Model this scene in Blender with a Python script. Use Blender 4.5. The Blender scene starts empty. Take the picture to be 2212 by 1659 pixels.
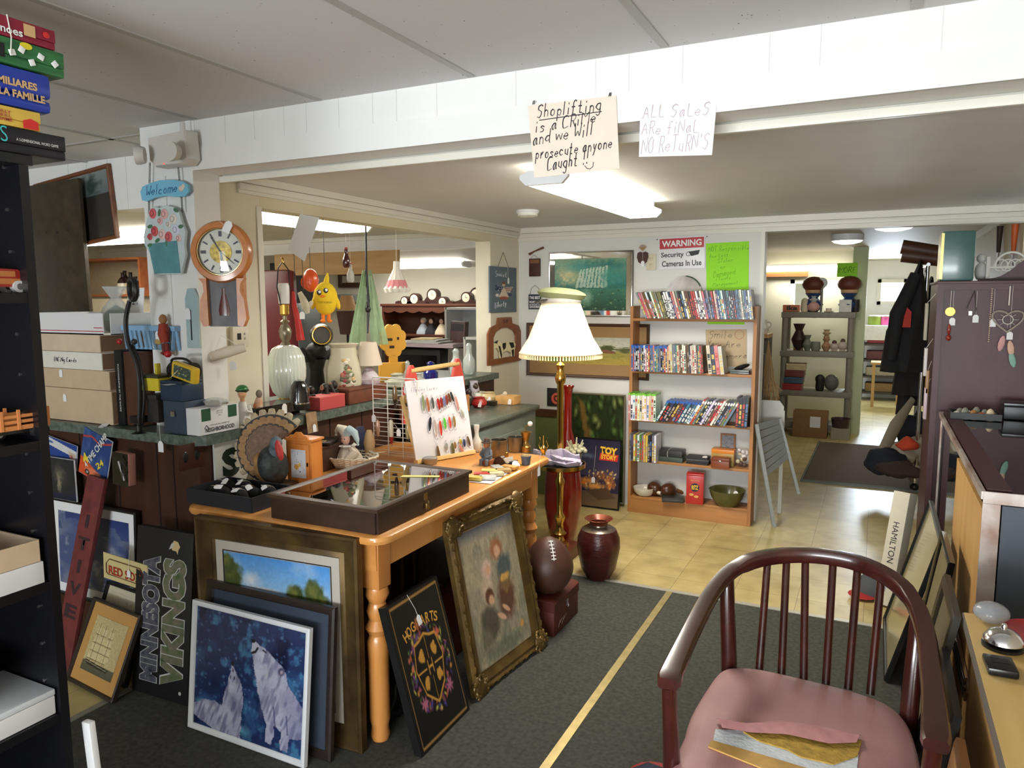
import bpy,bmesh,math,random
import numpy as np
from mathutils import Vector,Matrix,noise
random.seed(7)
SC=bpy.context.scene
COL=SC.collection
PI=math.pi

# ------------------------------------------------------------------ camera
CAM_F,CAM_YAW,CAM_PITCH,CAM_ROLL,CAM_H=1597.276,0.457752,-0.1152909,-0.0029636,1.53
_c,_s=math.cos(CAM_YAW),math.sin(CAM_YAW)
FWD=Vector((-_s*math.cos(CAM_PITCH),_c*math.cos(CAM_PITCH),math.sin(CAM_PITCH)))
_r0=Vector((_c,_s,0));_u0=_r0.cross(FWD)
RIGHT=_r0*math.cos(CAM_ROLL)+_u0*math.sin(CAM_ROLL)
UP=_u0*math.cos(CAM_ROLL)-_r0*math.sin(CAM_ROLL)
CAMP=Vector((0,0,CAM_H))
cam=bpy.data.cameras.new('camera');cam_o=bpy.data.objects.new('camera',cam);COL.objects.link(cam_o)
cam_o.matrix_world=Matrix(((RIGHT.x,UP.x,-FWD.x,0),(RIGHT.y,UP.y,-FWD.y,0),(RIGHT.z,UP.z,-FWD.z,CAM_H),(0,0,0,1)))
cam.sensor_width=36;cam.lens=CAM_F/2212*36;cam.clip_start=0.05;cam.clip_end=100
SC.camera=cam_o

# ------------------------------------------------------------------ exposure, world
SC.view_settings.view_transform='Standard';SC.view_settings.look='None'
SC.view_settings.gamma=1;SC.view_settings.use_curve_mapping=False
SC.view_settings.exposure=0.25
W=bpy.data.worlds.new('sky');SC.world=W;W.use_nodes=True
_bg=W.node_tree.nodes['Background'];_bg.inputs[0].default_value=(0.85,0.93,1,1);_bg.inputs[1].default_value=3.2

def area(name,loc,target,sx,sy,power,col):
    l=bpy.data.lights.new(name,'AREA');l.shape='RECTANGLE';l.size=sx;l.size_y=sy;l.energy=power;l.color=col
    o=bpy.data.objects.new(name,l);COL.objects.link(o);o.location=loc
    o.rotation_euler=(Vector(target)-Vector(loc)).to_track_quat('-Z','Y').to_euler()
    return o
DAY=(0.88,0.94,1.0);TUBE=(1.0,0.955,0.86)
area('shop_window_daylight',(-0.6,-2.72,1.35),(-0.6,3,1.5),3.2,1.5,40,DAY) # daylight through the shop window behind the camera
area('ceiling_fill_up_light',(-0.6,-2.72,0.9),(-0.6,-1.2,2.2),3.2,0.7,205,(0.97,0.98,1.0)) # added fill aimed up to brighten the front ceiling, standing in for ground bounce
area('back_window_daylight',(0.15,12.2,1.5),(-0.3,6,0.0),0.5,0.5,42,(0.75,0.87,1.0))
area('tube_light_middle',(-1.2,3.42,1.93),(-1.2,3.42,0),0.22,1.2,26,TUBE)
area('tube_light_side_room',(-3.15,3.5,1.9),(-3.15,3.5,0),0.25,1.2,17,TUBE)
area('tube_light_clock_corner',(-4.15,6.0,1.76),(-4.15,6.0,0),1.2,0.2,7,TUBE)
area('tube_light_far_side_room',(-5.4,3.9,1.9),(-5.4,3.9,0),1.2,0.25,12,TUBE)
area('dome_light_far_room',(-0.29,7.78,1.95),(-0.29,7.78,0),0.3,0.3,6,TUBE)
area('tube_light_far_room',(-0.75,9.6,1.78),(-0.75,9.2,0),0.9,0.1,6,TUBE)

# ------------------------------------------------------------------ pixel helper: the point where a photo pixel meets a known plane
def at(px,py,X=None,Y=None,Z=None,D=None):
    d=FWD+RIGHT*((px-1106)/CAM_F)-UP*((py-829.5)/CAM_F)
    if X is not None:t=(X-CAMP.x)/d.x
    elif Y is not None:t=(Y-CAMP.y)/d.y
    elif Z is not None:t=(Z-CAMP.z)/d.z
    else:t=D
    return CAMP+d*t
def mpp(p):return(Vector(p)-CAMP).dot(FWD)/CAM_F # metres per photo pixel at p

# ------------------------------------------------------------------ materials
def lin(c):
    c=[x/255 for x in c]if max(c)>1 else list(c)
    return[x/12.92 if x<=0.04045 else((x+0.055)/1.055)**2.4 for x in c]
_MATS={}
def mat(name,col,rough=0.5,metal=0.0,var=0.0,sc=20,bump=0.0,bsc=None,spec=None,trans=0.0,alpha=1.0,emit=0.0,stretch=(1,1,1),col2=None,coat=0.0):
    if name in _MATS:return _MATS[name]
    m=bpy.data.materials.new(name);m.use_nodes=True
    nt=m.node_tree;b=nt.nodes['Principled BSDF']
    c=lin(col);b.inputs['Base Color'].default_value=(*c,1)
    b.inputs['Roughness'].default_value=rough;b.inputs['Metallic'].default_value=metal
    if spec is not None:b.inputs['Specular IOR Level'].default_value=spec
    if trans:b.inputs['Transmission Weight'].default_value=trans
    if coat:b.inputs['Coat Weight'].default_value=coat;b.inputs['Coat Roughness'].default_value=0.12
    if alpha<1:b.inputs['Alpha'].default_value=alpha
    if emit:b.inputs['Emission Color'].default_value=(*c,1);b.inputs['Emission Strength'].default_value=emit
    if var or bump or col2:
        tc=nt.nodes.new('ShaderNodeTexCoord');mp=nt.nodes.new('ShaderNodeMapping');mp.inputs['Scale'].default_value=stretch
        nz=nt.nodes.new('ShaderNodeTexNoise');nz.inputs['Scale'].default_value=sc;nz.inputs['Detail'].default_value=5
        nt.links.new(tc.outputs['Object'],mp.inputs[0]);nt.links.new(mp.outputs[0],nz.inputs['Vector'])
        if var or col2:
            cr=nt.nodes.new('ShaderNodeValToRGB');cr.color_ramp.elements[0].position=0.3;cr.color_ramp.elements[1].position=0.7
            c1=lin(col2)if col2 else[min(1,x*(1+var))for x in c];c0=c if col2 else[x*(1-var)for x in c]
            cr.color_ramp.elements[0].color=(*c0,1);cr.color_ramp.elements[1].color=(*c1,1)
            nt.links.new(nz.outputs['Fac'],cr.inputs[0]);nt.links.new(cr.outputs[0],b.inputs['Base Color'])
        if bump:
            n2=nz
            if bsc:
                n2=nt.nodes.new('ShaderNodeTexNoise');n2.inputs['Scale'].default_value=bsc;n2.inputs['Detail'].default_value=4
                nt.links.new(mp.outputs[0],n2.inputs['Vector'])
            bp=nt.nodes.new('ShaderNodeBump');bp.inputs['Strength'].default_value=bump;bp.inputs['Distance'].default_value=0.004
            nt.links.new(n2.outputs['Fac'],bp.inputs['Height']);nt.links.new(bp.outputs[0],b.inputs['Normal'])
    _MATS[name]=m
    return m
def wood(name,col,col2,rough=0.4,axis='x',sc=6,coat=0.0):
    st={'x':(0.12,1,1),'y':(1,0.12,1),'z':(1,1,0.12)}[axis]
    return mat(name,col,rough,sc=sc*3,stretch=st,col2=col2,bump=0.08,coat=coat)
def flat(col,rough=0.55,metal=0.0):# a plain coloured surface with slight mottling
    return mat('paint_%d_%d_%d_%d_%d'%(*[int(x)for x in col],int(rough*100),int(metal*100)),col,rough,metal,var=0.06,sc=25)
def glass(name='clear_glass',col=(235,240,238),rough=0.03,mix=0.88):
    if name in _MATS:return _MATS[name]
    m=bpy.data.materials.new(name);m.use_nodes=True;nt=m.node_tree
    for n in list(nt.nodes):nt.nodes.remove(n)
    o=nt.nodes.new('ShaderNodeOutputMaterial');mx=nt.nodes.new('ShaderNodeMixShader');t=nt.nodes.new('ShaderNodeBsdfTransparent')
    t.inputs[0].default_value=(*lin(col),1);g=nt.nodes.new('ShaderNodeBsdfGlossy');g.inputs['Roughness'].default_value=rough
    fr=nt.nodes.new('ShaderNodeFresnel');fr.inputs[0].default_value=1.5
    mr=nt.nodes.new('ShaderNodeMath');mr.operation='MULTIPLY_ADD';mr.inputs[1].default_value=mix;mr.inputs[2].default_value=0.03
    nt.links.new(fr.outputs[0],mr.inputs[0]);nt.links.new(mr.outputs[0],mx.inputs[0]);nt.links.new(t.outputs[0],mx.inputs[1]);nt.links.new(g.outputs[0],mx.inputs[2]);nt.links.new(mx.outputs[0],o.inputs[0])
    _MATS[name]=m;return m
def art_mat(rough=0.45,coat=0.0):
    n='printed_picture_%d_%d'%(rough*100,coat*100)
    if n in _MATS:return _MATS[n]
    m=bpy.data.materials.new(n);m.use_nodes=True;nt=m.node_tree;b=nt.nodes['Principled BSDF']
    a=nt.nodes.new('ShaderNodeVertexColor');a.layer_name='Col'
    nt.links.new(a.outputs[0],b.inputs['Base Color']);b.inputs['Roughness'].default_value=rough;b.inputs['Coat Weight'].default_value=coat
    b.inputs['Coat Roughness'].default_value=0.08
    _MATS[n]=m;return m

# ------------------------------------------------------------------ mesh builder
class G:
    def __init__(s):s.bm=bmesh.new();s.mats=[];s.i=0;s.M=Matrix()
    def use(s,m):
        if m not in s.mats:s.mats.append(m)
        s.i=s.mats.index(m);return s
    def at(s,M):s.M=M if isinstance(M,Matrix)else Matrix.Translation(Vector(M));return s
    def V(s,p):return s.bm.verts.new(s.M@Vector(p))
    def F(s,vs,smooth=True):
        try:f=s.bm.faces.new(vs)
        except ValueError:return None
        f.material_index=s.i;f.smooth=smooth;return f
    def box(s,c,d,rot=None,bev=0.0,taper=1.0):
        x,y,z=d[0]/2,d[1]/2,d[2]/2;R=rot or Matrix()
        co=[(-x,-y,-z),(x,-y,-z),(x,y,-z),(-x,y,-z),(-x*taper,-y*taper,z),(x*taper,-y*taper,z),(x*taper,y*taper,z),(-x*taper,y*taper,z)]
        vs=[s.V(Vector(c)+(R@Vector(p)))for p in co]
        fs=[s.F([vs[i]for i in q],True)for q in((3,2,1,0),(4,5,6,7),(0,1,5,4),(1,2,6,5),(2,3,7,6),(3,0,4,7))]
        if bev:
            es=list({e for f in fs for e in f.edges})
            r=bmesh.ops.bevel(s.bm,geom=es,offset=bev,segments=2,profile=0.6,affect='EDGES')
            for f in r['faces']:f.material_index=s.i;f.smooth=True
        return s
    def bx(s,x0,x1,y0,y1,z0,z1,bev=0.0):return s.box(((x0+x1)/2,(y0+y1)/2,(z0+z1)/2),(abs(x1-x0),abs(y1-y0),abs(z1-z0)),bev=bev)
    def ring(s,pts):return[s.V(p)for p in pts]
    def skin(s,rings,closed=True,cap0=True,cap1=True):
        for a,b in zip(rings,rings[1:]):
            n=len(a)
            for k in range(n if closed else n-1):
                s.F([a[k],a[(k+1)%n],b[(k+1)%n],b[k]])
        if cap0 and len(rings[0])>2:s.F(rings[0][::-1])
        if cap1 and len(rings[-1])>2:s.F(rings[-1])
        return s
    def lathe(s,prof,c=(0,0,0),n=24,sx=1.0,sy=1.0,rot=None,rib=0.0,nr=0,cap0=True,cap1=True):
        c=Vector(c);R=rot or Matrix();rings=[]
        for r,z in prof:
            r=max(r,1e-4);ring=[]
            for k in range(n):
                a=2*PI*k/n;q=r*(1+rib*math.cos(a*nr))if rib else r
                ring.append(c+R@Vector((q*math.cos(a)*sx,q*math.sin(a)*sy,z)))
            rings.append(s.ring(ring))
        return s.skin(rings,True,cap0,cap1)
    def cyl(s,p0,p1,r0,r1=None,n=12,caps=True):
        p0,p1=Vector(p0),Vector(p1);r1=r0 if r1 is None else r1
        q=(p1-p0).to_track_quat('Z','Y').to_matrix()
        rs=[s.ring([p+q@Vector((r*math.cos(2*PI*k/n),r*math.sin(2*PI*k/n),0))for k in range(n)])for p,r in((p0,r0),(p1,r1))]
        return s.skin(rs,True,caps,caps)
    def tube(s,pts,r,n=6,closed=False,flat=1.0):
        pts=[Vector(p)for p in pts];N=len(pts);rings=[];up=None
        for i,p in enumerate(pts):
            if closed:t=pts[(i+1)%N]-pts[i-1]
            else:t=pts[min(i+1,N-1)]-pts[max(i-1,0)]
            if t.length<1e-9:t=Vector((0,0,1))
            t.normalize()
            if up is None:up=t.orthogonal().normalized()
            up=(up-t*up.dot(t));up=up.normalized()if up.length>1e-6 else t.orthogonal().normalized()
            b=t.cross(up);rr=r[i]if isinstance(r,(list,tuple))else r
            rings.append(s.ring([p+(up*math.cos(2*PI*k/n)+b*math.sin(2*PI*k/n)*flat)*rr for k in range(n)]))
        if closed:rings.append(rings[0]);return s.skin(rings,True,False,False)
        return s.skin(rings)
    def sph(s,c,r,n=12,m=8,rot=None):
        r=(r,r,r)if isinstance(r,(int,float))else r;R=rot or Matrix();c=Vector(c)
        rings=[]
        for j in range(1,m):
            t=PI*j/m
            rings.append(s.ring([c+R@Vector((r[0]*math.sin(t)*math.cos(2*PI*k/n),r[1]*math.sin(t)*math.sin(2*PI*k/n),-r[2]*math.cos(t)))for k in range(n)]))
        s.skin(rings,True,False,False)
        b=s.V(c+R@Vector((0,0,-r[2])));t=s.V(c+R@Vector((0,0,r[2])))
        for k in range(n):
            s.F([b,rings[0][(k+1)%n],rings[0][k]]);s.F([t,rings[-1][k],rings[-1][(k+1)%n]])
        return s
    def prism(s,poly,d,off=0.0):# polygon in local XY, extruded along +Z by d
        a=s.ring([(x,y,off)for x,y in poly]);b=s.ring([(x,y,off+d)for x,y in poly])
        return s.skin([a,b])
    def plate(s,poly,z=0.0):s.F(s.ring([(x,y,z)for x,y in poly]));return s
    def quad(s,a,b,c,d):s.F(s.ring([a,b,c,d]));return s
    def torus(s,c,R,r,n=24,m=8,rot=None,a0=0,a1=2*PI):
        Q=rot or Matrix();full=abs(a1-a0-2*PI)<1e-6;k=n if full else n+1
        pts=[Vector(c)+Q@Vector((R*math.cos(a0+(a1-a0)*i/n),R*math.sin(a0+(a1-a0)*i/n),0))for i in range(k)]
        return s.tube(pts,r,m,closed=full)
    def build(s,name,m=None,parent=None,ang=38,loc=None,rot=None,weld=False):
        bm=s.bm
        if weld:bmesh.ops.remove_doubles(bm,verts=bm.verts,dist=1e-5)
        bmesh.ops.recalc_face_normals(bm,faces=bm.faces)
        bm.normal_update();th=math.radians(ang)
        for e in bm.edges:
            if len(e.link_faces)==2 and e.calc_face_angle(0)>th:e.smooth=False
        me=bpy.data.meshes.new(name);bm.to_mesh(me);bm.free()
        for q in(s.mats or[m]):me.materials.append(q)
        o=bpy.data.objects.new(name,me);COL.objects.link(o)
        if parent is not None:o.parent=parent
        if loc is not None:o.location=loc
        if rot is not None:o.rotation_euler=rot
        return o
def RX(a):return Matrix.Rotation(a,4,'X')
def RY(a):return Matrix.Rotation(a,4,'Y')
def RZ(a):return Matrix.Rotation(a,4,'Z')
def T(*p):return Matrix.Translation(Vector(p if len(p)>1 else p[0]))
def FR(x=0,y=0,z=0,rz=0.0):return T(x,y,z)@RZ(rz)@RX(PI/2) # local XY upright, facing -Y (turned by rz about Z)

# ------------------------------------------------------------------ tagging
def tag(o,label=None,cat=None,group=None,kind=None):
    if label:o['label']=label
    if cat:o['category']=cat
    if group:o['group']=group
    if kind:o['kind']=kind
    return o
def thing(name,label,cat,loc=(0,0,0),rz=0.0,group=None,rot=None):
    o=bpy.data.objects.new(name,None);COL.objects.link(o);o.empty_display_size=0.05
    o.location=loc;o.rotation_euler=rot if rot else(0,0,rz)
    return tag(o,label,cat,group)
def solo(g,name,label,cat,m=None,loc=None,rz=0.0,group=None,rot=None,**k):
    o=g.build(name,m,None,loc=loc if loc is not None else(0,0,0),rot=rot if rot else(0,0,rz),**k)
    return tag(o,label,cat,group)
def struct(name,g,m=None):return tag(g.build(name,m),kind='structure')
def S1(fn,m=None):
    g=G()
    if m:g.use(m)
    fn(g);return g
def copy_tree(o,parent=None):
    c=o.copy();COL.objects.link(c)
    if parent is not None:c.parent=parent
    for ch in list(o.children):copy_tree(ch,c)
    return c

# ------------------------------------------------------------------ lettering
def text(s,w,h,m,parent,M,bold=0.0,shear=0.0,name='lettering',depth=0.0004,align='C',squash=True):
    cu=bpy.data.curves.new('t','FONT');cu.body=s;cu.size=1;cu.offset=bold;cu.shear=shear;cu.align_x='CENTER';cu.resolution_u=3;cu.space_line=0.9
    to=bpy.data.objects.new('t',cu);COL.objects.link(to);bpy.context.view_layer.update()
    me=bpy.data.meshes.new_from_object(to.evaluated_get(bpy.context.evaluated_depsgraph_get()))
    bpy.data.objects.remove(to)
    co=np.zeros(len(me.vertices)*3);me.vertices.foreach_get('co',co);co=co.reshape(-1,3)
    lo,hi=co.min(0),co.max(0);k=h/max(1e-6,hi[1]-lo[1]);kx=w/max(1e-6,hi[0]-lo[0])if squash else min(k,w/max(1e-6,hi[0]-lo[0]))
    co[:,0]=(co[:,0]-(lo[0]+hi[0])/2)*kx;co[:,1]=(co[:,1]-(lo[1]+hi[1])/2)*k;co[:,2]=depth
    me.vertices.foreach_set('co',co.ravel());me.materials.clear();me.materials.append(m);me.name=name;me.update()
    o=bpy.data.objects.new(name,me);COL.objects.link(o)
    if parent is not None:o.parent=parent
    o.matrix_local=M;return o
_ST=dict(a="6747253343566764 676374",b="2b23 25375666653423",c="663715244364",d="6737153465 6b6473",e="156566472614244364",f="6a5b3a33 1757",g="67371534536567 67614021",h="2b23 26476663",
 i="3733 393a",j="474130",k="2b23 6735 3663",l="2b23",m="1713 16274743 46577773",n="2723 26476663",o="47262443646647",p="2720 26476665533424",q="6737153465 6760",r="2723 25465767",s="66472655644323",t="3a343363 1757",
 u="27243463 6763",v="274367",w="1723476377",x="2763 6723",y="273454 673020",z="27672363",
 A="134b73 2666",B="2b23 2b5b697747 27476674532",C="7a4b1916234374",D="2b23 2b5b797543 2343",E="6b2b2363 2757",F="6b2b23 2757",G="7a4b191633637657",H="1b13 7b73 1777",I="4b43",
 J="6b644324",K="2b23 7b27 2773",L="2b2373",M="131b477b73",N="131b737b",O="4b191633537569794b",P="2b23 2b6b795727",R="2b23 2b6b795727 4773",S="7a5b2a2867654314",T="1b7b 4b43",U="1b15336475"[:0]or "1b153353757b",V="1b437b",W="1b2347637b",Y="1b47 7b4743")
_ST.update({'"':"3b29 5b59","'":"4b49",'!':"4b46 4443",'.':"4344",'-':"2666"})
def hand(s,x,y,h,m,parent,M,r=0.0012,lean=0.12,wide=0.62,name='handwriting',sl=0.0,jit=0.05,seed=1):
    """single-stroke marker lettering: baseline starts at (x, y), capital height h, in the local XY of M"""
    rnd=random.Random(seed);g=G();cx=x
    for ch in s:
        if ch==' ':cx+=h*wide*0.75;continue
        st=_ST.get(ch)or _ST.get(ch.lower())or ''
        wd=0.45 if ch in "il!.'I" else(1.15 if ch in 'mwMW' else 0.9)
        dy=rnd.uniform(-jit,jit)*h
        for pl in st.split():
            pts=[]
            for k in range(0,len(pl)-1,2):
                ux=(int(pl[k])-1)/6;uy=(int(pl[k+1],16)-3)/8
                pts.append(Vector((cx+(ux*wd*wide+uy*lean)*h,y+uy*h+dy+sl*(cx-x),0.0005)))
            if len(pts)>2:# round the corners a little
                q=[pts[0]]
                for a,b,c in zip(pts,pts[1:],pts[2:]):q+=[a.lerp(b,0.72),b.lerp(a.lerp(c,0.5),0.12),b.lerp(c,0.28)]
                pts=q+[pts[-1]]
            g.tube(pts,r,5,flat=0.4)
        cx+=h*wide*(wd+0.28)
    o=g.build(name,m,parent);o.matrix_local=M;return o

# ------------------------------------------------------------------ painted pictures: colours computed on a fine grid
def vnoise(U,V,sc,seed):
    rs=np.random.RandomState(seed);n=64;L=rs.rand(n,n)
    x,y=U*sc,V*sc;xi,yi=np.floor(x).astype(int),np.floor(y).astype(int);fx,fy=x-xi,y-yi
    fx=fx*fx*(3-2*fx);fy=fy*fy*(3-2*fy)
    g=lambda a,b:L[a%n,b%n]
    return(g(xi,yi)*(1-fx)+g(xi+1,yi)*fx)*(1-fy)+(g(xi,yi+1)*(1-fx)+g(xi+1,yi+1)*fx)*fy
class Art:
    def __init__(s,nx,ny,col,asp=1.0):
        s.nx,s.ny,s.asp=nx,ny,asp
        u=np.linspace(0,1,nx);v=np.linspace(0,1,ny);s.U,s.V=np.meshgrid(u,v);s.C=np.zeros((ny,nx,3));s.C[:]=np.array(col)/255.0
    def fbm(s,sc,seed=0,o=4):return sum(vnoise(s.U,s.V/s.asp,sc*2**k,seed+k)*0.5**k for k in range(o))/sum(0.5**k for k in range(o))
    def mix(s,a,col):a=np.clip(a,0,1)[...,None];s.C=s.C*(1-a)+np.array(col)/255.0*a;return s
    def grad(s,c0,c1,v0=0,v1=1,mask=None):
        t=np.clip((s.V-v0)/(v1-v0),0,1)[...,None];g=np.array(c0)/255.0*(1-t)+np.array(c1)/255.0*t
        if mask is None:mask=(s.V>=v0)&(s.V<=v1)
        s.C=np.where(mask[...,None],g,s.C);return s
    def ell(s,cx,cy,rx,ry,col,soft=0.25,rot=0.0,rag=0.0,seed=3,a=1.0):
        x,y=s.U-cx,s.V-cy;c,q=math.cos(rot),math.sin(rot);x,y=x*c+y*q,-x*q+y*c
        d=np.sqrt((x/rx)**2+(y/ry)**2)
        if rag:d=d+(s.fbm(22,seed)-0.5)*rag
        return s.mix(a*np.clip((1-d)/max(soft,1e-3),0,1),col)
    def poly(s,pts,col,rag=0.0,seed=5,a=1.0):
        U,V=s.U,s.V
        if rag:U=U+(s.fbm(25,seed)-0.5)*rag;V=V+(s.fbm(25,seed+9)-0.5)*rag
        ins=np.zeros(U.shape,bool);n=len(pts)
        for i in range(n):
            x0,y0=pts[i];x1,y1=pts[(i+1)%n]
            if y0==y1:continue
            ins^=((y0>V)!=(y1>V))&(U<(x1-x0)*(V-y0)/(y1-y0)+x0)
        return s.mix(ins*a,col)
    def line(s,pts,w,col,a=1.0):
        d=np.full(s.U.shape,9.0)
        for(x0,y0),(x1,y1)in zip(pts,pts[1:]):
            dx,dy=x1-x0,(y1-y0)/s.asp;L=dx*dx+dy*dy+1e-12
            t=np.clip(((s.U-x0)*dx+(s.V-y0)/s.asp*dy)/L,0,1)
            d=np.minimum(d,np.hypot(s.U-x0-t*dx,(s.V-y0)/s.asp-t*dy))
        return s.mix(a*np.clip(1.5-d/w,0,1),col)
    def speck(s,n,cols,r0,r1,box=(0,1,0,1),seed=1,soft=0.5,a=0.9,ry=1.0):
        rs=random.Random(seed)
        for k in range(n):
            r=rs.uniform(r0,r1)
            s.ell(rs.uniform(box[0],box[1]),rs.uniform(box[2],box[3]),r,r*s.asp*ry,rs.choice(cols),soft,rs.uniform(0,3),a=a)
        return s
    def grain(s,amt,sc=60,seed=4):s.C=np.clip(s.C*(1+(s.fbm(sc,seed,3)-0.5)[...,None]*2*amt),0,1);return s
    def mesh(s,name,w,h,parent,M,rough=0.45,coat=0.0):
        nx,ny=s.nx,s.ny;co=np.stack([(s.U-0.5)*w,(0.5-s.V)*h,np.zeros_like(s.U)],-1).reshape(-1,3)
        i=np.arange(nx*ny).reshape(ny,nx);f=np.stack([i[1:,:-1],i[1:,1:],i[:-1,1:],i[:-1,:-1]],-1).reshape(-1,4)
        me=bpy.data.meshes.new(name);me.from_pydata(co.tolist(),[],f.tolist())
        at_=me.color_attributes.new('Col','FLOAT_COLOR','POINT');C=np.clip(s.C,0,1);C=np.where(C<=0.04045,C/12.92,((C+0.055)/1.055)**2.4)
        at_.data.foreach_set('color',np.concatenate([C,np.ones((ny,nx,1))],-1).astype(np.float32).ravel())
        me.materials.append(art_mat(rough,coat));o=bpy.data.objects.new(name,me);COL.objects.link(o)
        if parent is not None:o.parent=parent
        o.matrix_local=M;return o
# ================================================================== ROOM
YB,YM,XW=2.11,5.2,-2.5 # beam plane, back wall plane, side wall plane
CF,CM=2.22,2.06 # ceilings: front shop, middle room
white_paint=mat('white_paint',(226,226,224),0.5,var=0.02,sc=6,bump=0.05,bsc=60)
cream_paint=mat('cream_paint',(216,209,190),0.5,var=0.02,sc=5)
back_paint=mat('back_wall_paint',(214,213,209),0.55,var=0.02,sc=5)
trim_paint=mat('trim_paint',(219,216,205),0.4,var=0.02,sc=6)
beige_ceiling=mat('plain_ceiling',(208,208,206),0.6,var=0.04,sc=3)

def tile_floor():
    m=mat('vinyl_floor_tiles',(196,178,122),0.33);nt=m.node_tree;b=nt.nodes['Principled BSDF']
    tc=nt.nodes.new('ShaderNodeTexCoord');mp=nt.nodes.new('ShaderNodeMapping');mp.inputs['Location'].default_value=(0.299,0.1,0)
    br=nt.nodes.new('ShaderNodeTexBrick');br.offset=0;br.inputs['Scale'].default_value=1;br.inputs['Mortar Size'].default_value=0.0012
    br.inputs['Brick Width'].default_value=0.308;br.inputs['Row Height'].default_value=0.308;br.inputs['Mortar'].default_value=(*lin((120,106,74)),1)
    br.inputs['Color1'].default_value=(*lin((190,172,116)),1);br.inputs['Color2'].default_value=(*lin((205,189,134)),1)
    nz=nt.nodes.new('ShaderNodeTexNoise');nz.inputs['Scale'].default_value=7;nz.inputs['Detail'].default_value=8
    mx=nt.nodes.new('ShaderNodeMixRGB');mx.blend_type='MULTIPLY';mx.inputs[0].default_value=0.55
    cr=nt.nodes.new('ShaderNodeValToRGB');cr.color_ramp.elements[0].position=0.32;cr.color_ramp.elements[0].color=(*lin((190,180,160)),1);cr.color_ramp.elements[1].position=0.62
    nt.links.new(tc.outputs['Object'],mp.inputs[0]);nt.links.new(mp.outputs[0],br.inputs['Vector']);nt.links.new(tc.outputs['Object'],nz.inputs['Vector'])
    nt.links.new(nz.outputs['Fac'],cr.inputs[0]);nt.links.new(br.outputs['Color'],mx.inputs[1]);nt.links.new(cr.outputs[0],mx.inputs[2]);nt.links.new(mx.outputs[0],b.inputs['Base Color'])
    return m
def acoustic():
    m=mat('acoustic_ceiling_tile',(196,193,190),0.85);nt=m.node_tree;b=nt.nodes['Principled BSDF']
    tc=nt.nodes.new('ShaderNodeTexCoord');mp=nt.nodes.new('ShaderNodeMapping');mp.inputs['Scale'].default_value=(1,0.5,1)
    vo=nt.nodes.new('ShaderNodeTexVoronoi');vo.inputs['Scale'].default_value=85
    nz=nt.nodes.new('ShaderNodeTexNoise');nz.inputs['Scale'].default_value=40
    ad=nt.nodes.new('ShaderNodeMath');ad.operation='ADD'
    cr=nt.nodes.new('ShaderNodeValToRGB');cr.color_ramp.elements[0].position=0.44;cr.color_ramp.elements[0].color=(*lin((118,112,106)),1)
    cr.color_ramp.elements[1].position=0.52;cr.color_ramp.elements[1].color=(*lin((200,198,197)),1)
    nt.links.new(tc.outputs['Object'],mp.inputs[0]);nt.links.new(mp.outputs[0],vo.inputs['Vector']);nt.links.new(mp.outputs[0],nz.inputs['Vector'])
    nt.links.new(vo.outputs['Distance'],ad.inputs[0]);nt.links.new(nz.outputs['Fac'],ad.inputs[1]);nt.links.new(ad.outputs[0],cr.inputs[0]);nt.links.new(cr.outputs[0],b.inputs['Base Color'])
    bp=nt.nodes.new('ShaderNodeBump');bp.inputs['Strength'].default_value=0.3;bp.inputs['Distance'].default_value=0.002;nt.links.new(cr.outputs[0],bp.inputs['Height']);nt.links.new(bp.outputs[0],b.inputs['Normal'])
    return m
struct('floor',S1(lambda g:g.bx(-7.5,1.6,-2.9,13.2,-0.1,0)),tile_floor())
struct('ceiling',S1(lambda g:g.bx(-7.5,1.6,-2.9,2.62,CF,CF+0.1)),acoustic())
tee=mat('ceiling_tee_grey',(168,166,162),0.5)
g=G()
for k in range(-3,8):
    x=-0.562+0.61*(1-k);
    if-6<x<1:g.bx(x-0.012,x+0.012,-2.9,2.1 if x>-2.66 else 2.49,CF-0.004,CF)
for x0,x1,ys in((-7.5,-2.66,(2.19,0.97,-0.25,-1.47)),(-2.66,1.6,(0.4,-0.82,-2.04))):
    for y in ys:g.bx(x0,x1,y-0.012,y+0.012,CF-0.004,CF)
struct('trim_1',g,tee)
struct('ceiling_1',S1(lambda g:(g.bx(XW-0.05,1.6,YB+0.13,YM,CM,CM+0.1))),beige_ceiling)
struct('ceiling_2',S1(lambda g:(g.bx(-7.5,XW-0.1,2.5,5.2,CM,CM+0.1),g.box((-5.0,5.95,1.93),(5.2,1.5,0.06),rot=RX(-0.075)))),beige_ceiling)
struct('ceiling_3',S1(lambda g:g.bx(-2.6,1.6,YM+0.1,13,CM+0.02,CM+0.1)),mat('panelled_ceiling',(176,168,150),0.6,sc=8,stretch=(0.1,3,1),col2=(190,183,166)))
# header beam between front shop and middle room
g=G().use(white_paint)
g.bx(-2.43,1.6,YB+0.008,YB+0.13,2.03,CF)
g.bx(-2.43,1.6,YB,YB+0.01,2.03,2.116)
g.use(mat('panel_joint',(208,208,206),0.7))
for px in(410,477,541,606,655,726,800,852,940,1112,1285,1357,1473,1660,1770,2031):
    x=at(px,150,Y=YB).x;g.bx(x-0.0008,x+0.0008,YB+0.0065,YB+0.009,2.117,CF)
struct('wall_beam',g)
g=G().use(trim_paint)
g.bx(-2.43,1.6,YB+0.13,YB+0.15,2.0,2.026,bev=0.004);g.bx(-2.43,1.6,YB+0.15,YB+0.17,2.012,2.06)
struct('trim_2',g)
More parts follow.
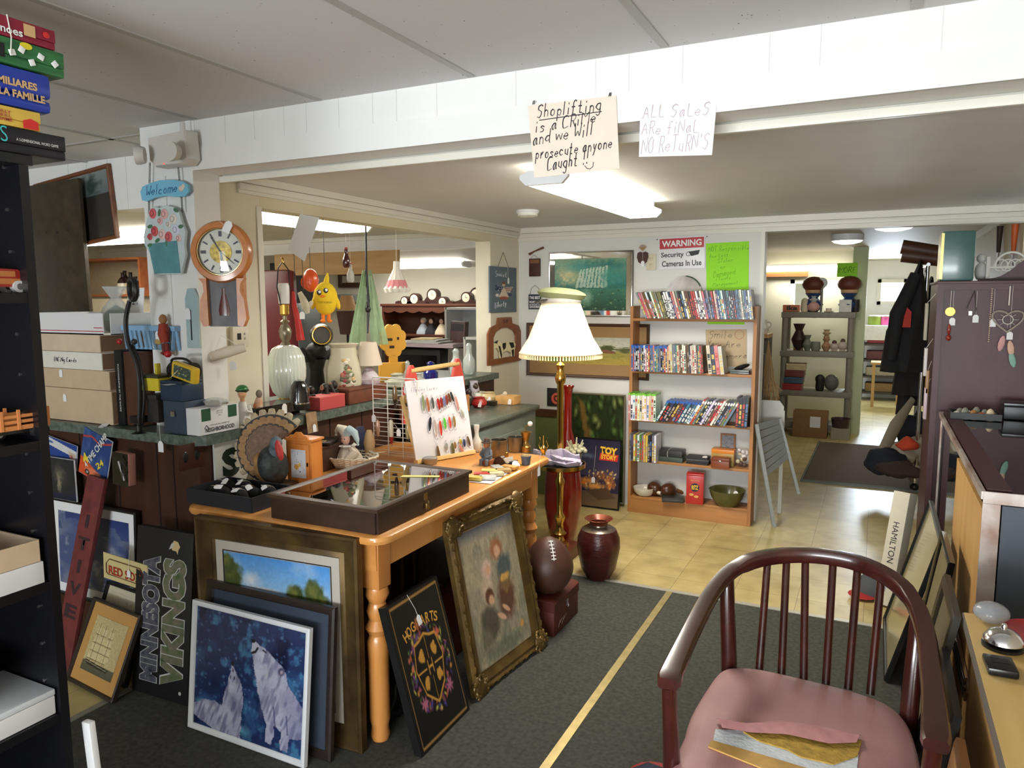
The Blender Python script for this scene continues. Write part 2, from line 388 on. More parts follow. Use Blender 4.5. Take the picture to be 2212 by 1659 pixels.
# post at the left end of the beam
g=G().use(white_paint)
g.bx(-2.72,-2.43,YB+0.002,2.24,1.0,CF);g.bx(-2.72,-2.6,2.24,2.53,1.0,CF)
g.bx(-2.60,-2.58,YB-0.004,YB+0.004,1.0,2.02)
struct('wall_post',g)
g=G().use(cream_paint)
g.bx(XW-0.1,XW,2.53-0.28,2.53,1.0,CM);g.use(trim_paint)
g.bx(XW-0.005,XW+0.008,2.245,2.275,1.0,2.02);g.bx(XW-0.1,XW+0.006,2.505,2.535,1.0,1.94)
struct('wall_left',g)
g=G().use(mat('header_paint',(214,205,180),0.5,var=0.02,sc=5))
g.bx(XW-0.1,XW,2.5305,4.7295,1.935,CM)
g.use(trim_paint);g.bx(XW,XW+0.03,2.40,YM,2.03,CM);g.bx(XW,XW+0.02,2.40,YM,2.0,2.03,bev=0.008);g.bx(XW,XW+0.01,2.40,YM,1.985,2.0)
struct('trim_3',g)
struct('wall_column',S1(lambda g:g.bx(XW-0.12,XW,4.73,YM,0.0,CM)),cream_paint)
# left front wall above the side counter opening
g=G().use(white_paint);g.bx(-7.5,-2.7,2.49,2.6,1.97,CF);g.bx(-7.5,-4.6,2.49,2.6,0.9,1.97)
g.use(mat('panel_joint',(208,208,206),0.7))
for px in(150,190,235,275):x=at(px,400,Y=2.49).x;g.bx(x-0.001,x+0.001,2.487,2.49,1.97,CF)
struct('wall_front_left',g)
# back wall with wide opening on the right
g=G().use(back_paint);g.bx(XW-0.05,-0.70,YM,YM+0.1,0,CM+0.05);g.bx(-0.70,1.6,YM,YM+0.1,1.962,CM+0.05)
g.use(trim_paint);g.bx(XW,1.6,YM-0.03,YM,2.02,CM);g.bx(XW,1.6,YM-0.018,YM,1.99,2.02,bev=0.006);g.bx(XW,1.6,YM-0.01,YM,1.962,1.99)
g.bx(-0.715,-0.69,YM-0.012,YM+0.11,0,1.962)
struct('wall_back',g)
g=G().use(mat('green_wainscot',(96,108,66),0.6,var=0.1));g.bx(XW,-1.9,YM-0.006,YM,0.0,0.62)
g.use(wood('dark_rail',(92,58,30),(60,36,18)));g.bx(XW,-1.9,YM-0.02,YM,0.62,0.68,bev=0.005)
struct('baseboard_back',g)
# side room beyond the counter opening
g=G().use(mat('side_room_paint',(206,202,190),0.6,var=0.02,sc=4))
g.bx(-7.5,XW-0.05,6.62,6.72,0,2.1)
g.bx(-7.5,-7.4,2.6,6.7,0,2.1)
struct('wall_side_room',g)
g=G().use(white_paint);g.bx(-7.5,XW-0.1,5.2,5.3,1.93,CM);g.use(trim_paint);g.bx(-7.5,XW-0.1,5.17,5.2,2.025,CM,bev=0.006)
struct('wall_side_header',g)
# far room
g=G().use(mat('far_wall_paint',(205,203,184),0.6,var=0.02,sc=4))
g.bx(-2.7,-0.98,9.75,9.85,0,2.1);g.bx(-2.6,-2.5,5.3,9.8,0,2.1)
g.bx(-0.98,-0.66,9.75,9.85,0,1.28);g.bx(-0.98,-0.66,9.75,9.85,1.75,2.1);g.bx(-0.66,-0.25,9.75,9.85,0,2.1)
struct('wall_far',g)
struct('wall_far_column',S1(lambda g:g.bx(-0.27,-0.12,9.06,9.26,0,2.1)),mat('pale_green_wall',(192,200,160),0.6))
g=G().use(mat('far_white_wall',(222,222,218),0.6))
g.bx(-2.6,-0.02,12.6,12.7,0,2.1);g.bx(0.38,1.6,12.6,12.7,0,2.1);g.bx(-0.02,0.38,12.6,12.7,0,1.42);g.bx(-0.02,0.38,12.6,12.7,1.8,2.1)
struct('wall_far_end',g)
struct('wall_right',S1(lambda g:(g.bx(0.95,1.05,-2.55,YM,0,2.3),g.bx(0.75,0.85,YM+0.1,13,0,2.3))),mat('right_wall_paint',(206,196,170),0.6,var=0.02))
struct('trim_4',S1(lambda g:(g.bx(0.72,0.75,YM+0.1,12.6,2.02,2.09),)),trim_paint)
# the wall behind the camera, with the shop window in it
g=G();g.bx(-7.5,-2.2,-2.7,-2.6,0,2.3);g.bx(1.0,1.6,-2.7,-2.6,0,2.3);g.bx(-2.2,1.0,-2.7,-2.6,0,0.6);g.bx(-2.2,1.0,-2.7,-2.6,2.1,2.3);g.bx(-7.5,-7.4,-2.7,2.6,0,2.3)
struct('wall_front',g,white_paint)
def window(name,x0,x1,y,z0,z1,n=1):
    g=G().use(trim_paint)
    for a,b,c,d in((x0,x1,z0,z0+0.05),(x0,x1,z1-0.05,z1),(x0,x0+0.05,z0,z1),(x1-0.05,x1,z0,z1)):g.bx(a,b,y-0.05,y+0.05,c,d)
    for k in range(1,n):x=x0+(x1-x0)*k/n;g.bx(x-0.02,x+0.02,y-0.04,y+0.04,z0,z1)
    o=struct(name,g);p=G().bx(x0+0.02,x1-0.02,y-0.004,y+0.004,z0+0.02,z1-0.02).build('pane',glass('window_glass',(250,252,252),0.02,0.5),o);return o
window('window_1',-2.2,1.0,-2.65,0.6,2.1,3)
window('window_2',-0.02,0.38,12.62,1.42,1.8)
window('window_3',-0.98,-0.66,9.8,1.28,1.75)
# carpet with metal seam
cm=mat('worn_carpet',(66,66,59),0.95,var=0.35,sc=60,bump=0.6,bsc=400)
g=G().use(cm);g.bx(-2.56,0.94,-2.59,3.70,0.0,0.003);struct('floor_carpet',g)
g=G().use(mat('brass_strip',(186,170,120),0.4,0.6,var=0.15));g.bx(-0.921,-0.889,-2.55,3.70,0.0,0.0055)
struct('trim_5',g)
g=G().use(mat('steel_strip',(190,186,172),0.4,0.4));g.bx(-2.43,0.94,3.695,3.725,0,0.006)
g.use(mat('grey_strip',(150,146,132),0.5,0.3));g.bx(-2.59,-2.56,-2.5,2.1,0,0.006)
struct('trim_6',g)
# tube light fixtures
diffuser=mat('lit_diffuser',(255,250,232),0.5,emit=7)
def fixture(label,c,L,axis,w=0.2):
    t=thing('ceiling_light',label,'light',c,0 if axis=='y' else PI/2)
    g=G();g.box((0,0,-0.015),(w*0.62,L*0.98,0.03));g.build('housing',white_paint,t)
    g=G();P=[(-w/2,-0.045),(-w/2,-0.06),(-w/2+0.025,-0.085),(w/2-0.025,-0.085),(w/2,-0.06),(w/2,-0.045),(w*0.3,-0.028),(-w*0.3,-0.028)]
    g.skin([g.ring([(x,y,z)for x,z in P])for y in(-L/2+0.01,L/2-0.01)]);g.build('diffuser',diffuser,t)
    for sgn in(-1,1):
        g=G();g.skin([g.ring([(x*1.03,y,z*1.0-0.001)for x,z in P])for y in(sgn*L/2-0.012,sgn*L/2+0.008)]);g.build('end_cap',mat('white_plastic',(225,227,230),0.4),t)
    return t
fixture('white tube light on the middle room ceiling above the bookcase',(-1.2,3.42,CM),1.38,'y')
fixture('tube light in the side room seen behind the hanging blank white card',(-3.2,3.35,CM),1.5,'y',0.27)
fixture('long tube light over the mantel clocks in the side room',(-4.2,6.05,1.905),1.5,'x',0.16)
fixture('tube light seen through the left opening above the jug cupboard',(-5.4,3.95,CM),1.5,'x',0.3)
t=fixture('tube light on the far room wall above the wood valance',(-0.8,9.6,1.93),1.0,'x',0.14)
def dome(label,x,y,r,z=CM+0.02):
    t=thing('ceiling_light',label,'light',(x,y,z))
    G().lathe([(r,0),(r,-0.05),(r*0.96,-0.055)],n=28).build('rim',mat('white_plastic',(225,227,230),0.4),t)
    G().lathe([(r*0.95,-0.052),(r*0.8,-0.07),(r*0.4,-0.083),(0,-0.086)],n=28).build('diffuser',mat('lit_dome',(250,250,255),0.5,emit=2.2),t)
p=at(1830,524,Z=2.01);dome('round dome light on the far room ceiling, fully seen in front of its tube light',p.x,p.y,0.135)
p=at(1930,492,Z=2.02);dome('round dome light half hidden by the header of the wide opening',p.x,p.y,0.14)
p=at(1955,577,Z=2.0);dome('far dome light beside the dark coat hanging on the rail',p.x,p.y,0.19)
# smoke detector
p=at(1140,462,Z=2.04)
t=thing('smoke_detector','round white smoke detector on the middle room ceiling','smoke detector',(p.x,p.y,CM))
G().lathe([(0.07,0),(0.072,-0.012),(0.066,-0.014),(0.066,-0.02)],n=28).build('base',mat('white_plastic',(225,227,230),0.4),t)
G().lathe([(0.06,-0.02),(0.062,-0.032),(0.04,-0.04),(0,-0.042)],n=28).build('cover',flat((232,232,226)),t)
# ================================================================== FURNITURE
pine=wood('honey_pine',(196,128,62),(222,158,88),0.3,'y',4,coat=0.4)
pine_z=wood('honey_pine_leg',(190,120,58),(214,148,80),0.32,'z',4,coat=0.3)
darkwood=wood('dark_brown_wood',(46,28,20),(66,42,30),0.4,'x',6)
shelfwood=wood('orange_pine_board',(150,98,52),(178,124,70),0.5,'z',5)
shelfwood_x=wood('orange_pine_shelf',(152,100,54),(180,126,72),0.5,'x',5)
brass=mat('polished_brass',(206,165,84),0.2,1.0)
chrome=mat('chrome',(215,215,220),0.15,1.0)
blackpl=mat('black_plastic',(22,22,24),0.35)
whitecard=mat('white_card',(228,228,230),0.7)
string_m=mat('white_string',(220,218,208),0.8)
# --- panelled counter with green marble-look worktop
ct=thing('counter','dark wood panelled counter with mottled green worktop under the clock post','counter',(0,0,0))
marble=mat('green_mottled_laminate',(58,70,64),0.35,sc=45,col2=(104,116,106),bump=0.02)
g=G();P=[(-5.2,1.985),(-2.38,1.985),(-2.33,2.025),(-2.33,3.40),(-2.42,3.40),(-2.42,4.70),(-2.95,4.70),(-2.95,2.48),(-5.2,2.48)]
g.at(T(0,0,0.96));g.prism(P,0.04);g.build('worktop',marble,ct)
g=G().use(wood('knotty_dark_panel',(46,24,15),(70,37,22),0.5,'z',5))
g.bx(-5.2,-2.92,2.02,2.46,0.0,0.96);g.bx(-2.92,-2.37,2.02,3.34,0,0.96);g.bx(-2.92,-2.46,3.34,4.7,0,0.96)
g.use(mat('panel_groove',(24,12,8),0.8))
for px in(176,255,340,375):x=at(px,1000,Y=2.02).x;g.bx(x-0.003,x+0.003,2.0175,2.021,0,0.96)
for y in(2.3,2.55,2.8,3.05):g.bx(-2.372,-2.3675,y-0.003,y+0.003,0,0.96)
g.build('front_panel',None,ct)
# --- pine farm table
tb=thing('table','honey pine table with turned legs heaped with antiques','table',(-1.86,2.59,0))
TX,TY,TZ=0.46,0.705,0.76
g=G();rp=[]
for cx,cy,a0 in((TX-0.06,TY-0.06,0),(-TX+0.06,TY-0.06,90),(-TX+0.06,-TY+0.06,180),(TX-0.06,-TY+0.06,270)):
    rp+=[(cx+0.06*math.cos(math.radians(a0+k*18)),cy+0.06*math.sin(math.radians(a0+k*18)))for k in range(6)]
def off(P,d):return[(x-d*(1 if x>0 else-1),y-d*(1 if y>0 else-1))for x,y in P]
g.skin([g.ring([(x,y,z)for x,y in off(rp,d)])for d,z in((0.022,TZ-0.036),(0.004,TZ-0.03),(0,TZ-0.018),(0.003,TZ-0.006),(0.012,TZ))])
g.build('tabletop',pine,tb)
g=G().use(pine)
for sx in(-1,1):g.bx(sx*(TX-0.07)-0.01,sx*(TX-0.07)+0.01,-TY+0.06,TY-0.06,TZ-0.135,TZ-0.036)
for sy in(-1,1):g.bx(-TX+0.06,TX-0.06,sy*(TY-0.06)-0.01,sy*(TY-0.06)+0.01,TZ-0.135,TZ-0.036)
g.build('apron',None,tb)
for sx in(-1,1):
    for sy in(-1,1):
        g=G();x,y=sx*(TX-0.09),sy*(TY-0.09)
        g.box((x,y,TZ-0.12),(0.07,0.07,0.17),bev=0.006)
        g.lathe([(0.028,0.0),(0.034,0.02),(0.03,0.05),(0.036,0.08),(0.036,0.30),(0.04,0.36),(0.03,0.385),(0.044,0.41),(0.03,0.44),(0.038,0.47),(0.028,0.50),(0.042,0.53),(0.036,0.556)],c=(x,y,0),n=20)
        g.build('leg',pine_z,tb)
# --- bookcase on the back wall
BY=5.03;bl=at(1355,1105,Y=BY).x;br_=at(1620,1138,Y=BY).x;bt=at(1358,661,Y=BY).z
bk=thing('bookcase','open orange pine bookcase of disc cases against the back wall','bookcase',((bl+br_)/2,BY+0.085,0))
hw=(br_-bl)/2
for sx in(-1,1):G().bx(sx*hw-0.011*(1+sx)-0.0,sx*hw+0.011*(1-sx),-0.085,0.08,0,bt).build('side_panel',shelfwood,bk)
SHZ=[]
for pl,pr in(((1363,688),(1624,689)),((1363,800),(1620,809)),((1361,906),(1619,920)),((1361,990),(1616,1015)),((1360,1072),(1612,1099))):
    z=(at(*pl,Y=BY).z+at(*pr,Y=BY).z)/2;SHZ.append(z)
    G().bx(-hw+0.022,hw-0.022,-0.085,0.08,z-0.019,z,bev=0.002).build('shelf',shelfwood_x,bk)
G().bx(-hw+0.022,hw-0.022,-0.083,-0.066,0,SHZ[4]-0.019).build('toe_board',shelfwood_x,bk)
def bshelf(i,px):return Vector((at(px,900,Y=BY).x,BY+0.06,SHZ[i]))
# --- black bookcase at the left edge
LX,LY=-1.66,1.02
lb=thing('bookcase','tall black bookcase end at the left edge stacked with board games','bookcase',(LX-0.15,LY-0.42,0))
blk=mat('black_laminate',(15,15,20),0.3,var=0.1,sc=3)
LT=at(70,338,X=LX).z
for sy,n in((0.40,'side_panel'),(-0.40,'side_panel')):G().bx(-0.15,0.15,sy-0.01,sy+0.01,0,LT-0.021).build(n,blk,lb)
G().bx(-0.15,0.15,-0.42,0.42,LT-0.02,LT).build('top_panel',blk,lb)
G().bx(-0.15,-0.142,-0.39,0.39,0.03,LT-0.021).build('back_panel',blk,lb)
LS=[at(73,633,X=LX).z,at(100,950,X=LX).z,at(122,1252,X=LX).z,at(150,1532,X=LX).z]
for z in LS+[0.06]:G().bx(-0.14,0.147,-0.39,0.39,z-0.022,z).build('shelf',blk,lb)
g=G()
for z in[LS[0]+0.09+0.09*k for k in range(-12,4)]:
    for x in(0.10,):g.cyl((x,0.3895,z),(x,0.386,z),0.004,n=8)
g.build('shelf_pin_rail',mat('nickel',(190,190,195),0.3,1.0),lb)
# --- glass display case on the right
DX,DY0,DY1,DZ=0.312,2.57,4.31,0.95
dc=thing('display_case','chrome framed glass display case along the right side','display case',(0.62,(DY0+DY1)/2,0))
hx,hy=0.62-DX,(DY1-DY0)/2;Z0=0.32
worn=mat('worn_chrome',(205,200,196),0.4,0.35,sc=9,col2=(150,118,100))
g=G().use(worn)
for sx in(-1,1):
    for sy in(-1,1):g.box((sx*(hx-0.014),sy*(hy-0.014),DZ/2-.002),(0.024,0.024,DZ-.006))
g.bx(-hx-.001,-hx+0.045,-hy-.003,-hy+0.001,0.02,DZ-.036);g.bx(-hx-.001,hx,-hy-.004,-hy+0.001,DZ-0.035,DZ+.001)
for z in(DZ-0.012,Z0):
    for sx in(-1,1):g.bx(sx*hx-0.006,sx*hx+0.006,-hy,hy,z-0.012,z+0.012)
for sy in(-1,1):g.bx(-hx,hx,sy*hy-0.006,sy*hy+0.006,DZ-0.03,DZ)
g.build('frame',None,dc)
g=G().use(mat('bright_rail',(228,228,232),0.12,1.0))
for k in range(4):g.bx(-hx-0.012,-hx-0.004,-hy+0.02,hy-0.02,Z0-0.05+0.022*k,Z0-0.038+0.022*k)
g.build('door_track',None,dc)
g=G().use(mat('dark_red_rail',(74,44,46),0.35,0.2));g.bx(-hx+0.012,-hx+0.075,-hy+0.03,hy-0.02,DZ-0.004,DZ+0.003);g.build('top_rail',None,dc)
G().bx(-hx+0.075,hx-0.005,-hy+0.01,hy-0.01,DZ-0.006,DZ).build('glass_top',glass('case_glass',(222,228,226),0.03,1.6),dc)
G().bx(-hx+0.006,-hx+0.011,-hy+0.85,hy-0.025,Z0+0.012,DZ-0.026).build('glass_front',glass('case_glass'),dc)
oakp=wood('light_oak_veneer',(196,148,88),(214,170,108),0.45,'z',5)
G().bx(-hx+0.002,-hx+0.012,-hy+0.03,-hy+0.83,0.02,DZ-0.06).build('sliding_panel',oakp,dc)
G().bx(-hx+0.05,hx-0.03,-hy+0.004,-hy+0.012,0.02,DZ-0.04).build('end_panel',mat('slate_panel',(72,80,90),0.5,var=0.05,sc=4),dc)
G().bx(-hx+0.03,hx-0.03,-hy+0.03,hy-0.03,0.02,Z0-0.02).build('plinth',darkwood,dc)
G().bx(-hx+0.03,hx-0.03,-hy+0.03,hy-0.03,Z0-0.02,Z0).build('deck',mat('case_deck',(70,56,50),0.6,var=0.2),dc)
G().bx(-hx+0.06,hx-0.03,-hy+0.03,hy-0.03,0.63,0.636).build('glass_shelf',glass('case_glass'),dc)
G().bx(hx-0.03,hx-0.02,-hy+0.03,hy-0.03,Z0,DZ-0.03).build('back_panel',mat('case_back',(60,40,40),0.6),dc)
# --- desk end, bottom right
dk=thing('desk','light oak counter top at the bottom right corner holding a bell','desk',(0.585,1.43,0))
DKZ=0.74;ex=at(2125,1480,Z=DKZ).x;yf=at(2100,1325,Z=DKZ).y
oak_t=wood('pale_oak_top',(206,172,104),(220,190,124),0.35,'y',5)
G().bx(ex-0.585,0.34,-0.9,yf-1.43,DKZ-0.03,DKZ,bev=0.002).build('top',oak_t,dk)
G().bx(ex-0.585-0.003,ex-0.585,-0.9,yf-1.43,DKZ-0.028,DKZ-0.002).build('edge_trim',mat('grey_edging',(120,112,104),0.5),dk)
G().bx(ex-0.565,0.33,-0.88,yf-1.45,0.0,DKZ-0.03).build('side_panel',oakp,dk)
# --- tall purple brown cabinet
AX0,AY0=at(2025,700,Y=4.36).x,4.36;AZ=at(2060,613,Y=4.36).z
ar=thing('wardrobe','tall purple-brown painted wardrobe behind the display case, ornaments hung on its side','wardrobe',(AX0,AY0,0))
plum=mat('plum_brown_paint',(66,36,42),0.45,sc=5,col2=(80,47,53))
G().bx(0.0,0.66,0.012,0.55,0,AZ).build('body',plum,ar)
g=G().use(plum);g.bx(-0.008,0.02,0.0,0.56,0,AZ);g.bx(0.02,0.66,0,0.012,AZ-0.03,AZ);g.bx(-0.015,0.67,-0.004,0.56,AZ,AZ+0.014,bev=0.004);g.build('frame_moulding',None,ar)
g=G();g.at(T(0.30,0.20,AZ+0.014)@RX(PI/2))
P=[(-0.12,0)]+[(x,0.10*math.exp(-((x-0.10)/0.085)**2)+0.012)for x in[-0.12+0.02*k for k in range(24)]]+[(0.34,0)]
g.prism(P,0.03);g.build('crest',plum,ar)
# --- grey green cabinet with marble top
gt=0.85;p0,p1=at(1027,915,Z=gt),at(1166,875,Z=gt)
gc=thing('cabinet','low grey-green painted cabinet crowded with knick-knacks in front of the column','cabinet',((p0.x+p1.x)/2-0.24,(p0.y+p1.y)/2,0))
L=p1.y-p0.y
gpaint=mat('grey_green_paint',(104,116,112),0.5,var=0.12,sc=9)
G().box((0,0,gt-0.016),(0.49,L+0.06,0.032),bev=0.012).build('top',mat('dark_green_marble_top',(70,78,74),0.3,sc=50,col2=(96,106,98)),gc)
G().bx(-0.24,0.225,-L/2,L/2,0,gt-0.032).build('body',gpaint,gc)
g=G();g.box((0.226,0,0.42),(0.012,L*0.9,0.62),bev=0.004);g.build('door',gpaint,gc)
# --- wooden armchair
ch=thing('armchair','dark red-brown spindle-back armchair with a torn mauve seat','chair',(-0.13,1.9,0))
o0=Vector((-0.13,1.9,0));mahog=wood('dark_mahogany',(48,16,14),(70,26,20),0.25,'y',5,coat=0.5)
rail_px=[(1442,1478,.665),(1462,1430,.67),(1500,1350,.68),(1540,1278,.695),(1582,1232,.72),(1640,1207,.742),(1720,1198,.755),(1800,1204,.758),(1870,1222,.752),(1935,1258,.738),(1978,1308,.715),(2000,1375,.692),(2010,1450,.678),(2018,1530,.67),(2022,1612,.665)]
rail=[at(x,y,Z=z)-o0 for x,y,z in rail_px]
def smooth(P,n=3):
    out=[]
    for i in range(len(P)-1):
        a,b,c,d=P[max(i-1,0)],P[i],P[i+1],P[min(i+2,len(P)-1)]
        for k in range(n):
            t=k/n;out.append(0.5*((2*b)+(c-a)*t+(2*a-5*b+4*c-d)*t*t+(3*b-a-3*c+d)*t**3))
    return out+[P[-1]]
RL=smooth(rail,4);g=G();rs=[]
for i,p in enumerate(RL):
    t=(RL[min(i+1,len(RL)-1)]-RL[max(i-1,0)]);t.z=0;t.normalize();nrm=Vector((t.y,-t.x,0))
    e=min(i,len(RL)-1-i)/len(RL);w=0.022+0.006*max(0,1-e*9);h=0.016 if e<0.3 else 0.02
    if i in(0,len(RL)-1):w*=0.8;h*=0.8
    rs.append(g.ring([p+nrm*a*w+Vector((0,0,b*h))for a,b in((-1,0.55),(-0.8,0.95),(0,1.05),(0.8,0.95),(1,0.55),(1,-0.6),(0.8,-1),(-0.8,-1),(-1,-0.6))]))
g.skin(rs);g.build('arm_rail',mahog,ch)
seat_px=[(1476,1590),(1490,1545),(1522,1490),(1552,1450),(1580,1440),(1640,1444),(1740,1466),(1850,1494),(1920,1520),(1960,1556),(1982,1610),(1992,1672)]
SZ=0.465
so=[at(x,y,Z=SZ)-o0 for x,y in seat_px];fr_l,fr_r=Vector((so[0].x+0.0,1.56-1.9,SZ)),Vector((so[-1].x-0.0,1.56-1.9,SZ))
so=smooth([fr_l+Vector((0.03,-0.02,0)),fr_l]+so+[fr_r,fr_r+Vector((-0.03,-0.02,0))],3)
cxy=Vector((sum(p.x for p in so)/len(so),sum(p.y for p in so)/len(so),0))
g=G();rs=[]
for k,z in((0.965,SZ-0.05),(1.0,SZ-0.035),(1.0,SZ-0.02),(0.985,SZ-0.006),(0.95,SZ+0.002),(0.8,SZ+0.008),(0.5,SZ+0.011),(0.15,SZ+0.012)):
    rs.append(g.ring([(cxy.x+(p.x-cxy.x)*k,cxy.y+(p.y-cxy.y)*k,z)for p in so]))
g.skin(rs);seat=g.build('seat',mat('mauve_vinyl',(162,116,116),0.55,sc=6,col2=(178,132,130),bump=0.15,bsc=250),ch)
g=G();g.skin([g.ring([(cxy.x+(p.x-cxy.x)*k,cxy.y+(p.y-cxy.y)*k,z)for p in so])for k,z in((0.93,SZ-0.105),(0.95,SZ-0.05))]);g.build('seat_frame',mahog,ch)
def onseat(pts,z):return[at(x,y,Z=SZ+z)-o0 for x,y in pts]
g=G().use(mat('yellow_foam',(176,142,58),0.9,var=0.25,sc=50,bump=0.8,bsc=120))
P=onseat([(1600,1558),(1640,1572),(1720,1590),(1800,1604),(1862,1598),(1852,1632),(1800,1650),(1730,1634),(1700,1618),(1640,1600),(1606,1580)],0.016);g.skin([g.ring([p-Vector((0,0,0.006))for p in P]),g.ring(P)]);g.build('torn_foam',None,seat)
g=G().use(mat('white_wadding',(206,212,220),0.9,var=0.1,sc=40,bump=0.6,bsc=90))
P=onseat([(1546,1575),(1606,1578),(1660,1604),(1720,1630),(1800,1648),(1855,1630),(1850,1672),(1700,1655),(1600,1622),(1540,1600)],0.013);g.skin([g.ring([p-Vector((0,0,0.005))for p in P]),g.ring(P)])
g.use(mat('bare_board',(190,150,80),0.7,var=0.2));P=onseat([(1536,1598),(1640,1628),(1760,1664),(1850,1690),(1850,1720),(1700,1680),(1530,1612)],0.0135);g.skin([g.ring([p-Vector((0,0,0.004))for p in P]),g.ring(P)]);g.build('torn_padding',None,seat)
g=G().use(mat('mauve_vinyl_inside',(184,128,128),0.6,var=0.15,sc=30));a=onseat([(1545,1552),(1600,1562),(1690,1556),(1780,1570),(1862,1590)],0.017);b=onseat([(1560,1572),(1620,1582),(1700,1586),(1790,1606),(1850,1604)],0.024)
g.skin([g.ring(a),g.ring([p.lerp(q,0.5)+Vector((0,0,0.012))for p,q in zip(a,b)]),g.ring(b)],closed=False,cap0=False,cap1=False);g.build('torn_flap',None,seat)
def pj(p):
    v=Vector(p)-CAMP;z=v.dot(FWD);return 1106+CAM_F*v.dot(RIGHT)/z,829.5-CAM_F*v.dot(UP)/z
def railpt(px,lo,hi):return min(RL[int(lo*len(RL)):int(hi*len(RL))],key=lambda p:abs(pj(p+o0)[0]-px))
for k in range(6):
    top=railpt(1650+49.5*k,.25,.75);bot=at(1640+48*k,1446+11*k,Z=SZ-0.02)-o0
    G().cyl(bot,top-Vector((0,0,0.015)),0.0115,0.011,10).build('spindle',mahog,ch)
for px,py,p2,lo,hi in((1575,1446,1568,.1,.5),(1962,1556,1982,.5,.85)):
    top=railpt(p2,lo,hi);b=at(px,py,Z=SZ-0.02)-o0
    g=G();g.tube([Vector((b.x*1.04,b.y+0.03,0)),b,top-Vector((0,0,0.015))],[0.016,0.023,0.021],10);g.build('rear_leg',mahog,ch)
for f,sx in((0.035,1),(0.965,-1)):
    top=RL[int(f*(len(RL)-1))];g=G();g.tube([Vector((top.x,top.y+0.02,0)),Vector((top.x+0.008*sx,top.y+0.01,SZ)),top-Vector((0,0,0.014))],[0.015,0.02,0.017],10);g.build('front_leg',mahog,ch)
for y,z in((-0.26,0.2),(0.12,0.24)):G().box((0,y,z),(0.44,0.022,0.03)).build('stretcher',mahog,ch)
# --- brass floor lamp with tray
lp=at(1209,1200,Z=0);fl=thing('floor_lamp','lit brass floor lamp with a pleated white shade and round glass tray','lamp',(lp.x,lp.y,0));q=mpp((lp.x,lp.y,0.9))
def lz(y):return at(1209,y,Y=lp.y).z
zt=lz(1003);z0=lz(1170)
G().box((0,0,0.035),(0.2,0.2,0.07),bev=0.006).build('base',wood('lamp_base_wood',(82,40,26),(104,54,36),0.4),fl)
g=G().lathe([(0.06,0.07),(0.055,0.085),(0.03,0.095),(0.022,0.12),(0.04,0.14),(0.024,0.16),(0.02,0.2),(0.034,0.24),(0.018,0.27),(0.022,zt-0.14),(0.03,zt-0.1),(0.018,zt-0.07),(0.02,zt-0.01),(0.02,lz(830)),(0.028,lz(826)),(0.034,lz(815)),(0.024,lz(806)),(0.02,lz(795)),(0.026,lz(788)),(0.01,lz(782)),(0.01,lz(700))],n=20);g.build('pole',brass,fl)
G().lathe([(0.021,zt-0.006),(0.145,zt-0.006),(0.145,zt),(0.021,zt)],n=36,cap0=False,cap1=False).build('tray',glass('tray_glass',(120,110,90),0.05,1.2),fl)
G().lathe([(0.145,zt-0.014),(0.151,zt-0.012),(0.151,zt+0.01),(0.146,zt+0.01)],n=40,cap0=False,cap1=False).build('tray_rim',brass,fl)
sh_m=mat('lit_pleated_fabric',(252,240,212),0.8,sc=3,emit=0.22)
zb,zs=lz(762),lz(655);rb,rt_=88*q,41*q
pr=[(rb,zb),(rb*0.93,zb+0.03),(rb*0.78,zb+(zs-zb)*0.3),(rb*0.66,zb+(zs-zb)*0.55),(rb*0.55,zb+(zs-zb)*0.8),(rt_,zs)]
g=G();g.lathe([(r,z)for r,z in pr],n=120,rib=0.012,nr=40,cap0=False,cap1=False);g.build('lamp_shade',sh_m,fl)
g=G().use(mat('cream_piping',(222,208,170),0.8));g.torus((0,0,zb),rb,0.005,60,6);g.torus((0,0,zs),rt_,0.005,40,6);g.torus((0,0,zs-0.01),rt_+0.001,0.004,40,6)
g.build('piping',None,fl)
g=G().use(mat('cream_piping',(222,208,170),0.8))
for k in range(90):a=2*PI*k/90;g.cyl((rb*math.cos(a),rb*math.sin(a),zb-0.004),(rb*math.cos(a),rb*math.sin(a),zb-0.028),0.0035,0.005,5)
tag(g.build('bead_fringe',None,fl),kind='stuff')
G().sph((0,0,zb+0.09),0.03).build('bulb',mat('lit_bulb',(255,226,170),0.5,emit=8),fl)
_l=bpy.data.lights.new('floor_lamp_bulb','POINT');_l.energy=5;_l.color=(1,0.82,0.55);_l.shadow_soft_size=0.04
_o=bpy.data.objects.new('floor_lamp_bulb',_l);COL.objects.link(_o);_o.location=(lp.x,lp.y,zb+0.03)
# ================================================================== PICTURES AND SIGNS
def lean_frame(bl,br,tl,tr=None,lean=0.2,z=0.004):
    """plane standing on height z through two foot pixels, tipped back by lean; returns its matrix (origin bottom middle, XY in the plane), width, height"""
    p0,p1=at(*bl,Z=z),at(*br,Z=z);x=(p1-p0);w=x.length;x.normalize()
    n=x.cross(Vector((0,0,1)));u=Vector((0,0,math.cos(lean)))-n*math.sin(lean);nn=x.cross(u)
    hs=[]
    for q in(tl,tr):
        if q:
            d=FWD+RIGHT*((q[0]-1106)/CAM_F)-UP*((q[1]-829.5)/CAM_F);t=(p0-CAMP).dot(nn)/d.dot(nn);hs.append((CAMP+d*t-p0).dot(u))
    h=sum(hs)/len(hs);o=(p0+p1)/2
    return Matrix(((x.x,u.x,nn.x,o.x),(x.y,u.y,nn.y,o.y),(x.z,u.z,nn.z,o.z),(0,0,0,1))),w,h
def wallM(px,py,Y=YM,d=0.012):# face toward -Y on a wall plane, centred on a pixel
    p=at(px,py,Y=Y);return FR(p.x,Y-d,p.z)
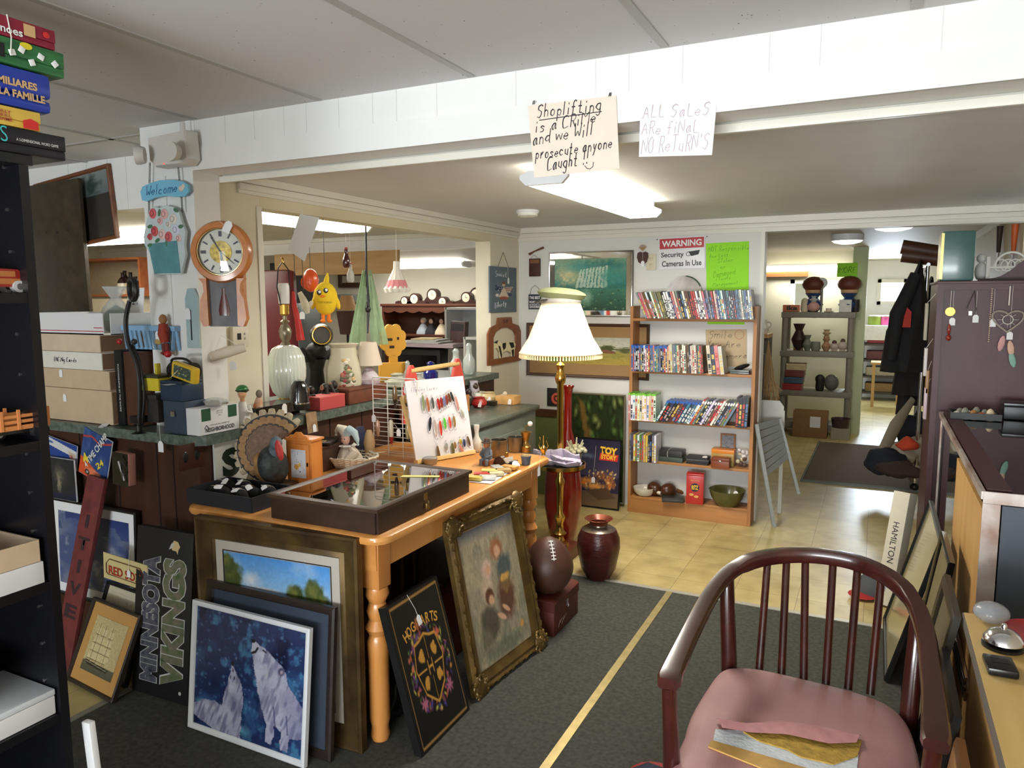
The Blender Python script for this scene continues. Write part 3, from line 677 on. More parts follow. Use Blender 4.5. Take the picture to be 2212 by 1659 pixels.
def frame_parts(t,w,h,fw,fd,fm,prof=None):
    """mitred moulding around a w x h opening's outside, lying in local XY, back at z=0"""
    prof=prof or[(0,0),(0,fd*0.8),(fw*0.25,fd),(fw*0.75,fd*0.85),(fw,fd*0.5),(fw,0)]
    g=G();rs=[]
    for sx,sy in((-1,-1),(1,-1),(1,1),(-1,1)):rs.append(g.ring([(sx*(w/2-a),sy*(h/2-a),b)for a,b in prof]))
    rs.append(rs[0]);g.skin(rs,True,False,False);return g.build('frame',fm,t)
def picture(name,label,M,w,h,fw,fd,fm,art,matw=0,matm=None,rough=0.25,coat=0.0,prof=None,group=None,cat='picture',inner=None):
    t=thing(name,label,cat,group=group);t.matrix_world=M
    frame_parts(t,w,h,fw,fd,fm,prof)
    iw,ih=w-2*fw,h-2*fw;z=fd*0.45
    G().bx(-iw/2-0.004,iw/2+0.004,-ih/2-0.004,ih/2+0.004,0,z-0.0012).build('mat_board' if matw else 'backing',matm or flat((150,130,100)),t)
    if inner:frame_parts(t,iw-2*matw+2*inner[0],ih-2*matw+2*inner[0],inner[0],z+0.002,inner[1]).name='inner_frame'
    if art is not None:art.mesh('picture',iw-2*matw,ih-2*matw,t,T(0,0,z),rough,coat)
    return t
def price_tag(parent,M,w=0.022,string=None):
    g=G().use(whitecard);g.at(M);g.prism([(-w/2,-w*0.75),(w/2,-w*0.75),(w/2,w*0.4),(w*0.22,w*0.75),(-w*0.22,w*0.75),(-w/2,w*0.4)],0.0006)
    g.at(Matrix());
    if string:g.use(string_m);g.tube(string,0.0008,4)
    return g.build('price_tag',None,parent)
def facing(p):# upright matrix at p whose face looks at the camera's side
    p=Vector(p);d=p-CAMP;return T(p)@RZ(math.atan2(-d.x,d.y))@RX(PI/2)
black_fr=mat('black_frame',(22,22,22),0.35);brown_fr=wood('brown_frame',(60,40,26),(82,56,38),0.4)
# ---------------- wolves
A=Art(160,200,(34,48,92),1.2)
A.mix(np.clip((A.fbm(6,2)-0.45)*4,0,1)*0.8,(56,96,146)).mix(np.clip((A.fbm(14,8)-0.55)*6,0,1)*0.7,(72,138,176)).mix(np.clip((0.42-A.fbm(5,12))*6,0,1),(16,22,56))
A.speck(160,[(110,160,196),(84,128,180),(140,176,206),(60,120,160)],0.008,0.02,(0,1,0,.75),5,1.0,0.6)
A.ell(.12,.80,.14,.04,(110,170,190),.8,rag=.6).ell(.45,.93,.13,.07,(90,150,180),.8,rag=.8)
fur,dk_,lt_=(176,176,200),(118,116,146),(206,206,224)
A.poly([(0,.83),(.08,.78),(.2,.76),(.28,.78),(.29,.66),(.32,.58),(.345,.46),(.36,.40),(.385,.46),(.43,.52),(.46,.58),(.47,.66),(.46,.80),(.455,1),(0.2,1),(0,.93)],fur,.025)
A.ell(.36,.6,.05,.07,lt_,1).ell(.3,.84,.1,.09,lt_,1,rag=.5).ell(.38,.72,.06,.1,dk_,1,rag=.8).ell(.36,.41,.012,.02,(30,30,40),.6).ell(.365,.46,.01,.025,(60,50,70),.8).ell(.14,.83,.1,.05,lt_,1,rag=.5)
A.poly([(.53,.19),(.555,.165),(.62,.20),(.69,.225),(.755,.285),(.80,.31),(.845,.37),(.86,.44),(.93,.52),(1,.6),(1,.84),(.95,.86),(.90,.86),(.87,.98),(.81,.98),(.82,.84),(.76,.80),(.76,.9),(.73,.97),(.68,.96),(.685,.82),(.64,.70),(.60,.58),(.565,.40),(.545,.285),(.525,.265)],fur,.022)
A.ell(.63,.27,.06,.05,lt_,1).ell(.60,.43,.05,.12,lt_,1,rag=.6).ell(.70,.40,.08,.08,(196,190,206),1,rag=.6).ell(.75,.62,.1,.14,lt_,1,rag=.7).ell(.66,.62,.05,.18,dk_,1,.2,rag=1.0,a=.6).ell(.84,.6,.1,.16,dk_,1,-.4,rag=1.2,a=.5)
A.ell(.80,.36,.035,.045,(96,92,120),.5,.5).ell(.80,.365,.02,.03,(170,160,180),.6,.5).ell(.545,.175,.016,.014,(24,22,34),.4).line([(.535,.27),(.565,.255),(.58,.225)],.006,(36,30,48)).line([(.63,.225),(.655,.235)],.004,(40,36,54))
W_=np.zeros(A.U.shape,bool)
F_=(A.C.sum(2)>1.28)&(A.C[...,0]>.42);st_=vnoise(A.U+A.V*.3,A.V*.22,60,5)*.6+vnoise(A.U,A.V*.3,26,9)*.4
A.mix(np.clip((st_-.46)*5,0,1)*.55*F_,(92,92,128));A.mix(np.clip((A.U-.82)*6,0,1)*F_*.5,(98,98,134));A.mix(np.clip((.62-A.U)*12,0,1)*(A.U>.52)*F_*.25,(226,226,238))
A.line([(.765,.81),(.745,.66)],.006,(70,72,108),.8).line([(.875,.84),(.86,.7)],.006,(70,72,108),.7).ell(.80,.355,.03,.04,(70,68,96),.5,.5).ell(.803,.36,.016,.024,(176,160,176),.6,.5).ell(.545,.17,.018,.014,(16,16,24),.4).line([(.535,.27),(.565,.255),(.585,.22)],.007,(26,22,38)).line([(.63,.225),(.66,.237)],.005,(30,28,40)).ell(.36,.405,.013,.022,(20,20,30),.5).ell(.345,.52,.008,.02,(40,40,60),.7).ell(.38,.52,.008,.02,(40,40,60),.7)
A.C*=.95;A.grain(.06)
M,w,h=lean_frame((413,1566),(664,1656),(450,1302),(697,1358),0.11)
picture('framed_picture','white framed photo of two howling wolves leaning at the front of the stack',M@T(0,h/2,0),w,h,0.02,0.02,mat('white_frame',(216,218,222),0.35),A,coat=.3)
# ---------------- dark navy picture behind the wolves
M,w,h=lean_frame((440,1556),(709,1648),(456,1258),(741,1315),0.09)
w*=1.02
picture('framed_picture','dark framed picture with navy mat behind the wolf photo',M@T(0,h/2,-.02),w,h,0.03,0.02,wood('espresso_frame',(34,26,24),(48,38,34),0.35),Art(20,20,(40,48,62)),0.09,mat('navy_mat',(46,56,72),0.8))
# ---------------- sky landscape in bronze gold frame
A=Art(130,130,(90,150,210),1.0);A.grad((74,140,210),(170,200,220),0,.36).mix(np.clip((A.fbm(4,3)-.5)*4,0,1)*.5,(205,205,215))
A.ell(.26,.18,.12,.08,(206,208,214),.9,rag=.5).ell(.4,.24,.2,.03,(215,200,190),.9,rag=.5).grad((70,80,50),(50,60,34),.36,1)
for cx,cy,rx,ry in((.06,.17,.14,.12),(.03,.09,.08,.08),(.68,.25,.1,.09),(.85,.22,.12,.12),(.8,.31,.16,.06),(.95,.28,.08,.09)):
    A.ell(cx,cy,rx,ry,(62,74,38),.35,rag=.7,seed=int(cx*90)).ell(cx-.02,cy-.03,rx*.7,ry*.7,(104,108,56),.9,rag=1.1,seed=int(cx*70)+3)
A.grain(.06)
M,w,h=lean_frame((440,1536),(782,1630),(419,1112),(798,1172),0.0)
bronze=mat('bronze_gold_frame',(116,92,52),0.38,0.55,sc=9,col2=(64,50,34),bump=0.05)
gp=[(0,0),(0,.03),(.008,.036),(.016,.03),(.06,.016),(.075,.022),(.085,.012),(.085,0)]
picture('framed_painting','landscape painting of blue sky and trees in a wide bronze gold frame against the table',M@T(0,h/2,-.032),w,h,0.085,0.036,bronze,A,0.035,mat('grey_linen_mat',(178,170,160),0.9),prof=gp,inner=(0.006,black_fr))
# ---------------- black purple-and-gold team canvas: block letters reading upward
M,w,h=lean_frame((285,1490),(405,1526),(306,1137),(440,1156),0.11)
t=thing('wall_sign','tall black canvas with stadium-photo block letters reading upward','sign');t.matrix_world=M
G().bx(-w/2,w/2,0,h,-0.032,0,bev=0.002).build('canvas',mat('black_canvas',(20,20,22),0.5,var=0.2,bump=0.1,bsc=300),t)
lw=mat('letter_outline',(190,190,186),0.6);gr=mat('stadium_green',(66,92,44),0.7,sc=26,col2=(122,110,96));st=mat('stadium_stands',(44,46,62),0.7,sc=40,col2=(96,96,104))
for s,cx,hh,ww,m2,cy in(('MINNESOTA',-w*.21,w*.33,h*.76,st,.46),('VIKINGS',w*.20,w*.42,h*.76,gr,.46)):
    R=T(cx,h*cy,0)@RZ(PI/2)
    text(s,ww,hh,lw,t,R@T(0,0,.0004),bold=.085);text(s,ww*.992,hh*.93,m2,t,R@T(0,0,.0008),bold=.06)
g=G();g.at(T(w*.2,h*.905,.0008));g.plate([(-.018,-.012),(.004,-.014),(.012,-.026),(.016,-.006),(.024,.004),(.012,.022),(-.008,.026),(-.022,.010)]);g.use(mat('pale_gold',(206,178,130),.6));g.build('emblem',mat('pale_gold',(206,178,130),.6),t)
g=G();g.at(T(w*.2,h*.905,.0014));g.plate([(-.034,-.012),(-.012,-.002),(-.006,.016),(-.022,.012)]);g.build('emblem',lw,t)
G().at(T(w*.36,h*.06,.0006)).prism([(.007*math.cos(k*PI/6),.007*math.sin(k*PI/6))for k in range(12)],.0004).build('sticker',lw,t)
# ---------------- black canvas with gold crest and flowers
M,w,h=lean_frame((912,1637),(1015,1532),(798,1330),(908,1270),0.27)
A=Art(140,230,(16,15,18),1.75);gold=(196,142,60)
fl_=[(206,96,70),(120,60,130),(70,60,140),(214,150,70),(90,120,60),(170,80,90),(196,190,90)]
rs=random.Random(4)
for k in range(120):
    a=rs.uniform(0,2*PI);r=rs.uniform(.85,1.15);cx,cy=.5+.33*r*math.cos(a),.53+.27*r*math.sin(a)
    A.ell(cx,cy,rs.uniform(.02,.05),rs.uniform(.01,.028),rs.choice(fl_),.7,rs.uniform(0,3),a=.85)
for cx,cy in((.45,.22),(.25,.72),(.72,.36),(.75,.74)):
    for k in range(7):a=k*.9;A.ell(cx+.04*math.cos(a),cy+.024*math.sin(a),.045,.018,(214,110,80)if cy<.5 else(190,110,140),.8,a,a=.9)
A.poly([(.3,.34),(.5,.30),(.7,.34),(.76,.5),(.68,.68),(.5,.78),(.32,.68),(.24,.5)],(16,15,18))
A.line([(.3,.34),(.4,.33),(.5,.30),(.6,.33),(.7,.34),(.76,.5),(.68,.68),(.5,.78),(.32,.68),(.24,.5),(.3,.34)],.006,gold).line([(.5,.31),(.5,.47)],.004,gold).line([(.5,.6),(.5,.77)],.004,gold).line([(.25,.53),(.42,.53)],.004,gold).line([(.58,.53),(.75,.53)],.004,gold)
for cx,cy in((.38,.43),(.62,.43),(.38,.62),(.62,.62)):A.ell(cx,cy,.06,.045,gold,.3,rag=1.2,seed=int(cx*50)+int(cy*40)).ell(cx+.02,cy-.03,.025,.02,gold,.3)
A.line([(.46,.49),(.46,.57)],.008,gold).line([(.54,.49),(.54,.57)],.008,gold).line([(.46,.53),(.54,.53)],.006,gold)
A.line([(.05,.03),(.95,.03),(.95,.97),(.05,.97),(.05,.03)],.006,(150,112,60))
t=thing('canvas_print','black canvas with a gold heraldic shield wreathed in flowers, tipped against the table leg','canvas print');t.matrix_world=M
G().bx(-w/2,w/2,0,h,-0.03,0).build('canvas',black_fr,t);A.mesh('picture',w*.995,h*.995,t,T(0,h/2,.0006),.4)
gm=mat('gold_print',(202,150,66),.5)
for k,c in enumerate('HOGWARTS'):
    a=0.95-k*0.27;text(c,.024,.036,gm,t,T(w*.5*0.72*-math.sin(a),h*.70+.045*math.cos(a),.001)@RZ(a*0.35),bold=.02)
price_tag(t,T(-w*.02,h*.80,.004)@RZ(.15),.024,[(-w*.12,h,.004),(-w*.04,h*.88,.004),(-w*.02,h*.82,.003)])
# ---------------- ornate gilt frame with children painting
M,w,h=lean_frame((1022,1508),(1170,1392),(930,1142),(1090,1072),0.20)
A=Art(130,200,(150,140,118),1.55);A.mix(np.clip((A.fbm(5,2)-.45)*4,0,1)*.7,(120,124,112)).mix(np.clip((A.fbm(16,7)-.5)*5,0,1)*.4,(186,172,142)).mix(np.clip((A.fbm(9,5)-.55)*5,0,1)*.5,(92,96,84)).grad((96,98,110),(150,140,118),0,.1)
sk,hr=(205,160,130),(150,100,70)
A.ell(.5,.5,.42,.4,(128,122,104),.9,rag=.6,a=.5).ell(.62,.22,.14,.11,hr,.4,rag=.5).ell(.62,.24,.07,.06,sk,.4).ell(.70,.38,.17,.13,(78,88,88),.4,rag=.4).ell(.66,.60,.19,.2,(92,60,46),.4,rag=.4)
A.ell(.38,.33,.11,.09,(196,166,150),.4,rag=.4).ell(.40,.345,.06,.05,sk,.4).ell(.34,.48,.14,.15,(188,164,144),.5,rag=.4)
A.ell(.68,.5,.12,.09,(120,92,60),.4,rag=.7).ell(.68,.45,.11,.04,(196,150,80),.5,rag=.9)
A.ell(.36,.53,.09,.07,(92,60,44),.3).ell(.38,.565,.06,.05,sk,.4).ell(.30,.72,.19,.15,(84,78,66),.35,.3,rag=.3).ell(.52,.72,.1,.028,sk,.4,.4).ell(.62,.68,.09,.025,sk,.4,.5).ell(.2,.82,.12,.1,(108,104,84),.5,rag=.5)
A.ell(.5,.93,.5,.09,(110,112,92),.6,rag=.7).speck(26,[(140,150,116),(80,96,70),(180,166,126)],.01,.03,(0,1,.78,1),8,1,.5).ell(.86,.86,.05,.04,(206,150,80),.6)
A.grain(.1)
gilt=mat('tarnished_gilt',(122,96,48),0.42,0.5,sc=14,col2=(76,58,32),bump=0.2,bsc=60)
t=picture('ornate_frame','painting of three children by a stream in an ornate gilt frame',M@T(0,h/2,-.01),w,h,0.07,0.03,gilt,A,prof=[(0,0),(0,.022),(.012,.034),(.022,.026),(.035,.03),(.06,.012),(.07,.012),(.07,0)],cat='painting')
rs=random.Random(9)
for sx,sy in((-1,-1),(1,-1),(1,1),(-1,1)):
    g=G();cx,cy=sx*(w/2-.03),sy*(h/2-.03)
    for k in range(11):
        a=rs.uniform(0,6.28);r=rs.uniform(0,.045);g.torus((cx+r*math.cos(a)-sx*.008,cy+r*math.sin(a)-sy*.008,.034+rs.uniform(0,.012)),rs.uniform(.008,.016),.0055,10,6,rot=RX(rs.uniform(-.5,.5)),a1=4.6)
    for k in range(7):a=rs.uniform(0,6.28);g.sph((cx+.04*math.cos(a),cy+.04*math.sin(a),.036),(.012,.008,.008),8,5,RZ(a))
    g.sph((cx,cy,.03),(.045,.045,.018),10,6);g.build('corner_scroll',gilt,t)
g=G()
for sx in(-1,1):
    for k in range(9):g.sph((sx*(w/2-.012),(k/8-.5)*(h-.2),.032),(.007,.018,.006),8,5,RZ(.3*(k%2*2-1)))
for sy in(-1,1):
    for k in range(7):g.sph(((k/6-.5)*(w-.2),sy*(h/2-.012),.032),(.018,.007,.006),8,5,RZ(.3*(k%2*2-1)))
tag(g.build('carved_edging',gilt,t),kind='stuff')
# ---------------- tall ship picture and its neighbours at the left
M,w,h=lean_frame((152,1468),(228,1508),(169,1275),(292,1320),0.42)
w=0.34;M=M@T(0.03,0,0)
A=Art(90,110,(190,172,122),1.2);A.mix(np.clip((A.fbm(5,2)-.4)*2,0,1)*.4,(160,142,96)).grad((96,92,70),(80,78,60),.82,1)
for px_,sc_ in((.38,1.),(.6,.9),(.2,.7)):
    for k in range(4):y=.2+.15*k;ww=(.07+.025*k)*sc_;A.poly([(px_-ww,y),(px_+ww,y),(px_+ww*1.15,y+.12),(px_-ww*1.1,y+.125)],(206,190,142)).line([(px_-ww*1.1,y+.125),(px_+ww*1.15,y+.122)],.004,(90,78,54))
    A.line([(px_,.12),(px_,.84)],.005,(86,74,52))
A.poly([(.66,.8),(.84,.5),(.8,.8)],(190,174,128)).poly([(.06,.80),(.84,.84),(.78,.9),(.14,.88)],(52,46,36)).line([(.1,.83),(.78,.865)],.004,(170,160,120));A.grain(.12)
picture('framed_print','brown framed print of a tall sailing ship leaning at the left',M@T(0,h/2,0),w,h,0.014,0.02,mat('dark_frame_edge',(46,36,28),0.5),A,0.045,mat('tan_mat',(186,140,76),0.8))
M2,w2,h2=lean_frame((178,1440),(260,1478),(209,1243),(295,1273),0.36)
picture('framed_print','small dark framed pencil drawing with pale mat behind the ship print',M2@T(0.04,h2/2+.0,0),0.30,h2,0.016,0.02,black_fr,Art(40,50,(196,188,160),1.2).speck(60,[(110,106,92),(150,144,124)],.01,.06,(.1,.9,.1,.5),3,.8,.5,.3),0.02,mat('cream_mat',(196,188,160),0.8))
def board(name,label,cat,Y,tl,br,art=None,d=0.01,m=None,rz=0,rough=.4):
    p,q=at(*tl,Y=Y),at(*br,Y=Y);w,h=q.x-p.x,p.z-q.z;t=thing(name,label,cat);t.matrix_world=FR((p.x+q.x)/2,Y,(p.z+q.z)/2)@RZ(rz)
    G().bx(-w/2,w/2,-h/2,h/2,-d,0).build('board',m or whitecard,t)
    if art is not None:art.mesh('print',w*.99,h*.99,t,T(0,0,.0008),rough)
    return t,w,h
# team plate sign
t,w,h=board('metal_sign','cream metal plate sign with a brown border and red lettering','sign',1.86,(222,1196),(320,1275),None,.003,mat('cream_enamel',(206,190,136),.4),rz=-.06)
g=G().use(mat('brown_enamel',(104,50,34),.4));c_=w/2-.02;d_=h/2-.02
g.tube([(-c_+.01,-d_,.001),(-c_,-d_+.01,.001),(-c_,d_-.02,.001),(-c_+.02,d_,.001),(c_-.02,d_,.001),(c_,d_-.02,.001),(c_,-d_+.01,.001),(c_-.01,-d_,.001)],.005,5,True,.2);g.build('border',None,t)
text('RED SOX',w*.74,h*.34,mat('sign_red',(166,44,30),.5),t,T(.0,-h*.1,.002),bold=.02)
price_tag(t,T(.03,0,.006),.02,[(.03,.1,.002),(.03,.015,.006)])
# cloud photo
A=Art(80,80,(72,86,130));A.mix(np.clip((A.fbm(4,3)-.45)*4,0,1)*.8,(120,128,150)).mix(np.clip((A.fbm(9,6)-.6)*5,0,1)*.7,(176,176,176)).grad((48,64,120),(72,86,130),0,.3,(A.V<.25)&(A.fbm(5,9)>.45))
p,q=at(96,1074,Y=1.97),at(299,1330,Y=1.97)
picture('framed_photo','black framed cloud photo with white mat against the counter front',FR((p.x+q.x)/2,1.995,(p.z+q.z)/2)@RX(-.04),q.x-p.x,p.z-q.z,0.016,0.022,black_fr,A,0.04,whitecard)
# red plank sign
t=thing('plank_sign','tall red wooden plank sign with dark letters leaning at the left','sign')
p0,p1=at(130,1330,Y=1.83),at(188,1036,Y=1.91);t.matrix_world=T(p0.x+.06,1.83,p0.z)@RY(math.atan2(p1.x-p0.x-.06,p1.z-p0.z))@RX(PI/2-.2)
hh=(p1-p0).length;G().bx(-.055,.055,-.25,hh,-.02,0,bev=.003).build('plank',wood('weathered_red_plank',(92,34,34),(118,50,46),.7,'z',6),t)
for k,c in enumerate('EVITI'):text(c,.07 if c!='I' else .02,.055,mat('dark_lettering',(52,30,36),.7),t,T(0,.03+k*.095,.001)@RZ(PI/2*0),bold=.03)
# racing poster, blue card, dark photo, boxed pink set at the counter front
A=Art(70,100,(34,62,120),1.4);A.mix(np.clip((A.fbm(6,4)-.5)*5,0,1)*.6,(70,100,150)).poly([(0,.62),(.5,.75),(.9,1),(0,1)],(206,80,40)).ell(.5,.85,.3,.1,(214,120,80),.3,rag=.5).ell(.3,.9,.09,.06,(20,20,24),.2).ell(.3,.9,.05,.035,(160,160,164),.3).ell(.62,.93,.09,.06,(20,20,24),.2).line([(.0,.2),(.3,.12),(.6,.2),(1,.06)],.014,(186,60,50))
t,w,h=board('poster','blue racing poster tilted beside the boxed pink set','poster',1.985,(172,930),(240,1045),A,.004,rz=-.3)
text('4 TIME CHAMP',w*1.15,.03,mat('print_white',(214,214,206),.5),t,T(.0,.03,.0018)@RZ(1.05),bold=.02);text('24',w*.28,.028,mat('print_yellow',(226,200,60),.5),t,T(w*.2,-.02,.002)@RZ(.8),bold=.03);text('4',w*.2,.045,mat('print_yellow',(226,200,60),.5),t,T(-w*.32,-.03,.002)@RZ(.8),bold=.04)
A=Art(60,60,(34,66,140));A.poly([(0,.0),(1,.24),(1,.5),(.55,.42),(0,.3)],(206,206,206)).ell(.2,.2,.12,.06,(70,100,160),.4).poly([(.74,.3),(.98,.36),(.98,.68),(.86,.78)],(196,176,160)).ell(.85,.52,.06,.12,(150,90,70),.6)
board('card_sign','blue and white card sign tilted against the counter front','sign',2.0,(92,945),(168,1010),A,.003,rz=-.16)
A=Art(60,60,(36,38,44));A.ell(.5,.4,.3,.3,(96,90,76),.9,rag=1).ell(.45,.62,.1,.3,(150,140,110),.9,rag=.9).grad((30,36,70),(20,24,40),.85,1)
board('photo_print','dark unframed photo print under the blue card sign','picture',1.97,(96,985),(166,1085),A,.006)
t=thing('boxed_set','pink boxed tool set in clear plastic hung on the counter front','boxed set');p=at(258,1014,Y=1.93);t.matrix_world=FR(p.x,1.975,p.z)@RZ(-.06)
G().bx(-.045,.045,-.066,.066,.004,.034,bev=.003).build('box',mat('pink_card',(186,128,112),.35,coat=.5),t)
g=G().use(mat('cast_metal',(150,146,138),.35,.9))
g.cyl((-.015,.03,.037),(.02,-.045,.037),.006,.007);g.sph((-.012,.03,.037),(.012,.008,.004));g.torus((-.03,.02,.037),.01,.002,14,5);g.box((.03,.0,.036),(.012,.03,.004));g.torus((-.034,-.035,.037),.004,.003,10,5);g.build('metal_tools',None,t)
G().bx(-.047,.047,-.068,.068,.041,.042).build('clear_cover',glass('plastic_wrap',(240,240,245),.05,2.5),t)
g=G().use(blackpl);g.tube(smooth([Vector(q)for q in((.01,.07,.04),(.03,.03,.05),(.02,.0,.05),(.045,-.01,.05),(.04,.03,.05),(.02,.02,.052),(.03,-.05,.05))],5),.0015,5);g.build('cord',None,t)
# switch plate on the counter panel
t=thing('switch_plate','dark double switch plate on the wooden counter front','switch');p=at(413,985,X=-2.365);t.matrix_world=T(-2.3675,p.y,p.z)@RZ(PI/2)@RX(PI/2)
G().bx(-.06,.06,-.05,.05,0,.004,bev=.001).build('plate',mat('dark_brown_plate',(62,30,20),.4),t)
for x in(-.027,.027):g=G().use(blackpl);g.sph((x,0,.004),(.013,.022,.003));g.build('outlet',None,t)
# ---------------- handwritten notices on the beam
ink=mat('black_marker',(40,38,44),.6);redink=mat('faint_red_pen',(196,168,176),.6);paper=mat('manila_paper',(226,212,196),.7,var=.02);paperw=mat('white_paper',(224,222,228),.7,var=.02)
def sheet(name,label,M,poly,m,lines,ink_,cat='sign',r=.0016,thick=.0006):
    t=thing(name,label,cat);t.matrix_world=M
    G().prism(poly,thick,-thick).build('paper',m,t)
    for k,(s,x,y,h,sl,extra)in enumerate(lines):hand(s,x,y,h,ink_,t,Matrix(),r,seed=k+1,sl=sl,**(extra or{}))
    return t
def onwall(Y,c,pts):o=at(*c,Y=Y);return FR(o.x,Y,o.z),[((at(*p,Y=Y)-o).x,(at(*p,Y=Y)-o).z)for p in pts]
Ys=YB-.004;M,P=onwall(Ys,(1240,295),[(1154,384),(1338,364),(1331,206),(1140,228)])
def L(c,a,b,h,Y,s,ex=None):# a written line: left foot pixel a, slope toward pixel b
    o,p,q=at(*c,Y=Y),at(*a,Y=Y),at(*b,Y=Y);k=(q.z-p.z)/(q.x-p.x);return(s,p.x-o.x,p.z-o.z,h,k,ex)
c=(1240,295);mp_=mpp(at(*c,Y=Ys))
def fitw(s,a,b,hp,lean=.12):# letter width factor so the line spans its pixels
    n=sum(0.75*1 if ch==' ' else(0.45 if ch in "il!.'I" else 1.15 if ch in 'mwMW' else .9)+.28 for ch in s);return dict(wide=max(.2,((b[0]-a[0])/hp)/n*1.04),lean=lean)
def LL(c,s,a,b,hp,Y,lean=.12):return L(c,a,b,hp*mpp(at(*c,Y=Y)),Y,s,fitw(s,a,b,hp,lean))
t=sheet('paper_sign','handwritten shoplifting warning on manila paper taped to the white beam',M,P,paper,[
    LL(c,'Shoplifting',(1160,255),(1306,238),28,Ys),LL(c,'"',(1147,250),(1156,249),30,Ys),LL(c,'"',(1311,232),(1320,230),30,Ys),LL(c,'is a CRiMe',(1156,286),(1296,263),26,Ys),LL(c,'and we Will',(1150,315),(1290,290),30,Ys),
    LL(c,'prosecute anyone',(1156,345),(1330,318),26,Ys),LL(c,'Caught !!',(1182,368),(1276,352),30,Ys)],ink,r=.0024)
g=G();o=at(*c,Y=Ys);q=lambda x,y:Vector((at(x,y,Y=Ys)-o).to_tuple());cv=lambda x,y:(q(x,y).x,q(x,y).z,.0005)
g.tube([cv(1165,260),cv(1300,241)],.0016,5,flat=.4);g.build('underline',ink,t)
g=G();g.tube([cv(1263,358),cv(1268,364),cv(1275,365),cv(1281,360),cv(1282,350)],.0015,5,flat=.4);g.build('smile',ink,t)
Yq=YB-.003;c=(1462,285);M,P=onwall(Yq,c,[(1380,339),(1538,335),(1548,226),(1383,240)])
sheet('paper_sign','white paper sign in faint red pen about final sales taped to the white beam',M,P,paperw,[
    LL(c,'ALL SaLeS',(1388,256),(1530,250),27,Yq),LL(c,'ARe fiNaL',(1386,292),(1508,286),27,Yq),LL(c,"NO ReTuRN'S",(1385,332),(1528,322),34,Yq)],redink,r=.0011)
# hanging blank card in the counter opening
M,P=onwall(2.56,(655,512),[(622,540),(658,565),(690,470),(648,462)])
t=sheet('hanging_card','blank white card hanging askew in the counter opening',M,P,mat('white_card_sheet',(214,214,208),.7),[],ink)
g=G().use(string_m);q_=M.inverted()@Vector((M.translation.x+.0,M.translation.y,1.936));g.tube([(0,.05,0),q_],.001,4);g.build('thread',None,t)
# ---------------- back wall pieces
YW=YM-.004
A=Art(130,100,(44,110,100),1.0);A.grad((120,150,120),(40,120,116),0,.5).ell(.2,.3,.25,.3,(190,186,140),.8,rag=.8).ell(.35,.15,.3,.16,(70,140,130),.8,rag=1).ell(.75,.12,.35,.12,(44,110,104),.8,rag=1)
for k in range(9):x=.36+.045*k;A.poly([(x,.22-.008*k),(x+.03,.2-.008*k),(x-.02+.01*k*.5,.56),(x-.06+.01*k*.5,.56)],(206,220,200),.03,k+3,.75)
A.ell(.8,.35,.2,.25,(60,140,128),.9,rag=1).grad((60,120,100),(30,70,56),.58,1).ell(.45,.75,.12,.2,(150,186,160),.9,rag=.5).ell(.12,.72,.2,.2,(40,84,60),.8,rag=1).speck(80,[(30,70,50),(80,130,90),(140,170,120)],.006,.02,(0,1,.55,1),3).grain(.1)
a_,b_=at(1187,546,Y=YW),at(1367,684,Y=YW);cx,cz,w,h=(a_.x+b_.x)/2,(a_.z+b_.z)/2,b_.x-a_.x,a_.z-b_.z
t=thing('mirror_picture','waterfall print set in a wide mirror border on the back wall','picture');t.matrix_world=FR(cx,YW,cz)
G().bx(-w/2,w/2,-h/2,h/2,0,.012).build('mirror',mat('mirror_glass',(226,230,230),.03,1.0),t)
frame_parts(t,w,h,.012,.016,chrome);A.mesh('picture',w*.85,h*.8,t,T(.0,-.005,.0135),.3)
A=Art(150,90,(150,150,120),.55);A.grad((170,174,160),(196,194,170),0,.5).grad((150,140,70),(170,146,70),.5,1).mix(np.clip((A.fbm(10,3)-.5)*4,0,1)*.5*(A.V>.5),(110,120,60)).ell(.72,.42,.1,.16,(70,76,44),.4,rag=.9).ell(.62,.46,.06,.08,(96,96,60),.4,rag=.9).ell(.9,.44,.1,.12,(84,88,54),.5,rag=1).poly([(.62,.5),(.7,.44),(.8,.5),(.8,.58),(.62,.58)],(120,84,60)).ell(.2,.85,.2,.12,(90,120,50),.8,rag=1).line([(.3,.55),(.5,.5),(.6,.56)],.01,(120,80,50)).grain(.12)
a_,b_=at(1139,697,Y=YW),at(1402,830,Y=YW);b2=at(1400,822,Y=YW)
picture('framed_painting','wide framed meadow landscape with tan mat behind the floor lamp',FR((a_.x+b_.x)/2,YW,(a_.z+b2.z)/2),b_.x-a_.x,a_.z-b2.z,.022,.02,brown_fr,A,.08,mat('tan_linen_mat',(150,118,76),.8))
# warning sign
a_,b_=at(1424,514,Y=YW),at(1522,580,Y=YW);w,h=b_.x-a_.x,a_.z-b_.z
t=thing('warning_sign','red and white security camera warning sign on the back wall','sign');t.matrix_world=FR((a_.x+b_.x)/2,YW,(a_.z+b_.z)/2)@RZ(.02)
G().bx(-w/2,w/2,-h/2,h/2,0,.003,bev=.001).build('plate',mat('sign_white',(226,226,228),.35),t)
G().bx(-w*.48,w*.48,h*.15,h*.47,.003,.0035).build('red_band',mat('sign_red_band',(186,36,50),.4),t)
wm=mat('sign_letter_white',(236,236,236),.5);bm_=mat('sign_letter_black',(34,36,40),.5)
text('WARNING',w*.86,h*.2,wm,t,T(0,h*.31,.004),bold=.03);text('Security',w*.5,h*.2,bm_,t,T(-w*.2,-h*.06,.004),bold=.02);text('Cameras In Use',w*.86,h*.18,bm_,t,T(0,-h*.32,.004),bold=.02)
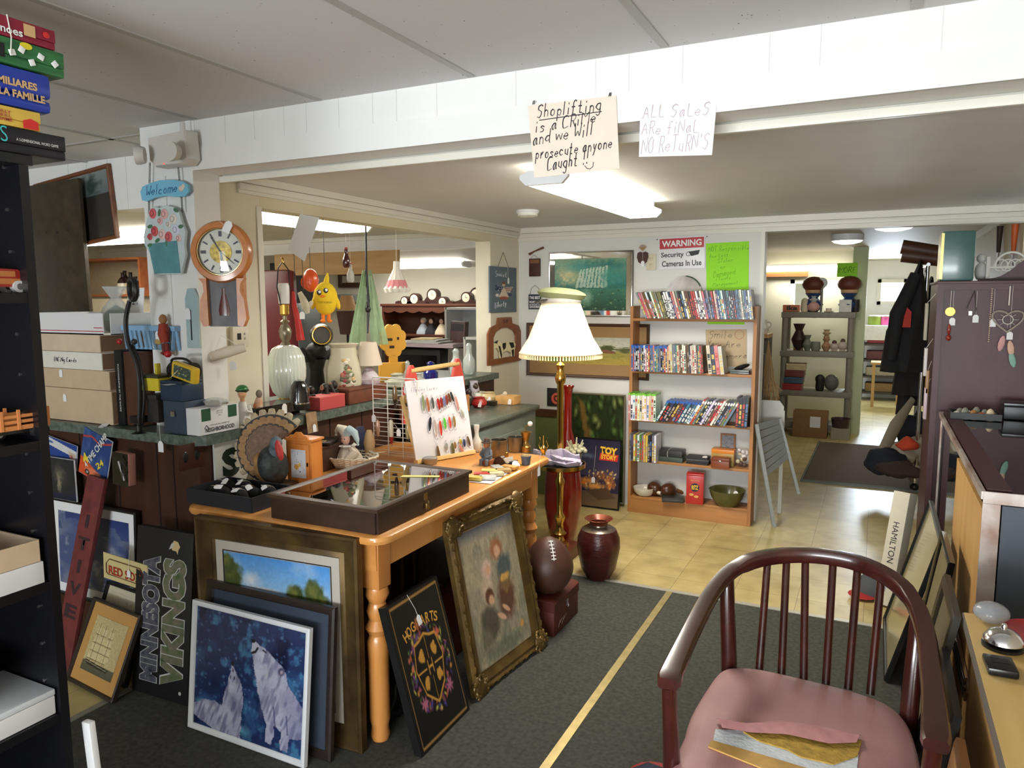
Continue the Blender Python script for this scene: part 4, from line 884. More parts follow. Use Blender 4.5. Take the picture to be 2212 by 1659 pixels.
g=G().use(bm_);g.at(T(w*.24,-h*.02,.0038));g.plate([(-.03,.012),(.05,.02),(.04,-.01),(-.01,-.02)]);g.torus((-.03,-.004,0),.014,.002,16,5);g.build('camera_symbol',None,t)
g=G().use(bm_);
for sx,sy in((-.54,.47),(.54,.47)):g.cyl((sx*w,sy*h,0),(sx*w,sy*h,.003),.004,n=8)
g.build('nail_heads',None,t)
# green notices
c=(1572,575);grn=mat('neon_green_paper',(150,226,40),.7,var=.03);M,P=onwall(YW,c,[(1526,626),(1617,632),(1618,521),(1525,526)])
t=sheet('paper_sign','neon green handwritten notice above the bookcase',M,P,grn,[LL(c,'NOT Responsible',(1530,544),(1614,539),11,YW),LL(c,'for Lost',(1532,558),(1572,554),8,YW),LL(c,'STolen',(1550,568),(1582,565),9,YW),LL(c,'or',(1556,580),(1568,579),8,YW),LL(c,'Damaged',(1540,600),(1586,592),13,YW),LL(c,'iTems',(1546,607),(1578,603),8,YW),LL(c,'Management',(1540,619),(1592,614),9,YW)],mat('green_ink',(70,110,40),.7),r=.001)
g=G();o=at(*c,Y=YW);z1,z2=at(1540,694,Y=YW).z-o.z,at(1540,626,Y=YW).z-o.z;x1,x2=at(1528,700,Y=YW).x-o.x,at(1608,700,Y=YW).x-o.x;g.bx(x1,x2,z1-.02,z2+.01,-.0012,-.0007);g.build('lower_sheet',grn,t)
c=(1570,750);M,P=onwall(YW,c,[(1526,792),(1613,792),(1613,711),(1524,712)])
t=sheet('paper_sign','handwritten smile notice behind the second bookcase shelf',M,P,mat('kraft_paper',(190,170,136),.8,var=.03),[LL(c,'Smile',(1531,731),(1581,730),17,YW),LL(c,'You',(1528,750),(1552,748),15,YW),LL(c,'Are',(1567,750),(1600,750),16,YW),LL(c,'on',(1532,770),(1554,770),12,YW),LL(c,'Camera',(1556,776),(1610,774),13,YW)],ink,r=.0018)
o=at(*c,Y=YW);p=at(1597,723,Y=YW)-o;G().torus((p.x,p.z,.001),.03,.0014,22,5).build('smiley',mat('orange_pen',(196,120,90),.7),t)
# small plaques on back wall and column
def plaque(name,label,px0,px1,m,Y=YW,d=.012,bev=.003,rz=0):
    a,b=at(*px0,Y=Y),at(*px1,Y=Y);t=thing(name,label,'plaque');t.matrix_world=FR((a.x+b.x)/2,Y,(a.z+b.z)/2)@RZ(rz);w,h=b.x-a.x,a.z-b.z
    G().bx(-w/2,w/2,-h/2,h/2,0,d,bev=bev).build('board',m,t);return t,w,h
t,w,h=plaque('wall_plaque','tiny dark red wooden plaque hung by a bow on the back wall',(1144,559),(1168,597),mat('dark_red_wood',(66,30,24),.6,var=.2));g=G().use(mat('tan_print',(122,84,50),.7));g.bx(-w*.4,w*.4,h*.24,h*.44,.012,.0125);g.build('painted_house',None,t)
g=G().use(mat('twisted_rag',(110,70,54),.9));p=w;g.tube([(-w*.4,h*.5,.006),(-w*.1,h*.72,.006),(w*.3,h*.5,.006)],.0012,5);g.tube([(-w*.5,h*.74,.01),(0,h*.9,.012),(w*.8,h*1.1,.01)],[.012,.006,.011],6,flat=.5);g.build('bow_hanger',None,t)
t,w,h=plaque('wall_plaque','small slate blue plaque with white print beside the lamp shade',(1143,636),(1170,668),mat('slate_print',(44,50,60),.6));
for s,y,hh in(('THE BEST',.28,.2),('MOMS GET',-.02,.18),('PROMOTED TO',-.2,.08),('GRANDMAS',-.34,.14)):text(s,w*.84,h*hh,wm,t,T(0,h*y,.0125),bold=.02)
g=G().use(blackpl);g.tube([(-w*.4,h*.5,.006),(-w*.3,h*.9,.006),(0,h*1.12,.004),(w*.3,h*.9,.006),(w*.4,h*.5,.006)],.0014,5);g.build('wire_hanger',None,t)
t=thing('wall_ornament','dark red wooden apple ornament with raffia bow beside the outlet','ornament');p=at(1389,556,Y=YW);t.matrix_world=FR(p.x,YW,p.z)
G().at(T(0,0,0)).prism([(.0,.034),(.02,.04),(.038,.03),(.042,0),(.03,-.034),(.01,-.046),(-.01,-.046),(-.03,-.034),(-.042,0),(-.038,.03),(-.02,.04)],.012).build('apple',mat('dark_red_wood',(66,30,24),.6,var=.2),t)
g=G().use(mat('raffia',(176,140,96),.9))
for k in range(9):a=.4+k*.3;g.tube([(0,.045,.012),(.03*math.cos(a),.06+.03*math.sin(a),.016)],.002,4)
g.build('raffia_bow',None,t);price_tag(t,T(.004,-.045,.018),.026,[(0,.04,.013),(.004,-.03,.018)])
t=thing('wall_outlet','beige outlet plate on the back wall by the warning sign','outlet');p=at(1407,566,Y=YW);t.matrix_world=FR(p.x,YW,p.z)
G().bx(-.035,.035,-.057,.057,0,.006,bev=.002).build('plate',mat('beige_plate',(206,196,170),.45),t)
for y in(-.022,.022):g=G().use(mat('beige_plate',(206,196,170),.45));g.sph((0,y,.006),(.016,.014,.003));g.use(blackpl);g.box((-.006,y+.003,.0095),(.002,.008,.001));g.box((.006,y+.003,.0095),(.002,.008,.001));g.build('socket',None,t)
# plate behind the discs
t=thing('decorative_plate','round painted plate resting on top of the bookcase discs','plate');p=at(1478,634,Y=5.17);t.matrix_world=FR(p.x,5.185,p.z)@RX(-.1)
G().lathe([(0,.004),(.07,.006),(.12,.016),(.122,.02),(.07,.012),(0,.009)],n=36).build('plate',mat('cream_glaze',(206,200,190),.3,sc=7,col2=(140,130,134)),t)
g=G();g.torus((0,0,.0195),.118,.004,40,6,a0=.4,a1=1.5);g.build('green_rim',mat('dark_green_glaze',(40,74,52),.4),t)
# column plaques (facing +X side wall plane)
def sideM(px,py,X=XW+.002):p=at(px,py,X=X);return T(X,p.y,p.z)@RZ(PI/2)@RX(PI/2)
def sidesize(a,b,X=XW+.002):p,q=at(*a,X=X),at(*b,X=X);return abs(q.y-p.y),abs(p.z-q.z)
w,h=sidesize((1056,577),(1114,676));t=thing('slate_sign','blue grey slate sign with a painted flag angel on the white column','sign');t.matrix_world=sideM(1085,626)
G().bx(-w/2,w/2,-h/2,h/2,0,.012,bev=.003).build('slate',mat('blue_grey_slate',(92,106,116),.7,var=.1,bump=.2),t)
cr_=mat('chalk_white',(196,200,206),.8);hand('Sweet',-w*.32,h*.28,h*.13,cr_,t,T(0,0,.0125),.0022,wide=.75);hand('Liberty',-w*.34,-h*.4,h*.12,cr_,t,T(0,0,.0125),.0022,wide=.62,sl=.1)
A=Art(60,60,(92,106,116));A.poly([(.1,.3),(.45,.4),(.4,.62),(.12,.52)],(40,48,84)).speck(16,[(220,220,226)],.014,.018,(.15,.42,.34,.56),2,.3);A.poly([(.55,.4),(.95,.36),(.8,.62),(.56,.58)],(214,206,200))
for k in range(4):A.line([(.56,.43+.04*k),(.9,.4+.05*k)],.012,(130,60,50))
A.ell(.5,.28,.08,.08,(214,176,150),.2).ell(.5,.2,.1,.07,(120,70,50),.4).poly([(.5,.36),(.74,.82),(.26,.82)],(206,190,170)).ell(.5,.86,.24,.08,(150,76,56),.3).ell(.2,.74,.1,.08,(210,205,200),.3).ell(.8,.72,.1,.08,(56,64,100),.3)
A.mesh('painted_angel',w*.8,h*.5,t,T(0,0,.0125),.7)
g=G().use(mat('dark_twine',(70,60,50),.9));g.tube([(-w*.2,h*.5,.01),(.01,h*.82,.004),(w*.2,h*.5,.01)],.0016,5);g.build('twine',None,t);price_tag(t,T(w*.15,h*.2,.018),.03,[(w*.15,h*.5,.013),(w*.15,h*.24,.018)])
w,h=sidesize((1053,690),(1124,780));t=thing('cow_cutout','wooden jar-shaped frame with a black and white cow cutout on the column','wall decoration');t.matrix_world=sideM(1088,735,XW+.004)
P=[(-.5,-.5),(.5,-.5),(.5,.16),(.42,.3),(.22,.36),(.2,.5),(-.2,.5),(-.22,.36),(-.42,.3),(-.5,.16)];Q=[(-.35,-.38),(.35,-.38),(.35,.08),(.28,.2),(.1,.28),(.08,.28),(-.08,.28),(-.1,.28),(-.28,.2),(-.35,.08)]
g=G();a0,a1=g.ring([(x*w,y*h,0)for x,y in P]),g.ring([(x*w,y*h,.015)for x,y in P]);b0,b1=g.ring([(x*w,y*h,0)for x,y in Q]),g.ring([(x*w,y*h,.015)for x,y in Q])
g.skin([b0,a0,a1,b1,b0],True,False,False);g.build('jar_frame',wood('jar_wood',(120,68,38),(140,84,50),.5,'z'),t)
g=G();g.at(T(0,-.04,0));cow=[(-.3,.1),(-.22,.12),(-.1,.07),(.1,.08),(.28,.08),(.34,0),(.31,-.12),(.28,-.2),(.28,-.33),(.22,-.33),(.2,-.18),(.08,-.12),(-.06,-.14),(-.08,-.33),(-.14,-.33),(-.16,-.12),(-.24,-.02),(-.33,-.06),(-.36,.02)]
g.prism([(x*w,y*h)for x,y in cow],.008,.003);g.build('cow',mat('cow_cream',(226,216,176),.6),t)
g=G().use(mat('cow_black',(26,24,24),.6));g.at(T(0,-.04,.0115))
for B_ in([(-.08,.06),(.04,.06),(.02,-.05),(-.04,-.1),(-.08,-.02)],[(.12,.06),(.26,.05),(.3,-.06),(.2,-.08)],[(-.2,.02),(-.14,.0),(-.09,-.2),(-.1,-.3),(-.14,-.2)],[(.2,-.12),(.28,-.1),(.27,-.26),(.23,-.28)],[(-.34,.1),(-.2,.14),(-.24,.06)]):g.plate([(x*w,y*h)for x,y in B_])
g.build('cow_patches',None,t);text('58',w*.16,h*.07,mat('dark_lettering',(52,30,36),.7),t,T(0,h*.42,.0155))
# ================================================================== DISC CASES ON THE BOOKCASE
rs=random.Random(21)
def disc_mesh(th,dp,h,col,band,kind):
    g=G().use(flat(col,.3));g.bx(-th/2,th/2,-dp/2,dp/2,0,h,bev=0)
    g.use(flat(band,.35));y=-dp/2-.0004
    z=.012
    while z<h*.72:
        dz=rs.choice((.006,.010,.02,.03));
        if rs.random()<.75:g.quad((-th*.34,y,z),(th*.34,y,z),(th*.34,y,z+dz),(-th*.34,y,z+dz))
        z+=dz+rs.choice((.003,.006,.01))
    if kind=='blue':g.use(flat((44,92,176),.3));g.bx(-th/2-.0003,th/2+.0003,-dp/2-.0005,dp/2,h*.9,h+.0004)
    elif kind=='green':g.use(flat((120,190,70),.3));g.bx(-th/2-.0003,th/2+.0003,-dp/2-.0005,dp/2,h*.93,h+.0004)
    elif kind=='badge':g.use(flat((226,226,226),.4));g.quad((-th*.4,y-.0003,h*.84),(th*.4,y-.0003,h*.84),(th*.4,y-.0003,h*.95),(-th*.4,y-.0003,h*.95))
    return g
WORD={'white':(222,222,222),'cream':(206,196,172),'grey':(120,122,128),'black':(28,28,32),'red':(176,44,40),'navy':(36,44,78),'blue':(58,92,150),'brown':(96,62,46),'pink':(196,120,120),'teal':(70,120,130),'olive':(110,112,70),'yellow':(204,176,84),'purple':(84,62,104),'green':(88,128,74)}
def discs(sh,px0,px1,n,tilt0,tilt1,cols,kind,h,group,where,noun,dp=.135,kinds=None,th=None):
    x0,x1=at(px0,900,Y=BY).x,at(px1,900,Y=BY).x;pit=(x1-x0)/n;th=th or pit*.9*math.cos(max(abs(tilt0),abs(tilt1)))
    cnt={};items=[rs.choice(cols)for k in range(n)];tot={c:items.count(c)for c in items}
    ord_=['first','second','third','fourth','fifth','sixth','seventh','eighth','ninth','tenth','eleventh','twelfth','13th','14th','15th','16th','17th','18th','19th','20th','21st','22nd','23rd','24th']
    for k,cn in enumerate(items):
        c=[min(255,max(0,v+rs.uniform(-14,14)))for v in WORD[cn]];c=[round(v/12)*12 for v in c]
        b=rs.choice(((214,214,210),(186,60,50),(40,40,46),(206,180,90),(90,120,170),(170,150,140)))
        if sum(abs(p-q)for p,q in zip(b,c))<90:b=(60,60,66)if sum(c)>330 else(200,200,200)
        kd=kinds[k%len(kinds)]if kinds else kind
        g=disc_mesh(th,dp,h*rs.uniform(.975,1.01),c,b,kd);a=tilt0+(tilt1-tilt0)*k/max(1,n-1);a+=rs.uniform(-.008,.008)
        cnt[cn]=cnt.get(cn,0)+1
        if tot[cn]==1:lb_=f'the only {cn}-spined {noun} {where}'
        else:lb_=f'{ord_[cnt[cn]-1]} {cn}-spined {noun} from the left {where}'
        xf=x0+pit*(k+.5)+th/2*(1-math.cos(a))*0
        solo(g,'disc_case',lb_,'disc case',loc=(xf,BY-.083+dp/2+.012+rs.uniform(0,.006),SHZ[sh]+abs(math.sin(a))*th/2+.0005),rot=(0,a,0),group=group,ang=60)
MOV=['white','cream','grey','black','black','red','navy','brown','pink','grey','white','blue']
discs(0,1396,1490,21,-.40,-.26,['white','cream','grey','black','brown','navy','pink','white','olive'],'',.19,'movie cases on the top shelf','in the slanted left run of the top shelf','movie case')
discs(0,1490,1552,14,-.26,-.2,['black','grey','red','red','white','brown','pink','cream'],'',.19,'movie cases on the top shelf','in the middle run of the top shelf','movie case')
discs(0,1552,1624,19,-.2,-.12,['navy','blue','grey','white','teal','black','navy','blue'],'',.192,'movie cases on the top shelf','in the right run of the top shelf','movie case')
discs(1,1368,1448,24,-.02,-.03,['white','grey','navy','black','blue','pink','cream','red','teal'],'',.18,'movie cases on the second shelf','in the left half of the second shelf','movie case',kinds=['blue','blue',''])
discs(1,1448,1522,20,-.04,-.07,['white','grey','black','brown','cream','red','navy','teal'],'',.19,'movie cases on the second shelf','in the right half of the second shelf','movie case')
discs(1,1532,1566,4,-.11,-.13,['white','cream','navy','pink'],'',.19,'movie cases on the second shelf','at the leaning end of the second shelf','movie case')
discs(2,1363,1422,12,0,0,['white','white','white','cream','pink'],'green',.192,'white game cases on the third shelf','in the upright white stack on the third shelf','game case')
discs(2,1420,1494,11,.5,.52,['navy','black','white','grey','brown','teal'],'blue',.17,'blue topped game cases on the third shelf','in the slanted blue-topped row','game case')
discs(2,1494,1570,14,.5,.5,['grey','white','black','red','brown','olive','navy'],'badge',.19,'slanted badge-topped game cases on the third shelf','in the slanted row with white badges','game case')
discs(2,1592,1617,4,.03,.05,['black'],'',.2,'black boxes at the end of the third shelf','standing at the right end of the third shelf','game box',th=.018)
discs(3,1366,1424,13,0,0,['green','white','pink','yellow','navy','purple','black','grey','olive'],'',.19,'movie cases on the fourth shelf','in the upright row on the fourth shelf','movie case')
# other things on the bookcase
p=bshelf(1,1594);t=thing('mouse_stack','pair of clear disc cases with a black shoe-shaped toy on top on the second shelf','disc case',p)
for k in range(2):G().bx(-.06,.06,-.06,.06,.002+.014*k,.014+.014*k,bev=.002).build('clear_case',mat('smoky_case',(110,116,116),.2,var=.2),t)
g=G();g.sph((.005,0,.045),(.055,.04,.016),14,8,RY(-.35));g.build('black_toy',blackpl,t)
p=bshelf(3,1450);t=thing('video_player','black boxed media player tied with string on the fourth shelf','media player',p)
G().bx(-.085,.085,-.06,.06,0,.035,bev=.003).build('lower_box',mat('dark_green_box',(58,70,62),.5,var=.2),t);G().bx(-.08,.08,-.055,.06,.0355,.08,bev=.003).build('box',mat('charcoal_box',(36,38,36),.45),t)
g=G().use(string_m);g.tube([(-.02,-.058,.036),(-.022,-.062,.06),(-.02,-.05,.082),(-.02,.05,.082)],.0015,5);g.build('tie_string',None,t)
p=bshelf(3,1508);t=thing('case_stack','flat stack of dark cases with a tag on the fourth shelf','case',p)
for k in range(4):G().box((rs.uniform(-.006,.006),0,.007+.012*k),(.15,.11,.011),rot=RZ(rs.uniform(-.1,.1))).build('flat_case',flat(rs.choice(((40,42,44),(70,72,72),(28,28,32)))),t)
price_tag(t,T(.05,-.04,.056)@RX(.1),.03)
p=bshelf(3,1561);t=thing('lunch_tin','orange and yellow lidded tin behind a small red box on the fourth shelf','tin',p)
G().bx(-.075,.075,-.02,.06,0,.11,bev=.004).build('tin',mat('orange_tin',(206,140,50),.35,sc=9,col2=(120,130,80)),t)
g=G().use(mat('orange_tin_lid',(216,130,40),.35));g.bx(-.076,.076,-.021,.061,.085,.112,bev=.003);g.build('lid',None,t)
t=thing('wooden_box','small reddish wooden box with clasp in front of the orange tin','box',(p.x+.0,p.y-.075,p.z));G().bx(-.06,.06,-.03,.03,0,.05,bev=.003).build('body',wood('red_box_wood',(110,48,24),(136,66,34)),t)
G().bx(-.061,.061,-.031,.031,.05,.07,bev=.004).build('lid',wood('red_box_wood',(110,48,24),(136,66,34)),t);G().sph((0,-.032,.05),(.012,.004,.006)).build('clasp',chrome,t)
p=bshelf(3,1570);t=thing('framed_picture','tiny framed print leaning on the wall behind the orange tin','picture');pp=at(1572,956,Y=5.17);t.matrix_world=FR(pp.x,5.175,pp.z)@RX(-.08)
frame_parts(t,.1,.12,.01,.01,wood('thin_oak',(150,100,56),(170,120,70)))
Art(30,30,(120,120,130)).speck(60,[(80,80,100),(150,130,120),(90,110,90)],.03,.08,seed=3).mesh('picture',.084,.104,t,T(0,0,.005))
p=bshelf(3,1604);t=thing('figurine','small red and white clustered figurine at the end of the fourth shelf','figurine',p);g=G().use(flat((200,196,196)))
for k in range(14):g.use(flat(rs.choice(((206,200,200),(150,50,44),(90,70,60),(190,180,150)))));g.sph((rs.uniform(-.028,.028),rs.uniform(-.02,.02),.018+.0075*k),rs.uniform(.012,.02),8,6)
g.build('figures',None,t)
p=bshelf(4,1390);t=thing('soup_bowl','white handled soup bowl at the left of the bottom shelf','bowl',p)
G().lathe([(.035,.002),(.05,.004),(.075,.03),(.082,.06),(.079,.061),(.07,.03),(.045,.01),(0,.008)],n=30).build('bowl',mat('white_glaze',(216,212,200),.2),t);g=G();g.tube([(.075,-.01,.04),(.1,-.016,.036),(.125,-.02,.03)],[.014,.012,.012],8,flat=1.4);g.build('handle',mat('white_glaze',(216,212,200),.2),t)
for nm,px,rzz,lb_ in(('maraca',1410,2.2,'left of the two brown maracas on the bottom shelf'),('maraca',1441,.9,'right of the two brown maracas on the bottom shelf')):
    p=bshelf(4,px);t=thing(nm,lb_,'maraca',(p.x,p.y+.02,p.z),rzz-PI/2,'maracas on the bottom shelf')
    G().sph((0,.0,.052),(.05,.062,.05),16,10).build('gourd',mat('brown_gourd',(74,42,24),.3,var=.2),t);g=G();g.tube([(0,.05,.05),(0,.1,.03),(0,.13,.018)],[.016,.013,.015],8);g.build('handle',mat('gourd_handle',(120,78,44),.4),t)
p=bshelf(4,1458);t=thing('tin_box','flat dark tin with string on the bottom shelf front','tin',(p.x,p.y-.06,p.z),.2);G().bx(-.075,.075,-.05,.05,0,.022,bev=.003).build('tin',mat('dark_tin',(58,56,50),.4,.4),t);G().bx(-.076,.076,-.051,.051,.0225,.03,bev=.002).build('lid',mat('dark_tin',(58,56,50),.4,.4),t)
p=bshelf(4,1505);t=thing('cracker_tin','red cracker tin with round black and yellow badge on the bottom shelf','tin',(p.x,p.y-.04,p.z),.12)
rt=mat('cracker_red',(176,30,24),.35,coat=.3);G().bx(-.058,.058,-.045,.045,0,.2,bev=.004).build('tin',rt,t);G().bx(-.059,.059,-.046,.046,.2,.212,bev=.004).build('lid',rt,t)
g=G().use(mat('badge_black',(20,18,20),.4));g.at(T(0,-.0455,.118)@RX(PI/2));g.prism([(.03*math.cos(k*PI/12),.03*math.sin(k*PI/12))for k in range(24)],.0006);g.build('badge',None,t)
text('RITZ',.044,.03,mat('badge_yellow',(236,190,40),.4),t,T(0,-.0463,.118)@RX(PI/2),bold=.03);text('Original Crackers',.06,.008,mat('badge_yellow',(236,190,40),.4),t,T(0,-.0458,.165)@RX(PI/2));
g=G().use(mat('cracker_tan',(214,160,90),.6));g.at(T(0,-.0458,.055)@RX(PI/2))
for x,y in((-.022,.012),(.01,.0)):g.prism([(x+.016*math.cos(k*PI/6),y+.009*math.sin(k*PI/6))for k in range(12)],.0008)
g.build('printed_crackers',None,t)
p=bshelf(4,1573);t=thing('mixing_bowl','large olive green mixing bowl at the right of the bottom shelf','bowl',(p.x,p.y-.015,p.z))
G().lathe([(.06,.002),(.07,.006),(.105,.06),(.12,.105),(.123,.112),(.117,.113),(.1,.06),(.06,.016),(0,.012)],n=36).build('bowl',mat('olive_glaze',(84,84,44),.25,var=.15),t);price_tag(t,T(.06,-.02,.09)@RX(.9),.03)
# white tie strings on the shelf edges
t=thing('tv_tray_stack','pale grey slatted folding rack leaning by the bookcase end','rack');
gm_=mat('pale_grey_painted_wood',(150,156,156),.5,var=.06);q0,q1=at(1672,1138,Z=0),at(1632,918,Y=5.02)
e1,e2=Vector((q0.x,q0.y,0)),Vector((q1.x,5.05,q1.z));b1,b2=Vector((q0.x+.12,q0.y+.3,.17)),Vector((q1.x+.11,5.36,q1.z))
def bar(g,a,b,w,d):
    t_=(b-a).normalized();g.box((a+b)/2,(w,d,(b-a).length),rot=t_.to_track_quat('Z','X').to_matrix().to_4x4())
g=G();bar(g,e1,e2,.022,.03);g.build('front_rail',gm_,t);g=G();bar(g,b1,b2,.02,.03);g.build('rear_rail',gm_,t)
for k in range(7):
    f=.97-.075*k;a,b=e1.lerp(e2,f),b1.lerp(b2,f);v=(b-a);n=v.normalized();up=(e2-e1).normalized();sd=n.cross(up)
    R=Matrix((n,up,sd)).transposed().to_4x4();G().box((a+b)/2,(v.length,.042,.01),rot=R).build('slat',gm_,t)
t=thing('folding_stool','white folding rack standing behind the grey slatted rack','rack');p=at(1640,1090,Z=0)
wm2=mat('white_painted_wood',(206,204,196),.5,var=.05)
for k in range(5):G().bx(p.x-.03,p.x+.0,5.4,5.43,.25+.09*k,.31+.09*k).build('slat',wm2,t)
for x in(p.x-.015,p.x+.16):g=G();bar(g,Vector((x,5.46,0)),Vector((x,5.44,.74)),.02,.025);g.build('rail',wm2,t)
g=G();g.at(T(p.x+.075,5.45,.67)@RX(PI/2));g.prism([(-.09,-.14),(.09,-.14),(.09,.1),(.06,.14),(-.06,.14),(-.09,.1)],.012);g.build('back_panel',wm2,t)
# framed posters and vases left of the bookcase
A=Art(90,130,(46,46,70),1.5);A.grad((40,40,60),(70,66,90),0,.55).ell(.3,.62,.35,.06,(214,140,70),.9,rag=.8).ell(.5,.7,.4,.08,(216,150,80),.8,rag=.8).ell(.62,.55,.2,.1,(150,90,60),.8,rag=1.2).ell(.8,.62,.14,.16,(196,120,60),.8,rag=1.2).grad((100,84,70),(120,96,72),.78,1).poly([(.3,.78),(.75,.7),(.95,.85),(.6,.9)],(90,70,56)).ell(.25,.66,.1,.03,(220,120,40),.5).speck(60,[(206,160,90),(120,80,60),(230,200,140)],.006,.02,(.3,.95,.45,.72),6).ell(.3,.25,.2,.05,(150,190,200),.9,rag=1,a=.4)
M,w,h=lean_frame((1228,1096),(1338,1104),(1265,940),(1352,952),0.10)
p0,p1=at(1256,1092,Z=0),at(1339,1102,Z=0);hh=(at(1352,952,Y=5.06).z+at(1280,945,Y=5.06).z)/2
t=picture('framed_poster','black framed film poster with red and yellow title leaning under the leaf picture',T((p1.x-.19),p1.y-.02,0.002)@RX(PI/2-.1)@T(0,hh/2,0),.38,hh,.01,.015,black_fr,A,cat='poster',coat=.4)
text('TOY',.13,.055,mat('title_yellow',(240,190,50),.5),t,T(.095,hh*.33,.009)@RZ(-.05),bold=.06);g=G().use(mat('title_red',(200,44,34),.5));g.at(T(.095,hh*.24,.0085));g.plate([(-.07,-.024),(.07,-.028),(.075,.022),(-.065,.026)]);g.build('title_band',None,t);text('STORY',.12,.034,mat('title_yellow',(240,190,50),.5),t,T(.098,hh*.24,.0095)@RZ(-.03),bold=.05)
price_tag(t,T(-.01,-hh*.1,.02),.028,[(0,.2,.018),(-.01,-hh*.06,.02)]);
A=Art(110,100,(40,48,26));r2=random.Random(3)
for k in range(70):
    cx,cy=r2.random(),r2.random();c=r2.choice(((84,112,54),(60,90,44),(120,132,70),(50,66,34)));A.ell(cx,cy,.09,.07,(30,36,18),.5,r2.uniform(0,3)).ell(cx,cy-.012,.08,.055,c,.9,r2.uniform(0,3),rag=.5)
for k in range(9):A.ell(.2+.02*k,.1+.06*k,.12,.05,(110,84,40),.7,.6,rag=.8)
for k in range(14):A.ell(.72+.05*math.sin(k),.55+.03*k,.22,.022,(136,130,70),.7,-.4+.05*k)
p0,p1=at(1232,1000,Y=5.13),at(1352,853,Y=5.13)
picture('framed_picture','picture of thick green succulent leaves standing behind the film poster',FR((p0.x+p1.x)/2,5.13,.02+(p1.z-.02)/2),p1.x-p0.x,p1.z-.02,.012,.012,mat('driftwood_frame',(112,104,84),.6,var=.1),A)
p0=at(1237,832,Y=5.15);g=G().use(mat('driftwood_frame',(112,104,84),.6,var=.1));g.at(T(p0.x-.02,5.16,0)@RX(PI/2));g.prism([(-.018,0),(.018,0),(.018,p0.z-.03),(0,p0.z),(-.018,p0.z-.03)],.02);solo(g,'picket','narrow pointed grey picket board standing left of the leaf picture','board')
g=G().use(mat('black_floral',(30,26,28),.6));p=at(1198,858,Y=YW);g.at(FR(p.x,YW,p.z));g.bx(-.06,.06,-.07,.07,0,.006);g.use(mat('coral_print',(196,84,66),.6));g.torus((.02,-.01,.0062),.035,.012,14,6);g.sph((.02,-.01,.006),(.014,.014,.003));solo(g,'wall_tile','small black tile with a coral medallion behind the lamp pole','wall tile')
redgl=mat('red_ruby_glass',(150,30,20),.12,trans=.35,coat=.5);orgl=mat('orange_ruby_glass',(196,48,20),.15,sc=5,col2=(120,20,16),trans=.3,coat=.5,bump=.15,bsc=12)
p=at(1216,1190,Z=0);vy=p.y+.1;k=mpp((p.x,vy,.3));p=Vector((at(1216,1100,Y=vy).x,vy,0));zz=lambda y:max(.001,at(1216,y,Y=vy).z)
t=thing('floor_vase','tall orange red glass floor vase behind the brass lamp pole','vase',p);G().lathe([(.05,0),(.058,.02),(30*k,zz(1150)),(40*k,zz(1090)),(40*k,zz(1050)),(37*k,zz(1016)),(35*k,zz(1016)),(38*k,zz(1050)),(38*k,zz(1090)),(.05,.05),(0,.04)],n=36).build('vase',orgl,t)
vy2=4.7;p2=at(1226,1000,Y=vy2);k=mpp(p2);t=thing('bottle_vase','slender dark red glass bottle vase rising behind the lamp','vase',(p2.x,vy2,0));zz=lambda y:at(1226,y,Y=vy2).z
G().lathe([(.06,0),(.066,.01),(.06,.05),(22*k,zz(1060)),(24*k,zz(990)),(18*k,zz(960)),(9*k,zz(925)),(8*k,zz(860)),(9*k,zz(842)),(14*k,zz(833)),(13*k,zz(833)),(6*k,zz(850))],n=24).build('vase',redgl,t)
p=at(1290,1270,Z=0);k=mpp((p.x,p.y+.12,.2));c=at(1290,1262,Z=0)+Vector((-.03,.1,0));t=thing('urn_vase','ribbed maroon urn vase with silver shoulder on the tile floor edge','vase',(c.x,c.y,0));zz=lambda y:max(.002,at(1290,y,Y=c.y).z)
mar=mat('maroon_ribbed_glaze',(58,20,20),.3,sc=10,stretch=(1,1,3),col2=(82,34,30),bump=.5,bsc=30)
G().lathe([(26*k,0),(27*k,.01),(38*k,zz(1225)),(47*k,zz(1180)),(46*k,zz(1160)),(38*k,zz(1142))],n=40).build('body',mar,t)
G().lathe([(38.2*k,zz(1143)),(30*k,zz(1137)),(20*k,zz(1134)),(19*k,zz(1130))],n=40,cap0=False,cap1=False).build('silver_shoulder',mat('silver_glaze',(160,150,136),.3,.8,sc=14,col2=(90,70,60)),t)
G().lathe([(19*k,zz(1134)),(20*k,zz(1126)),(31*k,zz(1119)),(30*k,zz(1118.5)),(18*k,zz(1127)),(16*k,zz(1150)),(0,zz(1160))],n=40,cap0=False).build('lip',mat('copper_lip',(110,52,34),.3,.4),t)
# red chest with football
c0,c1,c2=at(1176,1370,Z=0),at(1258,1318,Z=0),at(1120,1330,Z=0)
t=thing('toolbox','old dark red metal toolbox on the carpet under the football','toolbox',(-1.335,3.1,0));rdm=mat('rusty_red_metal',(72,26,20),.5,.2,sc=9,col2=(96,40,28),bump=.1)
hx_,hy_=.09,.15;zt_=.165
G().bx(-hx_,hx_,-hy_,hy_,.003,zt_-.05,bev=.004).build('body',rdm,t);g=G();P=[(-hx_-.003,zt_-.05),(hx_+.003,zt_-.05),(hx_+.003,zt_-.01),(hx_-.012,zt_),(-hx_+.012,zt_),(-hx_-.003,zt_-.01)];g.skin([g.ring([(x,y,z)for x,z in P])for y in(-hy_-.003,hy_+.003)]);g.build('lid',rdm,t)
g=G().use(mat('nickel',(190,190,195),.3,1.0));g.box((hx_+.004,0,zt_-.05),(.004,.02,.03));g.torus((hx_+.008,0,zt_-.065),.008,.0015,12,5,rot=RY(PI/2));g.build('latch',None,t)
g=G().use(mat('scratched_white',(150,130,120),.8));
